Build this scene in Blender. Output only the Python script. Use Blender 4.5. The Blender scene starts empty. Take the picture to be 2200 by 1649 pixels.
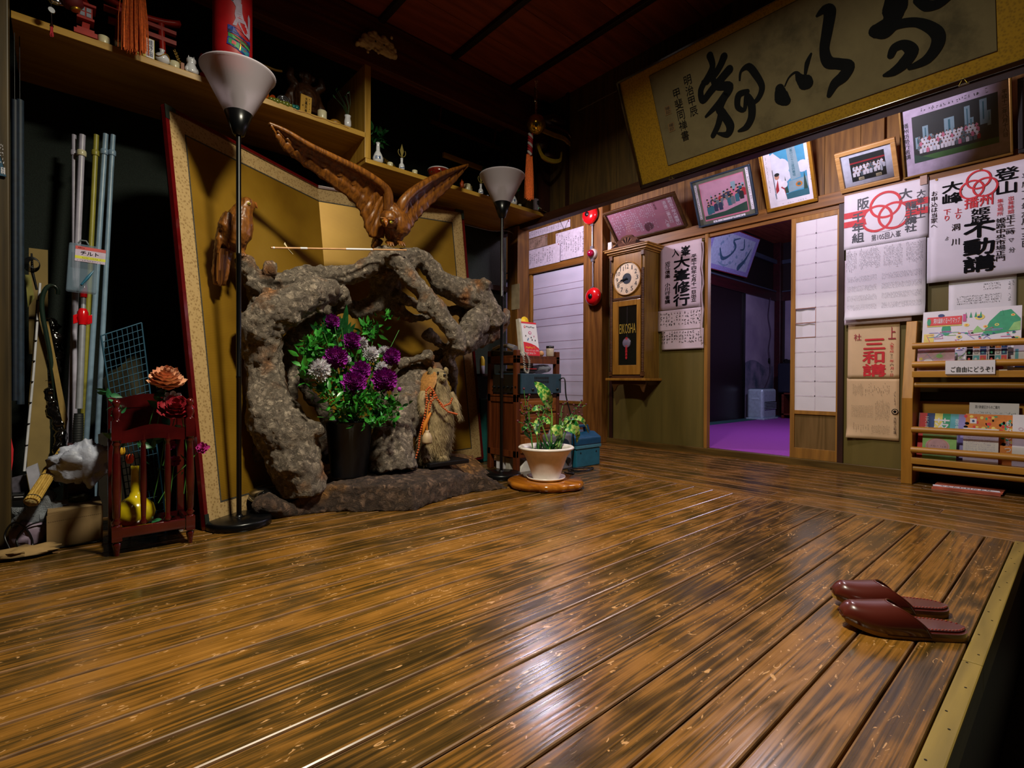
import bpy, bmesh, math, random
from mathutils import Vector, Matrix, noise
from math import pi, sin, cos, radians, sqrt, atan2
random.seed(7)
SC = bpy.context.scene
COL = SC.collection
# ---------------------------------------------------------------- camera
FPX = 1094.06; CAMZ = 0.6
_yaw, _pit, _rol = radians(48.44), radians(0.514), radians(0.212)
_f0 = Vector((-sin(_yaw), cos(_yaw), 0)); _r0 = Vector((cos(_yaw), sin(_yaw), 0)); _u0 = Vector((0, 0, 1))
_fw = cos(_pit)*_f0 - sin(_pit)*_u0; _uu = cos(_pit)*_u0 + sin(_pit)*_f0
_r = cos(_rol)*_r0 + sin(_rol)*_uu; _u = cos(_rol)*_uu - sin(_rol)*_r0
cd = bpy.data.cameras.new('camera'); cam = bpy.data.objects.new('camera', cd); COL.objects.link(cam)
cd.sensor_width = 36; cd.lens = 36*FPX/2200; cd.clip_start = 0.02; cd.clip_end = 60
cam.matrix_world = Matrix(((_r.x, _u.x, -_fw.x, 0), (_r.y, _u.y, -_fw.y, 0), (_r.z, _u.z, -_fw.z, CAMZ), (0, 0, 0, 1)))
SC.camera = cam
# ---------------------------------------------------------------- colour management and world
SC.view_settings.view_transform = 'Standard'; SC.view_settings.look = 'None'
SC.view_settings.gamma = 1; SC.view_settings.use_curve_mapping = False
SC.view_settings.exposure = 0.0
w = bpy.data.worlds.new('world'); SC.world = w; w.use_nodes = True
w.node_tree.nodes['Background'].inputs[0].default_value = (0.10, 0.16, 0.22, 1)
w.node_tree.nodes['Background'].inputs[1].default_value = 0.012
SC.cycles.max_bounces = 6; SC.cycles.diffuse_bounces = 3; SC.cycles.glossy_bounces = 3
SC.cycles.transmission_bounces = 5; SC.cycles.transparent_max_bounces = 8
SC.cycles.caustics_reflective = False; SC.cycles.caustics_refractive = False
SC.cycles.sample_clamp_indirect = 3.0
SC.cycles.use_denoising = True
def light(name, kind, loc, power, color, size=0.2, size_y=None, aim=None, spread=None):
    l = bpy.data.lights.new(name, kind); o = bpy.data.objects.new(name, l); COL.objects.link(o)
    o.location = loc; l.energy = power; l.color = color
    if kind == 'AREA':
        l.shape = 'RECTANGLE' if size_y else 'DISK'; l.size = size
        if size_y: l.size_y = size_y
        if spread: l.spread = spread
    else: l.shadow_soft_size = size
    if aim is not None: o.rotation_euler = (Vector(aim)-Vector(loc)).to_track_quat('-Z', 'Y').to_euler()
    return o
# lamp under the ceiling of the main room, two lamps in the hall behind the beam, one in the carpeted room
light('room_lamp', 'AREA', (-1.0, 0.80, 2.46), 74, (1.0, 0.92, 0.71), 0.26, spread=radians(164))
light('hall_lamp', 'POINT', (-3.12, 3.12, 2.10), 46, (0.97, 0.85, 1.0), 0.07)
light('hall_lamp', 'POINT', (-1.14, 2.98, 1.98), 44, (0.97, 0.87, 1.0), 0.07)
light('back_room_lamp', 'POINT', (-1.75, 5.5, 1.85), 62, (0.72, 0.66, 1.0), 0.12)

# ---------------------------------------------------------------- points from the photograph
def ray(x, y): return _r*((x-1100)/FPX) - _u*((y-824.5)/FPX) + _fw
CO = Vector((0, 0, CAMZ))
def atX(x, y, X): d = ray(x, y); return CO + d*(X/d.x)
def atY(x, y, Y): d = ray(x, y); return CO + d*(Y/d.y)
def atZ(x, y, Z=0.0): d = ray(x, y); return CO + d*((Z-CAMZ)/d.z)
def atD(x, y, D): return CO + ray(x, y)*D
def dep(p): return (Vector(p)-CO).dot(_fw)
# ---------------------------------------------------------------- objects and labels
def lin(c):
    if isinstance(c, str):
        c = c.lstrip('#'); c = [int(c[i:i+2], 16)/255 for i in (0, 2, 4)]
    return tuple((v/12.92 if v <= .04045 else ((v+.055)/1.055)**2.4) for v in c[:3]) + (1,)
def tag(o, label=None, cat=None, group=None, kind=None):
    if label: o['label'] = label
    if cat: o['category'] = cat
    if group: o['group'] = group
    if kind: o['kind'] = kind
    return o
def thing(name, label, cat, loc=(0, 0, 0), group=None):
    o = bpy.data.objects.new(name, None); COL.objects.link(o); o.location = loc
    o.empty_display_size = .05
    return tag(o, label, cat, group)
def dup(root, loc=None, rz=None, label=None, scale=None):
    r = root.copy(); COL.objects.link(r)
    if loc is not None: r.location = loc
    if rz is not None: r.rotation_euler = (0, 0, rz)
    if scale: r.scale = (scale,)*3
    if label: r['label'] = label
    for ch in list(root.children):
        c = ch.copy(); COL.objects.link(c); c.parent = r
        for g in ch.children:
            d = g.copy(); COL.objects.link(d); d.parent = c
    return r
def perp(d):
    d = d.normalized(); a = Vector((0, 0, 1)) if abs(d.z) < .9 else Vector((1, 0, 0))
    u = d.cross(a).normalized(); return u, d.cross(u).normalized()
class B:
    """collects shapes and links them as one mesh object"""
    def __init__(s): s.v = []; s.f = []; s.m = []; s.sm = []
    def add(s, vs, fs, mi=0, smooth=False):
        n = len(s.v); s.v += [tuple(p) for p in vs]
        for f in fs: s.f.append(tuple(i+n for i in f)); s.m.append(mi); s.sm.append(smooth)
        return s
    def box(s, a, b, mi=0):
        x0, y0, z0 = [min(a[i], b[i]) for i in range(3)]; x1, y1, z1 = [max(a[i], b[i]) for i in range(3)]
        return s.add([(x0,y0,z0),(x1,y0,z0),(x1,y1,z0),(x0,y1,z0),(x0,y0,z1),(x1,y0,z1),(x1,y1,z1),(x0,y1,z1)],
              [(0,3,2,1),(4,5,6,7),(0,1,5,4),(1,2,6,5),(2,3,7,6),(3,0,4,7)], mi)
    def obox(s, c, ax, ay, az, mi=0):
        """box from centre and three half vectors"""
        c, ax, ay, az = map(Vector, (c, ax, ay, az))
        vs = [c+i*ax+j*ay+k*az for k in (-1, 1) for j in (-1, 1) for i in (-1, 1)]
        return s.add(vs, [(0,2,3,1),(4,5,7,6),(0,1,5,4),(1,3,7,5),(3,2,6,7),(2,0,4,6)], mi)
    def bar(s, a, b, w, h, mi=0, up=(0, 0, 1)):
        a, b = Vector(a), Vector(b); d = b-a; up = Vector(up)
        if abs(d.normalized().dot(up)) > .98: up = Vector((1, 0, 0))
        x = d.cross(up).normalized(); y = x.cross(d).normalized()
        return s.obox((a+b)/2, d/2, x*(w/2), y*(h/2), mi)
    def tube(s, pts, rad, seg=8, mi=0, caps=True, smooth=True, sq=None):
        pts = [Vector(p) for p in pts]; n = len(pts)
        if not hasattr(rad, '__len__'): rad = [rad]*n
        d = (pts[1]-pts[0]); u, v = perp(d); vs = []
        for i, p in enumerate(pts):
            t = (pts[min(i+1, n-1)]-pts[max(i-1, 0)])
            if t.length < 1e-9: t = d
            t.normalize(); u = (u-t*u.dot(t))
            if u.length < 1e-6: u = perp(t)[0]
            u.normalize(); v = t.cross(u)
            for k in range(seg):
                a = 2*pi*k/seg; vs.append(p+(u*cos(a)+v*sin(a)*(sq or 1))*rad[i])
        fs = [(i*seg+k, i*seg+(k+1) % seg, (i+1)*seg+(k+1) % seg, (i+1)*seg+k) for i in range(n-1) for k in range(seg)]
        s.add(vs, fs, mi, smooth)
        if caps: s.add(vs[:seg], [tuple(range(seg-1, -1, -1))], mi); s.add(vs[-seg:], [tuple(range(seg))], mi)
        return s
    def lathe(s, prof, c=(0, 0, 0), seg=24, mi=0, axis=None, smooth=True, sx=1, sy=1):
        """prof: (radius, height) pairs; axis: direction of the height"""
        c = Vector(c); ax = Vector(axis).normalized() if axis else Vector((0, 0, 1))
        if axis: u, v = perp(ax)
        else: u, v = Vector((1, 0, 0)), Vector((0, 1, 0))
        vs = []
        for r, h in prof:
            for k in range(seg):
                a = 2*pi*k/seg; vs.append(c+ax*h+u*(cos(a)*r*sx)+v*(sin(a)*r*sy))
        fs = [(i*seg+k, i*seg+(k+1) % seg, (i+1)*seg+(k+1) % seg, (i+1)*seg+k) for i in range(len(prof)-1) for k in range(seg)]
        s.add(vs, fs, mi, smooth)
        if prof[0][0] > 1e-4: s.add(vs[:seg], [tuple(range(seg-1, -1, -1))], mi)
        if prof[-1][0] > 1e-4: s.add(vs[-seg:], [tuple(range(seg))], mi)
        return s
    def ball(s, c, r, seg=12, mi=0, rot=None):
        if not hasattr(r, '__len__'): r = (r, r, r)
        c = Vector(c); vs = []; rings = max(4, seg//2); M = rot or Matrix.Identity(3)
        for i in range(rings+1):
            t = pi*i/rings
            for k in range(seg):
                a = 2*pi*k/seg
                vs.append(c+M @ Vector((sin(t)*cos(a)*r[0], sin(t)*sin(a)*r[1], cos(t)*r[2])))
        fs = [(i*seg+k, (i+1)*seg+k, (i+1)*seg+(k+1) % seg, i*seg+(k+1) % seg) for i in range(rings) for k in range(seg)]
        return s.add(vs, fs, mi, True)
    def grid(s, fn, nu, nv, mi=0, smooth=True):
        vs = [fn(i/nu, j/nv) for j in range(nv+1) for i in range(nu+1)]
        return s.add(vs, [(j*(nu+1)+i, j*(nu+1)+i+1, (j+1)*(nu+1)+i+1, (j+1)*(nu+1)+i) for j in range(nv) for i in range(nu)], mi, smooth)
    def prism(s, pts, off, mi=0):
        """polygon extruded by a vector"""
        pts = [Vector(p) for p in pts]; off = Vector(off); n = len(pts)
        return s.add(pts+[p+off for p in pts], [tuple(range(n-1, -1, -1)), tuple(range(n, 2*n))]+[(i, (i+1) % n, n+(i+1) % n, n+i) for i in range(n)], mi)
    def done(s, name, mats, parent=None, bevel=0, remesh=0, solid=0, subd=0, disp=None, merge=False):
        me = bpy.data.meshes.new(name); me.from_pydata(s.v, [], s.f)
        if not isinstance(mats, (list, tuple)): mats = [mats]
        for m in mats: me.materials.append(m)
        me.polygons.foreach_set('material_index', s.m); me.polygons.foreach_set('use_smooth', s.sm)
        bm = bmesh.new(); bm.from_mesh(me)
        if merge: bmesh.ops.remove_doubles(bm, verts=bm.verts, dist=1e-5)
        bmesh.ops.recalc_face_normals(bm, faces=bm.faces); bm.to_mesh(me); bm.free()
        o = bpy.data.objects.new(name, me); COL.objects.link(o)
        if parent is not None:
            o.parent = parent
            L = Matrix.Translation(-Vector(parent.location)) if parent.type == 'EMPTY' else Matrix.Identity(4)
            if parent.type != 'EMPTY' or parent.get('local'): L = Matrix.Identity(4)
            o.matrix_parent_inverse = L
        if solid: q = o.modifiers.new('solid', 'SOLIDIFY'); q.thickness = solid; q.offset = 0
        if bevel: q = o.modifiers.new('bevel', 'BEVEL'); q.width = bevel; q.segments = 2; q.limit_method = 'ANGLE'; q.angle_limit = radians(40)
        if remesh: q = o.modifiers.new('remesh', 'REMESH'); q.mode = 'VOXEL'; q.voxel_size = remesh; q.use_smooth_shade = True
        if subd: q = o.modifiers.new('sub', 'SUBSURF'); q.levels = subd; q.render_levels = subd
        for k, (ty, sc, st) in enumerate(disp or []):
            tx = bpy.data.textures.new(name+'_relief', ty); tx.noise_scale = sc
            if ty == 'CLOUDS': tx.noise_depth = 3
            q = o.modifiers.new('relief', 'DISPLACE'); q.texture = tx; q.strength = st; q.mid_level = .5; q.texture_coords = 'LOCAL'
        return o
def struct(name, b, m, bevel=0, kind='structure'):
    return tag(b.done(name, m, bevel=bevel), kind=kind)
# flat artwork on a plane
class Pl:
    def __init__(s, O, U, V): s.O = Vector(O); s.U = Vector(U).normalized(); s.V = Vector(V).normalized(); s.N = s.U.cross(s.V).normalized()
    def __call__(s, u, v, w=0): return s.O+s.U*u+s.V*v+s.N*w
_tc = {}
def glyphs(txt, bold=0.0, vert=True):
    k = (txt, bold, vert)
    if k not in _tc:
        c = bpy.data.curves.new('t', 'FONT'); c.body = '\n'.join(txt) if vert else txt
        c.align_x = 'CENTER'; c.size = 1; c.offset = bold; c.space_line = 1.0; c.resolution_u = 2
        o = bpy.data.objects.new('t', c); COL.objects.link(o)
        dg = bpy.context.evaluated_depsgraph_get(); me = bpy.data.meshes.new_from_object(o.evaluated_get(dg))
        vs = [v.co.copy() for v in me.vertices]; fs = [tuple(p.vertices) for p in me.polygons]
        bpy.data.objects.remove(o); bpy.data.curves.remove(c); bpy.data.meshes.remove(me)
        if vs:
            x0 = min(v.x for v in vs); x1 = max(v.x for v in vs); y0 = min(v.y for v in vs); y1 = max(v.y for v in vs)
            vs = [((v.x-x0)/(x1-x0+1e-9), (v.y-y0)/(y1-y0+1e-9)) for v in vs]
        _tc[k] = (vs, fs)
    return _tc[k]
class Art(B):
    def __init__(s, pl, base=.0006): super().__init__(); s.p = pl; s.b = base; s.l = 0
    def _w(s, l): return s.b+.0004*l
    def rect(s, u0, v0, u1, v1, mi, l=0): return s.poly([(u0, v0), (u1, v0), (u1, v1), (u0, v1)], mi, l)
    def poly(s, pts, mi, l=0): return s.add([s.p(u, v, s._w(l)) for u, v in pts], [tuple(range(len(pts)))], mi)
    def ell(s, u, v, a, b, mi, l=0, n=14): return s.poly([(u+a*cos(2*pi*k/n), v+b*sin(2*pi*k/n)) for k in range(n)], mi, l)
    def ring(s, u, v, a, t, mi, l=0, n=36):
        vs = [s.p(u+r*cos(2*pi*k/n), v+r*sin(2*pi*k/n), s._w(l)) for r in (a-t/2, a+t/2) for k in range(n)]
        return s.add(vs, [(k, (k+1) % n, n+(k+1) % n, n+k) for k in range(n)], mi)
    def line(s, pts, ws, mi, l=0):
        if not hasattr(ws, '__len__'): ws = [ws]*len(pts)
        vs = []; n = len(pts)
        for i, (u, v) in enumerate(pts):
            a = pts[max(0, i-1)]; b = pts[min(n-1, i+1)]; dx, dy = b[0]-a[0], b[1]-a[1]; L = sqrt(dx*dx+dy*dy) or 1
            nx, ny = -dy/L*ws[i]/2, dx/L*ws[i]/2
            vs += [s.p(u+nx, v+ny, s._w(l)), s.p(u-nx, v-ny, s._w(l))]
        return s.add(vs, [(2*i, 2*i+1, 2*i+3, 2*i+2) for i in range(n-1)], mi)
    def brush(s, pts, ws, mi, l=0):
        """smooth brush stroke with round ends"""
        P = []; W = []; n = len(pts)
        for i in range(n-1):
            p0 = pts[max(0, i-1)]; p1 = pts[i]; p2 = pts[i+1]; p3 = pts[min(n-1, i+2)]
            for k in range(6):
                t = k/6; q = []
                for c in (0, 1): q.append(.5*((2*p1[c])+(-p0[c]+p2[c])*t+(2*p0[c]-5*p1[c]+4*p2[c]-p3[c])*t*t+(-p0[c]+3*p1[c]-3*p2[c]+p3[c])*t**3))
                P.append(tuple(q)); W.append(ws[i]*(1-t)+ws[i+1]*t)
        P.append(pts[-1]); W.append(ws[-1])
        s.line(P, W, mi, l); s.ell(*P[0], W[0]/2, W[0]/2, mi, l+.2); s.ell(*P[-1], W[-1]/2, W[-1]/2, mi, l+.4)
        for i in range(3, len(P)-1, 3): s.ell(*P[i], W[i]/2, W[i]/2, mi, l+.1+.01*(i % 17))
    def text(s, txt, u0, v0, u1, v1, mi, l=1, bold=0.0, vert=True, skew=0):
        vs, fs = glyphs(txt, 0, vert)
        e = min(bold, .045)*.8*min(abs(u1-u0)/(1 if vert else len(txt)), abs(v1-v0)/(len(txt) if vert else 1))
        # heavier lettering: the same characters drawn a few times, slightly shifted
        for j, (dx, dy) in enumerate(((0, 0), (1, .2), (-1, -.2), (.2, -1), (-.2, 1)) if e > 0 else ((0, 0),)):
            s.add([s.p(u0+(u1-u0)*a+dx*e, v0+(v1-v0)*b+skew*a+dy*e, s._w(l+.05*j)) for a, b in vs], fs, mi)
        return s
    def print(s, u0, v0, u1, v1, cols, rows, mi, l=1, gap=.25, seed=1, fill=.9, th=.12):
        """rows and columns of tiny illegible ink strokes"""
        R = random.Random(seed); cw = (u1-u0)/cols; ch = (v1-v0)/rows
        for i in range(cols):
            top = R.random()*gap*rows; bot = R.random()*gap*rows*.8
            for j in range(rows):
                if j < bot or j > rows-top or R.random() > fill: continue
                a = u0+cw*(i+.18); b = u0+cw*(i+.82); c = v0+ch*(j+.12); d = v0+ch*(j+.88); t = min(cw, ch)*th
                for k in range(R.choice((2, 3, 3))):
                    if R.random() < .55:
                        y = R.uniform(c, d); s.line([(R.uniform(a, (a+b)/2), y), (R.uniform((a+b)/2, b), y+R.uniform(-.1, .1)*ch)], t, mi, l)
                    else:
                        x = R.uniform(a, b); s.line([(x, R.uniform(c, (c+d)/2)), (x+R.uniform(-.2, .2)*cw, R.uniform((c+d)/2, d))], t, mi, l)
        return s
# ---------------------------------------------------------------- materials
MM = {}
class NT:
    def __init__(s, m): s.t = m.node_tree; s.b = s.t.nodes['Principled BSDF']; s.out = s.t.nodes['Material Output']
    def n(s, ty, **k):
        q = s.t.nodes.new(ty)
        for a, v in k.items():
            if a.startswith('i_'): q.inputs[int(a[2:])].default_value = v
            else: setattr(q, a, v)
        return q
    def l(s, a, b): s.t.links.new(a, b)
    def ramp(s, fac, stops):
        r = s.n('ShaderNodeValToRGB'); e = r.color_ramp.elements
        while len(e) < len(stops): e.new(.5)
        for k, (p, c) in enumerate(stops): e[k].position = p; e[k].color = c
        s.l(fac, r.inputs[0]); return r.outputs[0]
    def math(s, op, a, b=None):
        q = s.n('ShaderNodeMath', operation=op)
        for i, x in enumerate((a, b)):
            if x is None: continue
            if isinstance(x, (int, float)): q.inputs[i].default_value = x
            else: s.l(x, q.inputs[i])
        return q.outputs[0]
    def bump(s, h, st, dist=.01, to=None):
        b = s.n('ShaderNodeBump'); b.inputs['Strength'].default_value = st; b.inputs['Distance'].default_value = dist
        s.l(h, b.inputs['Height']); s.l(b.outputs[0], s.b.inputs['Normal']); return b
def newmat(name, rough=.5, metal=0.0, spec=.5):
    m = bpy.data.materials.new(name); m.use_nodes = True; t = NT(m)
    t.b.inputs['Roughness'].default_value = rough; t.b.inputs['Metallic'].default_value = metal
    t.b.inputs['Specular IOR Level'].default_value = spec
    MM[name] = m; return m, t
def mat(name, c, rough=.5, metal=0.0, var=.12, scale=30, bump=.0, spec=.5, coat=0, trans=0, emit=0, sheen=0, alpha=1, c2=None, sss=0):
    """paint-like material with a little procedural variation"""
    m, t = newmat(name, rough, metal, spec); c = lin(c)
    tc = t.n('ShaderNodeTexCoord'); nz = t.n('ShaderNodeTexNoise'); nz.inputs['Scale'].default_value = scale; nz.inputs['Detail'].default_value = 4
    t.l(tc.outputs['Object'], nz.inputs['Vector'])
    a = tuple(max(0, v*(1-var)) for v in c[:3])+(1,); b = lin(c2) if c2 else tuple(min(1, v*(1+var)) for v in c[:3])+(1,)
    col = t.ramp(nz.outputs[0], [(.32, a), (.68, b)]); t.l(col, t.b.inputs['Base Color'])
    if bump: t.bump(nz.outputs[0], bump)
    if coat: t.b.inputs['Coat Weight'].default_value = coat; t.b.inputs['Coat Roughness'].default_value = .08
    if trans: t.b.inputs['Transmission Weight'].default_value = trans
    if alpha < 1: t.b.inputs['Alpha'].default_value = alpha
    if sss: t.b.inputs['Subsurface Weight'].default_value = sss
    if emit: t.b.inputs['Emission Color'].default_value = c; t.b.inputs['Emission Strength'].default_value = emit
    return m
def wood(name, c1, c2, axis='z', scale=1.0, rough=.45, ring=7, bump=.15, fine=1.0, spec=.4, coat=0):
    """grain drawn as warped contour lines running along one axis"""
    m, t = newmat(name, rough, 0, spec); tc = t.n('ShaderNodeTexCoord'); mp = t.n('ShaderNodeMapping')
    s = {'x': (.5, 6, 6), 'y': (6, .5, 6), 'z': (6, 6, .5)}[axis]
    mp.inputs['Scale'].default_value = tuple(v*scale for v in s)
    rnd = t.n('ShaderNodeNewGeometry'); cmb = t.n('ShaderNodeCombineXYZ'); k = t.math('MULTIPLY', rnd.outputs['Random Per Island'], 37.0)
    for i in range(3): t.l(k, cmb.inputs[i])
    t.l(cmb.outputs[0], mp.inputs['Location']); t.l(tc.outputs['Object'], mp.inputs['Vector'])
    n1 = t.n('ShaderNodeTexNoise'); n1.inputs['Scale'].default_value = 1.0; n1.inputs['Detail'].default_value = 1.5; n1.inputs['Roughness'].default_value = .4
    t.l(mp.outputs[0], n1.inputs['Vector'])
    rg = t.math('PINGPONG', t.math('MULTIPLY', n1.outputs[0], ring*2.0), 1.0)
    mp2 = t.n('ShaderNodeMapping'); mp2.inputs['Scale'].default_value = tuple(v*9*scale for v in s); t.l(tc.outputs['Object'], mp2.inputs['Vector'])
    n2 = t.n('ShaderNodeTexNoise'); n2.inputs['Scale'].default_value = 1.0; n2.inputs['Detail'].default_value = 3; t.l(mp2.outputs[0], n2.inputs['Vector'])
    mx = t.math('ADD', t.math('MULTIPLY', rg, .36), t.math('MULTIPLY', n2.outputs[0], .62*fine))
    isl = t.math('MULTIPLY', t.math('SUBTRACT', rnd.outputs['Random Per Island'], .5), .28)
    col = t.ramp(t.math('ADD', mx, isl), [(.15, lin(c1)), (.85, lin(c2))]); t.l(col, t.b.inputs['Base Color'])
    if bump: t.bump(mx, bump, .003)
    if coat: t.b.inputs['Coat Weight'].default_value = coat; t.b.inputs['Coat Roughness'].default_value = .12
    return m
def _px(s, x, y):
    d = ray(x, y); t = (s.O-CO).dot(s.N)/d.dot(s.N); p = CO+d*t-s.O
    return (p.dot(s.U), p.dot(s.V))
Pl.px = _px
def _q(s, pts): return [s.p.px(*q) for q in pts]
def _tpx(s, txt, x0, y0, x1, y1, mi, l=1, bold=0.0, vert=True):
    xm, ym = (x0+x1)/2, (y0+y1)/2
    return s.text(txt, s.p.px(x0, ym)[0], s.p.px(xm, y1)[1], s.p.px(x1, ym)[0], s.p.px(xm, y0)[1], mi, l, bold, vert)
def _prpx(s, x0, y0, x1, y1, cols, rows, mi, **k):
    xm, ym = (x0+x1)/2, (y0+y1)/2
    return s.print(s.p.px(x0, ym)[0], s.p.px(xm, y1)[1], s.p.px(x1, ym)[0], s.p.px(xm, y0)[1], cols, rows, mi, **k)
def _bpx(s, pts, ws, mi, l=0, off=(0, 0), sc=1):
    """brush stroke traced from the photograph; widths in photograph pixels"""
    P = [(off[0]+x*sc, off[1]+y*sc) for x, y in pts]; c = s.p.px(*P[len(P)//2]); k = dep(s.p(*c))/FPX*sc
    s.brush(s.q(P), [w*k for w in ws], mi, l)
Art.q = _q; Art.tpx = _tpx; Art.prpx = _prpx; Art.bpx = _bpx
M_INK = mat('black_ink', '#090b0e', .85, spec=.15)
M_RED = mat('red_ink', '#c8202c', .6)
M_BLK = mat('black_plastic', '#0c0d10', .35)
M_BLKM = mat('black_metal', '#090a0c', .28, .3)
M_CHROME = mat('chrome', '#b8bcc4', .15, 1)
M_BRASS = mat('brass', '#c9a02c', .16, .85, var=.05)
M_GOLD = mat('gold_leaf', '#b58a2a', .35, .8)
M_GLASS = mat('clear_glass', '#e8f0f0', .03, trans=1)
M_PORC = mat('white_porcelain', '#d6d8e0', .15, coat=.5)
M_CREAM = mat('cream_ceramic', '#c9c2a0', .3)
M_TAPE = mat('brown_tape', '#a98a78', .5)
# ================================================================ materials of the room
W_POST = wood('post_wood', '#5a3612', '#96642a', 'z', 1.2, .5)
W_BEAM = wood('beam_wood', '#2a140c', '#4e2c18', 'x', 1.2, .45)
W_BEAMY = wood('beam_wood_left', '#3c1a0e', '#6e3518', 'y', 1.2, .5)
W_LINT = wood('lintel_wood', '#5c3a14', '#96642a', 'x', 1.2, .5)
W_PLANK = wood('wall_plank_wood', '#4e3216', '#85602e', 'z', 1.6, .55)
W_UP = wood('upper_plank_wood', '#2e2412', '#57421f', 'z', 1.6, .6)
W_CEIL = wood('ceiling_wood', '#5c241a', '#8f4630', 'y', 1.2, .6)
W_BAT = wood('batten_wood', '#140806', '#241009', 'x', 1.5, .5)
W_SHELF = wood('shelf_wood', '#a27a2c', '#cfa348', 'y', 1.6, .4, ring=5)
W_SHELFZ = wood('shelf_wood_upright', '#a27a2c', '#cfa348', 'z', 1.6, .4, ring=5)
W_RACK = wood('rack_wood', '#8a5c1c', '#b9822f', 'z', 1.2, .38, ring=4)
W_RACKX = wood('rack_rod_wood', '#8f6220', '#c28c36', 'x', 1.0, .38, ring=3)
W_SILL = wood('sill_wood', '#453414', '#6e5526', 'x', 1.4, .4)
W_PANEL = wood('plywood_panel', '#5b5024', '#73642f', 'z', .9, .5, ring=3, bump=.05, fine=.6)
W_SHOJI = wood('shoji_frame_wood', '#7d5622', '#a9772f', 'z', 1.4, .5)
W_HIP = wood('shoji_hip_board', '#5b4520', '#80633a', 'z', 1.1, .45, ring=9)
W_EDGE = wood('edge_board_wood', '#66562a', '#8d7638', 'y', 1.2, .45)
W_DARK = wood('dark_post_wood', '#1c0d08', '#38180e', 'z', 1.2, .5)
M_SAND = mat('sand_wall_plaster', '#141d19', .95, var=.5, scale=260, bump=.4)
M_GRND = mat('entry_floor_concrete', '#4a4c44', .9, var=.2, scale=60, bump=.2)
M_WHITE = mat('white_paper', '#dddbe4', .8, var=.03, scale=12)
M_SHOJIP = mat('shoji_paper', '#dcd9e2', .85, var=.02, scale=9)
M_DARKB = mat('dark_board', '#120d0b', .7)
def floor_mat(name, axis):
    m, t = newmat(name, .26, 0, .5)
    tc = t.n('ShaderNodeTexCoord'); geo = t.n('ShaderNodeNewGeometry')
    k = t.math('MULTIPLY', geo.outputs['Random Per Island'], 53.0); cmb = t.n('ShaderNodeCombineXYZ')
    for i in range(3): t.l(k, cmb.inputs[i])
    mp = t.n('ShaderNodeMapping'); s = (13, .95, 1) if axis == 'y' else (.95, 13, 1); mp.inputs['Scale'].default_value = s
    t.l(tc.outputs['Object'], mp.inputs['Vector']); t.l(cmb.outputs[0], mp.inputs['Location'])
    n1 = t.n('ShaderNodeTexNoise'); n1.inputs['Scale'].default_value = 1.0; n1.inputs['Detail'].default_value = 2.2; n1.inputs['Roughness'].default_value = .42
    t.l(mp.outputs[0], n1.inputs['Vector'])
    ring = t.math('PINGPONG', t.math('MULTIPLY', n1.outputs[0], 20.0), 1.0)
    mp2 = t.n('ShaderNodeMapping'); mp2.inputs['Scale'].default_value = tuple((v*16 if v > 5 else v*2.4) for v in s[:2])+(1,)
    t.l(tc.outputs['Object'], mp2.inputs['Vector']); n2 = t.n('ShaderNodeTexNoise'); n2.inputs['Scale'].default_value = 1.0; n2.inputs['Detail'].default_value = 3
    t.l(mp2.outputs[0], n2.inputs['Vector'])
    n3 = t.n('ShaderNodeTexNoise'); n3.inputs['Scale'].default_value = 5.5; n3.inputs['Detail'].default_value = 4; t.l(tc.outputs['Object'], n3.inputs['Vector'])
    f = t.math('ADD', t.math('MULTIPLY', ring, .20), t.math('MULTIPLY', n2.outputs[0], .60))
    f = t.math('ADD', f, t.math('MULTIPLY', t.math('SUBTRACT', n3.outputs[0], .5), .55))
    f = t.math('ADD', f, t.math('MULTIPLY', t.math('SUBTRACT', geo.outputs['Random Per Island'], .5), .22))
    col = t.ramp(f, [(.14, lin('#2a200e')), (.34, lin('#4d3716')), (.47, lin('#7a521e')), (.72, lin('#976729'))])
    # pale scratches
    n4 = t.n('ShaderNodeTexNoise'); n4.inputs['Scale'].default_value = 46; n4.inputs['Detail'].default_value = 5; n4.inputs['Distortion'].default_value = 1.8
    mp4 = t.n('ShaderNodeMapping'); mp4.inputs['Scale'].default_value = (.5, 1.3, 1) if axis == 'x' else (1.3, .5, 1)
    t.l(tc.outputs['Object'], mp4.inputs['Vector']); t.l(mp4.outputs[0], n4.inputs['Vector'])
    sc = t.ramp(t.math('ADD', n4.outputs[0], t.math('MULTIPLY', n3.outputs[0], .28)), [(.80, (0,0,0,1)), (.84, (1,1,1,1))])
    mx = t.n('ShaderNodeMix', data_type='RGBA'); t.l(sc, mx.inputs['Factor']); t.l(col, mx.inputs[6]); mx.inputs[7].default_value = lin('#b98c5c')
    t.l(mx.outputs[2], t.b.inputs['Base Color'])
    rf = t.ramp(t.math('ADD', t.math('MULTIPLY', n3.outputs[0], .7), t.math('MULTIPLY', ring, .2)), [(.2, (.13,)*3+(1,)), (.7, (.31,)*3+(1,))])
    t.l(rf, t.b.inputs['Roughness'])
    h = t.math('ADD', f, t.math('MULTIPLY', n1.outputs[0], 1.5)); t.bump(h, .22, .002)
    return m
F_MAIN = floor_mat('floor_boards_main', 'y'); F_HALL = floor_mat('floor_boards_hall', 'x')
M_GAP = mat('board_gap', '#0a0806', .9)
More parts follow.
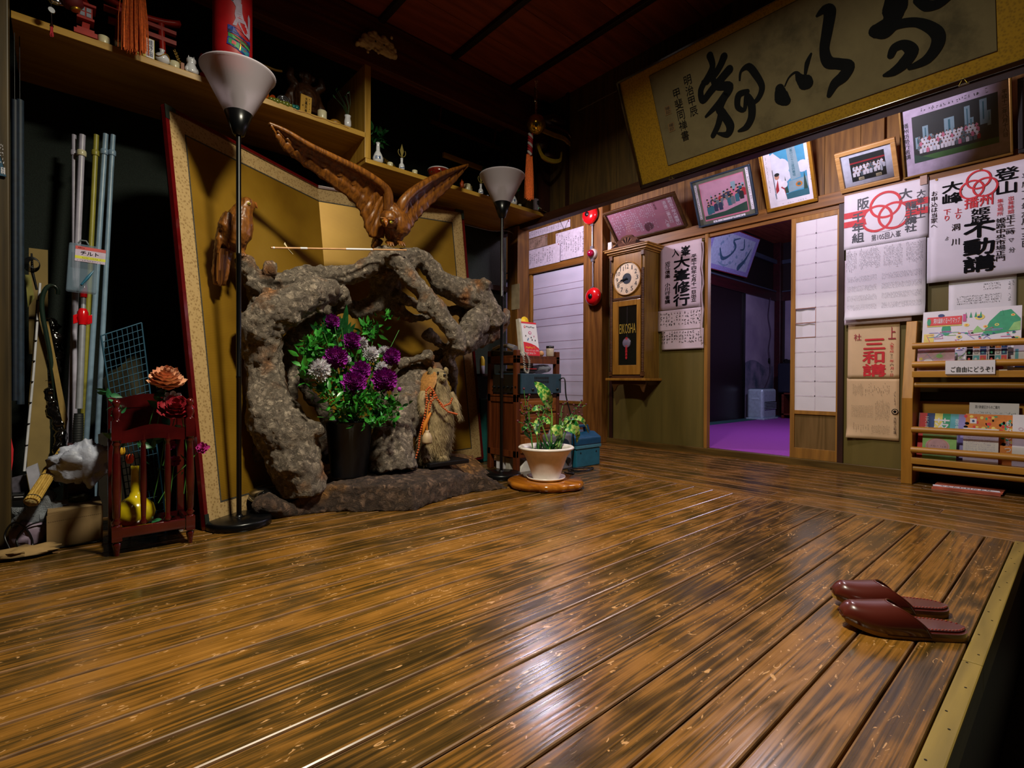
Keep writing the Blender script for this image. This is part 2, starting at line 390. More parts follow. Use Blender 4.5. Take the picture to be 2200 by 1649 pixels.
# ================================================================ floor
b = B(); g = .0022
xs = [-.1745, -.255, -.356, -.465, -.574, -.680, -.791, -.901, -1.016]
while xs[-1] > -3.3: xs.append(xs[-1]-.111)
for a, c in zip(xs[1:], xs[:-1]): b.box((a+g, -1.6, -.03), (c-g, 2.679, 0), 0)
ys = [2.684+.1028*i for i in range(13)]
for a, c in zip(ys[:-1], ys[1:]):
    cuts = sorted([-5.2, .9]+[-4.5+random.random()*3.2, -1.2+random.random()*1.5])
    for x0, x1 in zip(cuts[:-1], cuts[1:]): b.box((x0+.0006, a+g, -.03), (x1-.0006, c-g, 0), 1)
b.box((-5.2, -1.6, -.05), (-.175, 4.0, -.031), 2); b.box((-.2, 2.68, -.05), (.9, 4, -.031), 2)
fo = b.done('floor', [F_MAIN, F_HALL, M_GAP, mat('worn_edge_highlight', '#765639', .3, var=.35, scale=14)], bevel=.0042); fo.modifiers['bevel'].material = 3; fo.modifiers['bevel'].segments = 2; tag(fo, kind='structure')  # pale bevel colour: worn edges plus the glint along the seams, painted in
b = B(); yy = -1.6
for L in (1.5, 1.55, 1.235): b.box((-.1725, yy+.001, -.06), (-.138, yy+L-.001, .002)); yy += L
struct('trim_1', b, W_EDGE, .003)
b = B()
for k in range(40): b.lathe([(.0022, 0), (.0022, .0006)], (-.163+.012*(k % 2), -1.2+k*.1+.02*(k % 3), .002), 8)
struct('trim_2', b, mat('nail_heads', '#22201c', .4, .8))
b = B(); b.box((-.20, -1.6, -.42), (-.145, 2.69, -.06)); struct('wall_step', b, W_DARK)
b = B(); b.box((-.16, -1.6, -.52), (2.6, 2.69, -.42)); struct('floor_entry', b, M_GRND)
b = B(); b.box((-.145, 2.66, -.42), (.9, 2.72, -.035)); struct('wall_step_hall', b, W_DARK)
# ================================================================ walls on the left
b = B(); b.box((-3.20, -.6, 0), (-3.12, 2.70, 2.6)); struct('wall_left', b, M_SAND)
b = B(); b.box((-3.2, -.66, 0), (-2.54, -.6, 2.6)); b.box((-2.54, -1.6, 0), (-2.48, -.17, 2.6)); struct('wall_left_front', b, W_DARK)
b = B(); b.box((-2.55, -.30, 0), (-2.483, -.131, 2.57)); struct('trim_3', b, wood('shaded_post_wood', '#2c2210', '#4c3c1c', 'z', 1.2, .5), .004)     # near left post: post wood darkened, its shade put into the colour
b = B(); b.box((-2.62, -.26, 2.30), (-2.575, 2.66, 2.56)); struct('trim_4', b, W_BEAMY, .004)  # beam over the shelf opening
b = B(); b.box((-2.97, 2.58, 0), (-2.852, 2.70, 1.76)); struct('trim_5', b, W_POST, .003)      # corner post
b = B(); b.box((-3.12, 2.0, 1.30), (-3.08, 2.7, 1.34)); b.box((-3.12, 2.02, 0), (-3.08, 2.06, 1.76)); struct('trim_6', b, W_DARK)
# beam across the room and the boarded wall above it
b = B(); b.box((-3.2, 2.60, 1.733), (.7, 2.662, 1.792)); struct('trim_7', b, W_BEAM, .003)
b = B(); x = -3.2
for wd in (.42, .34, .3, .47, .42, .47, .42, .47, .42, .47):
    b.box((x+.002, 2.628, 1.79), (x+wd-.002, 2.65, 2.6)); x += wd
struct('wall_upper', b, W_UP)
b = B(); b.box((-2.40, 2.612, 1.79), (-2.375, 2.64, 2.6)); b.box((-2.62, 2.55, 1.8), (-2.56, 2.63, 2.57)); struct('trim_8', b, W_DARK)
# ceiling with battens
b = B(); x = -3.2
while x < .7: b.box((x+.001, -1.6, 2.572), (x+.298, 2.66, 2.60)); x += .30
struct('ceiling', b, W_CEIL)
b = B()
for k in range(8): b.box((-2.6, 1.80-.48*5+.48*k-.017, 2.545), (.7, 1.80-.48*5+.48*k+.017, 2.573))
struct('trim_9', b, W_BAT, .003)
b = B(); b.box((-5.2, 2.66, 2.45), (.9, 3.95, 2.5)); struct('ceiling_hall', b, W_CEIL)
b = B(); b.box((-5.25, 2.6, 0), (-5.2, 4, 2.5)); b.box((-5.2, 2.6, 0), (-3.2, 2.66, 2.5)); b.box((.9, 2.66, 0), (.95, 4, 2.5)); struct('wall_hall_end', b, W_DARK)
# light-coloured rope line under the ceiling by the calligraphy board
# ================================================================ far wall
YF = 3.915
def fx(px, py=700, Y=YF): return atY(px, py, Y).x
b = B(); b.box((-3.06, YF-.005, -.03), (.9, YF+.06, .048)); struct('trim_10', b, W_SILL, .003)            # sill
b = B(); b.box((-3.06, YF-.012, 1.785), (.9, YF+.05, 1.868)); b.box((-3.06, YF+.01, 1.755), (.9, YF+.05, 1.785)); struct('trim_11', b, W_LINT, .003)
b = B(); x = -5.2
for wd in [.21]*30:
    b.box((x+.0015, YF+.03, 1.86), (x+wd-.0015, YF+.06, 2.5)); x += wd
struct('wall_far_upper', b, W_PLANK)
b = B()
for xx in (-2.02, -1.42, -.9, -.42): b.box((xx-.035, YF+.0, 1.868), (xx+.035, YF+.04, 2.5))
struct('trim_12', b, W_PLANK, .002)
b = B(); b.box((-3.275, YF-.085, 0), (-3.045, YF+.06, 2.5)); struct('trim_13', b, W_POST, .006)             # big post with the bells
xdl, xdr, xsr, xpr = fx(1520), fx(1697), fx(1800), fx(1940)
b = B(); b.box((-3.05, YF+.02, .048), (xdl-.02, YF+.045, 1.79)); struct('wall_far_panel', b, W_PANEL)
b = B(); b.box((xsr, YF+.02, .048), (.9, YF+.045, 1.79)); struct('wall_far_right', b, W_PANEL)
b = B(); b.box((xdl-.028, YF+.0, .048), (xdl, YF+.05, 1.79)); struct('trim_14', b, W_SHOJI, .002)
b = B(); b.box((-3.02, YF-.0, .048), (-2.985, YF+.03, 1.79)); b.box((xsr+.0, YF+.0, .048), (xsr+.035, YF+.03, 1.79)); struct('trim_15', b, W_DARK, .002)
# shoji door: frame, paper, lattice seen through the paper, patch holes and hip board
dr = thing('door_1', None, None, (xdr, YF+.03, .048)); dr['kind'] = 'structure'
y0, y1 = YF+.012, YF+.036
b = B(); zb, zt = .048, 1.772
b.box((xdr, y0, zb), (xdr+.03, y1, zt)); b.box((xsr-.012, y0, zb), (xsr, y1, zt))
zh = atY(1750, 884, YF).z; zh0 = atY(1750, 965, YF).z
b.box((xdr+.03, y0, zh-.022), (xsr-.012, y1, zh+.005)); b.box((xdr+.03, y0, zb), (xsr-.012, y1, zh0)); b.box((xdr+.03, y0, zt-.05), (xsr-.012, y1, zt))
b.done('door_frame', W_SHOJI, dr, bevel=.0015)
b = B(); b.box((xdr+.03, y0+.012, zh0), (xsr-.012, y1-.004, zh-.02)); b.done('hip_board', W_HIP, dr)
b = B(); ph = (zt-.05-zh)/13
xa, xb = xdr+.03, xsr-.012; xm = (xa+xb)/2
hole = [(5, 0), (6, 0)]
for r in range(13):
    for c in range(2):
        z0 = zh+.005+ph*r; u0, u1 = (xa, xm) if c == 0 else (xm, xb); off = .0
        if (r, c) in ((5, 0), (6, 0)): off = .012
        b.grid(lambda u, v: (u0+(u1-u0)*u, y0+.006+off+(.003*sin(u*9+r) if off else .0006*sin(u*5+v*4+r)), z0+ph*v), 6, 4)
b.done('shoji_paper', M_SHOJIP, dr)
b = B()
for r in range(1, 13): b.box((xa, y0+.0051, zh+.005+ph*r-.0045), (xb, y0+.006, zh+.005+ph*r+.0045))
b.box((xm-.003, y0+.0051, zh), (xm+.003, y0+.006, zt-.05))
b.done('lattice', mat('lattice_through_paper', '#cfc8d4', .8), dr)
b = B(); zc = zh+.005+ph*5
for z in (zc, zc+ph, zc+2*ph): b.box((xa-.001, y0+.003, z-.0022), (xm+.002, y0+.0065, z+.0022))
for x in (xa+.001, xm+.001): b.box((x-.0015, y0+.0045, zc), (x+.0015, y0+.0065, zc+2*ph))
b.done('torn_edge', mat('torn_paper_edge', '#9a6a55', .8), dr)
# white blind door at the far left of the far wall
dw = thing('door_2', None, None, (-3.8, YF, .048)); dw['kind'] = 'structure'
zbl = atY(1210, 860, YF).z; ztl = 1.755
b = B(); xbl = fx(1143)
def crease(z): return .0007*sin(z*39)+.0005*sin(z*61+1)
b.grid(lambda u, v: (xbl+(-3.27-xbl)*u, YF+.02+crease(zbl+(ztl-zbl)*v)-.0008*abs(sin((zbl+(ztl-zbl)*v)*23)), zbl+(ztl-zbl)*v), 10, 90)
b.done('paper_screen', mat('blind_paper', '#cfcbe0', .85, var=.03, scale=6), dw)
b = B()
for k in range(11): b.box((xbl, YF+.016, zbl+.06+k*.118+.03*sin(k*2.3)), (-3.27, YF+.0165, zbl+.063+k*.118+.03*sin(k*2.3)))
b.done('fold_line', mat('pinkish_fold_line', '#b49cae', .8), dw)
b = B(); b.box((-4.9, YF+.01, zbl-.03), (-3.27, YF+.04, zbl)); b.box((xbl-.045, YF-.0, .05), (xbl-.015, YF+.04, 1.76)); b.done('door_frame', W_SHOJI, dw, bevel=.001)
b = B(); b.box((-4.9, YF+.02, .02), (-3.27, YF+.035, zbl-.03)); b.done('hip_board', wood('pink_hip_board', '#6b4631', '#8d644a', 'z', 1.2, .5), dw)
b = B(); b.box((-5.2, YF+.04, 0), (-3.2, YF+.07, 1.76)); struct('wall_far_left', b, mat('grey_lavender_wall', '#8d8aa6', .8))
b = B(); b.box((-5.2, YF-.012, 1.765), (-3.27, YF+.05, 1.83)); struct('trim_16', b, W_LINT, .002)
# ================================================================ carpeted room behind the opening
XL = -3.25; YB = 8.48
b = B(); b.box((-3.9, 3.97, -.02), (.9, YB, .05)); struct('floor_back_room', b, mat('purple_carpet', '#9a3fae', .98, var=.35, scale=240, bump=.6))
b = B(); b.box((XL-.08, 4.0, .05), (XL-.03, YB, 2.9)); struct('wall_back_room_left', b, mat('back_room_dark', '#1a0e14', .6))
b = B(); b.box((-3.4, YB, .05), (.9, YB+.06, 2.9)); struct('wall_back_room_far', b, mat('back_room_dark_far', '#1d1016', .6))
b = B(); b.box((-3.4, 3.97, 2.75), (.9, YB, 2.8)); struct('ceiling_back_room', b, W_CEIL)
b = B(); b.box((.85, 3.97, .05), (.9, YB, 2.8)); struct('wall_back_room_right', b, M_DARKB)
M_FUS = mat('fusuma_paper', '#8f87a4', .8, var=.1, scale=3, c2='#a49cb4')
b = B(); zk = 1.84
b.box((XL-.02, 4.0, zk), (XL+.02, YB, zk+.14)); b.box((XL, YB-.02, zk), (.8, YB+.02, zk+.14)); b.box((XL-.03, YB-.10, .05), (XL+.08, YB+.02, 2.75))
struct('trim_17', b, wood('dark_red_lacquered_wood', '#250a12', '#43141c', 'y', 1, .35), .004)
b = B(); b.box((XL, 4.0, zk+.14), (XL+.025, YB, zk+.16)); b.box((XL, 4.0, 2.42), (XL+.03, YB, 2.48)); b.box((XL, YB-.03, 2.42), (.8, YB, 2.48)); b.box((XL, YB-.03, zk+.14), (.8, YB, zk+.16))
struct('trim_18', b, mat('pale_blue_rail', '#3f4a5e', .5), .003)
pf = lambda px, py=700: atX(px, py, XL)
ya, ybb = pf(1600).y, YB-.1
dd = thing('door_3', None, None, (XL, ya, .05)); dd['kind'] = 'structure'
b = B(); b.box((XL-.02, ya, .05), (XL-.005, ybb, zk)); b.done('fusuma_panel', M_FUS, dd)
b = B(); b.grid(lambda u, v: (XL-.004, ya+.02+(ybb-ya-.04)*u, .35+.5*v+.05*sin(u*6)), 12, 3); b.done('painted_mist', mat('blue_mist_paint', '#5f7898', .8, var=.6, scale=5, c2='#8f87a4'), dd)
b = B(); b.box((XL-.02, ya-.05, .05), (XL+.012, ya, zk)); b.done('door_frame', mat('black_lacquer', '#0b0a10', .25), dd)
b = B(); b.lathe([(.045, 0), (.045, .008), (.034, .008), (.03, .002)], (XL-.004, atX(1653, 775, XL).y, atX(1653, 775, XL).z), 16, 0, (1, 0, 0)); b.done('door_handle', mat('dark_metal_pull', '#15151c', .3, .8), dd)
dd = thing('door_4', None, None, (-2.9, YB, .05)); dd['kind'] = 'structure'
b = B(); b.box((XL+.12, YB-.015, .05), (-2.0, YB, zk)); b.done('fusuma_panel', M_FUS, dd)
q = atY(1689, 777, YB-.015)
b = B(); b.lathe([(.045, 0), (.045, .008), (.034, .008), (.03, .002)], q, 16, 0, (0, -1, 0)); b.done('door_handle', MM['dark_metal_pull'], dd)
b = B(); b.box((XL-.025, 5.6, .05), (XL-.01, ya-.05, zk)); struct('door_5', b, mat('dark_brown_door', '#1c0f16', .4))
# ================================================================ shelves on the left wall
S1, S2, XS = 1.933, 1.797, -2.60
sh = thing('display_shelf', 'long honey-coloured wooden display shelf above the folding screen, stepping down to its right', 'shelf', (XS, 1.25, S2))
b = B(); b.box((-3.12, -.131, S1-.028), (XS, 1.24, S1)); b.done('shelf_board', W_SHELF, sh, bevel=.002)
b = B(); b.box((-3.12, 1.24, S2-.025), (XS, 2.61, S2)); b.done('shelf_board', W_SHELF, sh, bevel=.002)
b = B(); b.box((-3.12, 1.235, S2), (XS-.0, 1.27, 2.30)); b.done('shelf_divider', W_SHELFZ, sh, bevel=.002)
# ================================================================ things on the far wall
def board(name, pl, w, h, t, m, parent, z0=0):
    b = B(); b.obox(pl(w/2, h/2, z0+t/2), pl.U*w/2, pl.V*h/2, pl.N*t/2); return b.done(name, m, parent)
def wavy(pl, u0, v0, u1, v1, amp, fn=None, nu=10, nv=14, thick=.0006):
    b = B(); b.grid(lambda a, c: pl(u0+(u1-u0)*a, v0+(v1-v0)*c, (fn(a, c) if fn else 0)+amp*sin(a*5+c*7)), nu, nv); return b
FWP = Pl((0, YF-.002, 0), (1, 0, 0), (0, 0, 1))
M_POST1 = mat('pinkish_paper', '#cdbcc4', .8, var=.05, scale=8)
# --- hanging notice with large brush characters, left of the opening
r = thing('poster', 'tall pinkish hanging notice with four large brush characters between clock and doorway', 'poster', (fx(1463), YF, 1.3))
PP = Pl((0, YF-.004, 0), (1, 0, 0), (0, 0, 1)); A0 = Art(PP)
u0, u1 = PP.px(1416, 600)[0], PP.px(1507, 600)[0]
b = wavy(PP, u0, PP.px(1460, 663)[1], u1, PP.px(1463, 521)[1], .0006, lambda a, c: -.002); b.done('sheet', M_POST1, r, solid=.0006)
b = wavy(PP, u0-.01, PP.px(1460, 709)[1], u1+.01, PP.px(1460, 664)[1], .0006, lambda a, c: -.001); b.done('name_list', M_POST1, r, solid=.0006)
b = wavy(PP, u0+.03, PP.px(1460, 750)[1], u1+.02, PP.px(1460, 708)[1], .0012, lambda a, c: -.002); b.done('name_list', M_POST1, r, solid=.0006)
b = B(); b.tube([PP(u1+.012+.006*sin(k*1.7), PP.px(1508, 520+k*18)[1], .004+.003*sin(k*2.3)) for k in range(13)], [.012, .009, .011, .013, .009, .012, .01, .012, .016, .014, .016, .012, .01], 6, sq=.3); b.done('rolled_edge', M_POST1, r)
A = Art(PP); T = A.tpx
T('入', 1444, 534, 1459, 551, 0, bold=.03); T('峯', 1463, 528, 1483, 549, 0, bold=.03)
T('大峯修行', 1447, 551, 1482, 656, 0, bold=0.040)
T('平成十四年七月十一日出立', 1485, 546, 1496, 647, 0, bold=.02); T('近江信楽　小川行者講', 1429, 562, 1440, 652, 0, bold=.02)
A.prpx(1418, 668, 1506, 706, 15, 5, 0, seed=3, gap=.2, th=.16); A.prpx(1420, 710, 1510, 744, 16, 5, 0, seed=4, gap=.2, th=.16)
A.done('lettering', M_INK, r)
# --- rings emblem
def rings(A, cx, cy, rr, mi, l=2):
    c = A.p.px(cx, cy); k = dep(A.p(*c))/FPX; R_ = rr*k
    for a in (90, 210, 330): A.ring(c[0]+R_*.46*cos(radians(a)), c[1]+R_*.46*sin(radians(a)), R_*.70, R_*.13, mi, l+a/1000)
# --- Osaka notice with small print
PQ = Pl((0, YF-.024, 0), (1, 0, 0), (0, 0, 1))
r = thing('poster', 'white notice with red interlocking rings across two red bars and dense small print', 'poster', (fx(1902), YF-.02, 1.4))
u0, u1 = PQ.px(1813, 520)[0], PQ.px(1993, 520)[0]; vt = PQ.px(1902, 401)[1]; vm = PQ.px(1905, 512)[1]; vb = PQ.px(1905, 682)[1]
b = wavy(PQ, u0, vm-.03, u1, vt, 0, lambda a, c: -.002-.004*sin(pi*a)*0); b.done('header_sheet', M_WHITE, r, solid=.0006)
b = B(); b.grid(lambda a, c: PQ(u0+.012+(u1-u0-.02)*a, vm-.025+(vb-vm+.025)*c, -.0035+(.028*max(0, c-.85)/.15*(1-a*.3) if c > .85 else 0)), 8, 20); b.done('print_sheet', M_WHITE, r, solid=.0006)
b = B(); b.grid(lambda a, c: PQ(u0+.005+(u1-u0)*.82*a, vm-.1+(vb-.03-vm+.1)*c, -.008+.03*max(0, c-.8)*a), 8, 20); b.done('under_sheet', mat('pale_pink_sheet', '#cfc0cc', .8), r, solid=.0006)
A = Art(PQ); M2 = [M_INK, M_RED, mat('grey_print', '#5b5f66', .7), mat('charcoal_ink', '#3a4048', .6)]
cy = PQ.px(1813, 465)[1]
s1, s2 = PQ.px(1866, 450)[0], PQ.px(1940, 450)[0]
hh = dep(PQ(u0, 1.4))/FPX*12
vmid = PQ.px(1902, 457)[1]
for dv in (.028, -.030):
    A.rect(u0, vmid+dv-.019, s1+.03, vmid+dv+.019, 1, .5); A.rect(s2-.01, vmid+dv-.019, u1, vmid+dv+.019, 1, .5)
A.ell(*PQ.px(1902, 461), .105, .105, 4, .9, 30)
rings(A, 1902, 457, 38, 1)
T = A.tpx
T('阪', 1843, 425, 1867, 449, 3, 3, 0.023); T('大', 1932, 405, 1959, 428, 3, 3, 0.023)
T('千年組', 1831, 457, 1856, 520, 3, 3, 0.027); T('龍王講社', 1944, 433, 1969, 497, 3, 3, 0.027); T('大峯山上', 1969, 407, 1988, 467, 3, 3, 0.013)
T('第105回入峯', 1872, 499, 1935, 513, 2, 3, .0, False)
vA = PQ.px(1905, 520)[1]
def band(pz, ua, ub, y0, y1, cols, rows, seed, gap=.1): A.print(ua, y1, ub, y0, cols, rows, 2, seed=seed, gap=gap, th=.13)
L_ = u1-u0
tops = [(.0, .16, .30, 12), (.17, .44, .30, 14), (.46, .70, .24, 12), (.72, .97, .26, 14)]
for i, (a, c, h, nc) in enumerate(((.03, .17, .26, 7), (.20, .46, .24, 16), (.50, .72, .26, 14), (.76, .95, .24, 12))):
    band(A, u0+L_*a, u0+L_*c, vA-.01, vA-.01-h*.62, nc, 20, i+10, .25)
for k in range(5):
    y = vA-.19-.062*k
    band(A, u0+L_*.05, u0+L_*.42, y, y-.045, 34, 6, 20+k); band(A, u0+L_*.48, u0+L_*.94, y, y-.045, 40, 6, 30+k)
A.done('lettering', M2+[M_WHITE], r)
b = B(); b.box((PQ.px(1977, 385)[0], YF-.026, PQ.px(1983, 397)[1]), (PQ.px(1992, 385)[0], YF-.030, PQ.px(1983, 378)[1])); b.done('tape', M_TAPE, r)
# --- white climbing notice at the right edge
PR = Pl((0, YF-.016, 0), (1, 0, 0), (0, 0, 1))
r = thing('poster', 'large white climbing notice with bold black characters and red rings at the right edge', 'poster', (fx(2100), YF-.01, 1.5))
u0, u1 = PR.px(1992, 500)[0], PR.px(2235, 470)[0]
b = wavy(PR, u0, PR.px(2095, 597)[1], u1, PR.px(2095, 365)[1], .0, lambda a, c: -.0025); b.done('sheet', M_WHITE, r, solid=.0006)
A = Art(PR); T = A.tpx
T('大峰', 2024, 390, 2068, 437, 0, 1, 0.032); rings(A, 2102, 398, 27, 1); T('播州', 2072, 420, 2133, 444, 1, 1, 0.023, False)
T('姫路', 2086, 446, 2127, 477, 0, 1, 0.027); T('不動講', 2070, 478, 2137, 583, 0, 1, 0.041); T('登山', 2137, 360, 2188, 416, 0, 1, 0.027)
T('上り', 2051, 447, 2066, 470, 1, 1, 0.013); T('下り', 2027, 450, 2042, 474, 1, 1, 0.013); T('洞　川', 2044, 481, 2062, 526, 0, 1, 0.009)
T('ゟ', 2030, 508, 2038, 516, 0, 1, 0.009)
T('出発時間', 2165, 421, 2178, 459, 1, 1, 0.009); T('正十二時', 2161, 462, 2180, 503, 0, 1, 0.009); T('▽', 2166, 512, 2178, 520, 0, 1); T('分', 2167, 531, 2180, 542, 0, 1, 0.005)
T('集合場所', 2142, 427, 2155, 463, 1, 1, 0.009); T('姫路中央市場正門', 2139, 468, 2160, 560, 0, 1, 0.009)
T('お申込は当家へ', 2000, 411, 2014, 489, 0, 1, 0.005); T('平成十七年六月十三日', 2194, 372, 2212, 530, 0, 1, 0.005)
A.ell(*PR.px(2107, 364), .006, .006, 2, 3); A.ell(*PR.px(2012, 386), .006, .006, 2, 3)
A.done('lettering', [M_INK, M_RED, mat('brass_pin', '#8b6a33', .4, .7)], r)
# --- hand written list below it
r = thing('poster', 'white hand-written name list pinned above the leaflet rack', 'poster', (fx(2110), YF, 1.2))
PS = Pl((0, YF+.012, 0), (1, 0, 0), (0, 0, 1)); u0, u1 = PS.px(2038, 635)[0], PS.px(2184, 628)[0]
b = wavy(PS, u0, PS.px(2110, 667)[1], u1, PS.px(2110, 590)[1], .0, lambda a, c: -.001+.008*max(0, .15-c)*1); b.done('sheet', M_WHITE, r, solid=.0006)
A = Art(PS); A.prpx(2055, 632, 2152, 652, 30, 4, 0, seed=41, gap=0, th=.17); A.prpx(2112, 606, 2150, 626, 10, 4, 0, seed=42, gap=.1, th=.17); A.prpx(2164, 603, 2174, 646, 1, 12, 0, seed=43, gap=0, th=.12); A.prpx(2174, 600, 2180, 612, 1, 5, 0, seed=44, gap=0)
A.done('lettering', M_INK, r)
# --- beige Sanwa notice
M_BEIGE = mat('beige_paper', '#d2b48c', .8, var=.06, scale=6)
r = thing('poster', 'beige folded notice with big red characters hanging low beside the leaflet rack', 'poster', (fx(1877), YF-.01, 1.0))
PT = Pl((0, YF+.006, 0), (1, 0, 0), (0, 0, 1)); u0, u1 = PT.px(1821, 830)[0], PT.px(1932, 830)[0]
zf = PT.px(1877, 812)[1]
b = wavy(PT, u0, zf, u1, PT.px(1877, 690)[1], .0, lambda a, c: .004*(1-c)); b.done('upper_sheet', M_BEIGE, r, solid=.0006)
b = B(); b.grid(lambda a, c: PT(u0-.004+(u1-u0+.004)*a, zf+(PT.px(1877, 943)[1]-zf)*c, -.004+.022*max(0, c-.85)/.15*max(0, 1-2*a)+.004*(1-c)), 12, 18); b.done('lower_sheet', M_BEIGE, r, solid=.0006)
A = Art(PT, .006); T = A.tpx
T('三和講', 1854, 728, 1903, 808, 0, 1, 0.041); T('社', 1835, 717, 1851, 731, 2, 1, 0.009); T('上', 1909, 702, 1925, 728, 2, 1, 0.013)
T('入峯平成', 1912, 735, 1921, 757, 0, 1, 0.005); T('サ二', 1913, 760, 1919, 769, 1, 1); T('年', 1912, 772, 1921, 778, 0, 1, 0.009); T('六', 1912, 780, 1921, 786, 1, 1); T('月', 1913, 788, 1920, 794, 0, 1, 0.009); T('十', 1913, 796, 1919, 800, 1, 1); T('日', 1913, 802, 1919, 808, 0, 1, 0.009)
A.done('lettering', [M_RED, M_INK, mat('dark_red_ink', '#9a2030', .6)], r)
A = Art(PT, .004)
A.prpx(1832, 822, 1855, 852, 10, 18, 0, seed=51, gap=.3, th=.12); A.prpx(1858, 822, 1912, 855, 14, 12, 0, seed=52, gap=.4, fill=.6)
A.prpx(1830, 870, 1876, 898, 22, 14, 0, seed=53, gap=.05, th=.1); A.prpx(1880, 858, 1912, 905, 14, 18, 0, seed=54, gap=.2); A.prpx(1832, 908, 1868, 930, 7, 12, 0, seed=55, gap=.4); A.prpx(1872, 912, 1912, 935, 16, 10, 0, seed=56, gap=.2)
A.prpx(1920, 840, 1926, 870, 1, 9, 0, seed=57, gap=0); A.tpx('大阪三和講', 1920, 895, 1926, 932, 0, 1); c = PT.px(1923, 884); A.ell(*c, .018, .018, 0, 1); A.ring(c[0], c[1], .011, .004, 1, 2)
A.done('small_print', [M_INK, M_BEIGE], r)
# --- sheets pinned over the white screen, far left
r0 = None
def pinned(label, quad, cols, rows, m, Y, seed, head=None):
    P = Pl((0, Y, 0), (1, 0, 0), (0, 0, 1)); q = [P.px(*k) for k in quad]
    zs = [k[1] for k in q]; t = thing('pinned_list', label, 'paper', (P(*q[0]).x, Y, min(zs)), 'sheets pinned above the white screen')
    uu0, uu1 = min(q[0][0], q[3][0]), max(q[1][0], q[2][0]); vv1 = (q[0][1]+q[1][1])/2; vv0 = (q[2][1]+q[3][1])/2
    b = B(); b.box((uu0, Y+.0005, vv0), (uu1, Y-.0005, vv1)); b.done('sheet', m, t)
    A = Art(P, .001); w_, h_ = uu1-uu0, vv1-vv0
    A.print(uu0+w_*.03, vv0+h_*.08, uu1-w_*.12, vv1-h_*.08, cols, rows, 0, seed=seed, gap=.35, th=.15)
    if head: A.text(head, uu1-w_*.10, vv0+h_*.12, uu1-w_*.04, vv1-h_*.08, 0, 1)
    for cu in (uu0+.02, uu1-.02): A.ell(cu, vv1-.015, .007, .007, 1, 2)
    A.done('lettering', [M_INK, mat('red_pin'+str(seed), '#8a1a1a', .4)], t); return t
M_LAV = mat('lavender_white_paper', '#cfc6d6', .8)
pinned('long white name list partly hidden by the dark beam above the screen', [(1095, 510), (1225, 472), (1225, 488), (1095, 524)], 24, 7, M_LAV, YF+.022, 61)
pinned('brown-stained old name list between two white sheets above the screen', [(1095, 528), (1176, 502), (1176, 527), (1095, 548)], 16, 7, mat('stained_paper', '#8d7764', .8, var=.3, scale=14, c2='#b09384'), YF+.019, 62)
pinned('square white list under the red bell post, right of the other sheets', [(1194, 502), (1258, 484), (1258, 547), (1194, 563)], 11, 14, M_LAV, YF+.016, 63, '平成十五年大峰山本部')
pinned('lowest long white list just above the screen lintel', [(1095, 549), (1203, 521), (1203, 561), (1095, 588)], 20, 9, M_LAV, YF-.018, 64)
t = pinned('small white note on the grey wall left of the screen', [(1110, 610), (1127, 608), (1127, 643), (1110, 643)], 3, 6, M_LAV, YF+.038, 65)
t = pinned('cream note under another note on the grey wall left of the screen', [(1110, 648), (1133, 644), (1133, 676), (1110, 676)], 3, 6, M_POST1, YF+.037, 66)
b = B(); p0, p1 = atY(1099, 612, 2.578), atY(1116, 663, 2.578); b.box((p0.x, 2.5785, p1.z), (p1.x, 2.577, p0.z))
tag(b.done('paper_note', mat('tan_note', '#a89478', .8)), 'blank tan note fixed to the dark corner post beside the floor lamp', 'paper')
# ================================================================ framed pictures leaning over the lintel
def lean(TL, BL, BR, Yb):
    p = atY(*BL, Yb); q = atY(*BR, Yb); d = ray(*TL); Yt = p.x*d.y/d.x; tl = CO+d*(Yt/d.y)
    V = Vector((0, tl.y-p.y, tl.z-p.z)); return Pl(p, (1, 0, 0), V), q.x-p.x, V.length
def frame(pl, w, h, fw, t, m, parent, glass=True, mm=None):
    b = B()
    for a, c, e, f in ((0, 0, w, fw), (0, h-fw, w, h), (0, fw, fw, h-fw), (w-fw, fw, w, h-fw)):
        b.obox(pl((a+e)/2, (c+f)/2, 0), pl.U*(e-a)/2, pl.V*(f-c)/2, pl.N*t/2)
    b.done('frame', m, parent, bevel=.003)
    b = B(); b.obox(pl(w/2, h/2, -t*.3), pl.U*(w/2-.002), pl.V*(h/2-.002), pl.N*t*.12); b.done('backing', mm or M_DARKB, parent)
    b = B(); b.add([pl(fw, fw, t*.3), pl(w-fw, fw, t*.3), pl(w-fw, h-fw, t*.3), pl(fw, h-fw, t*.3)], [(0, 1, 2, 3)])
    if glass: b.done('glass_pane', M_PANE, parent)
M_PANE, _t = newmat('picture_glass', .05)
_tr = _t.n('ShaderNodeBsdfTransparent'); _gl = _t.n('ShaderNodeBsdfGlossy'); _gl.inputs['Roughness'].default_value = .06; _fr = _t.n('ShaderNodeFresnel'); _fr.inputs[0].default_value = 1.45; _mx = _t.n('ShaderNodeMixShader')
_t.l(_fr.outputs[0], _mx.inputs[0]); _t.l(_tr.outputs[0], _mx.inputs[1]); _t.l(_gl.outputs[0], _mx.inputs[2]); _t.l(_mx.outputs[0], _t.out.inputs[0])
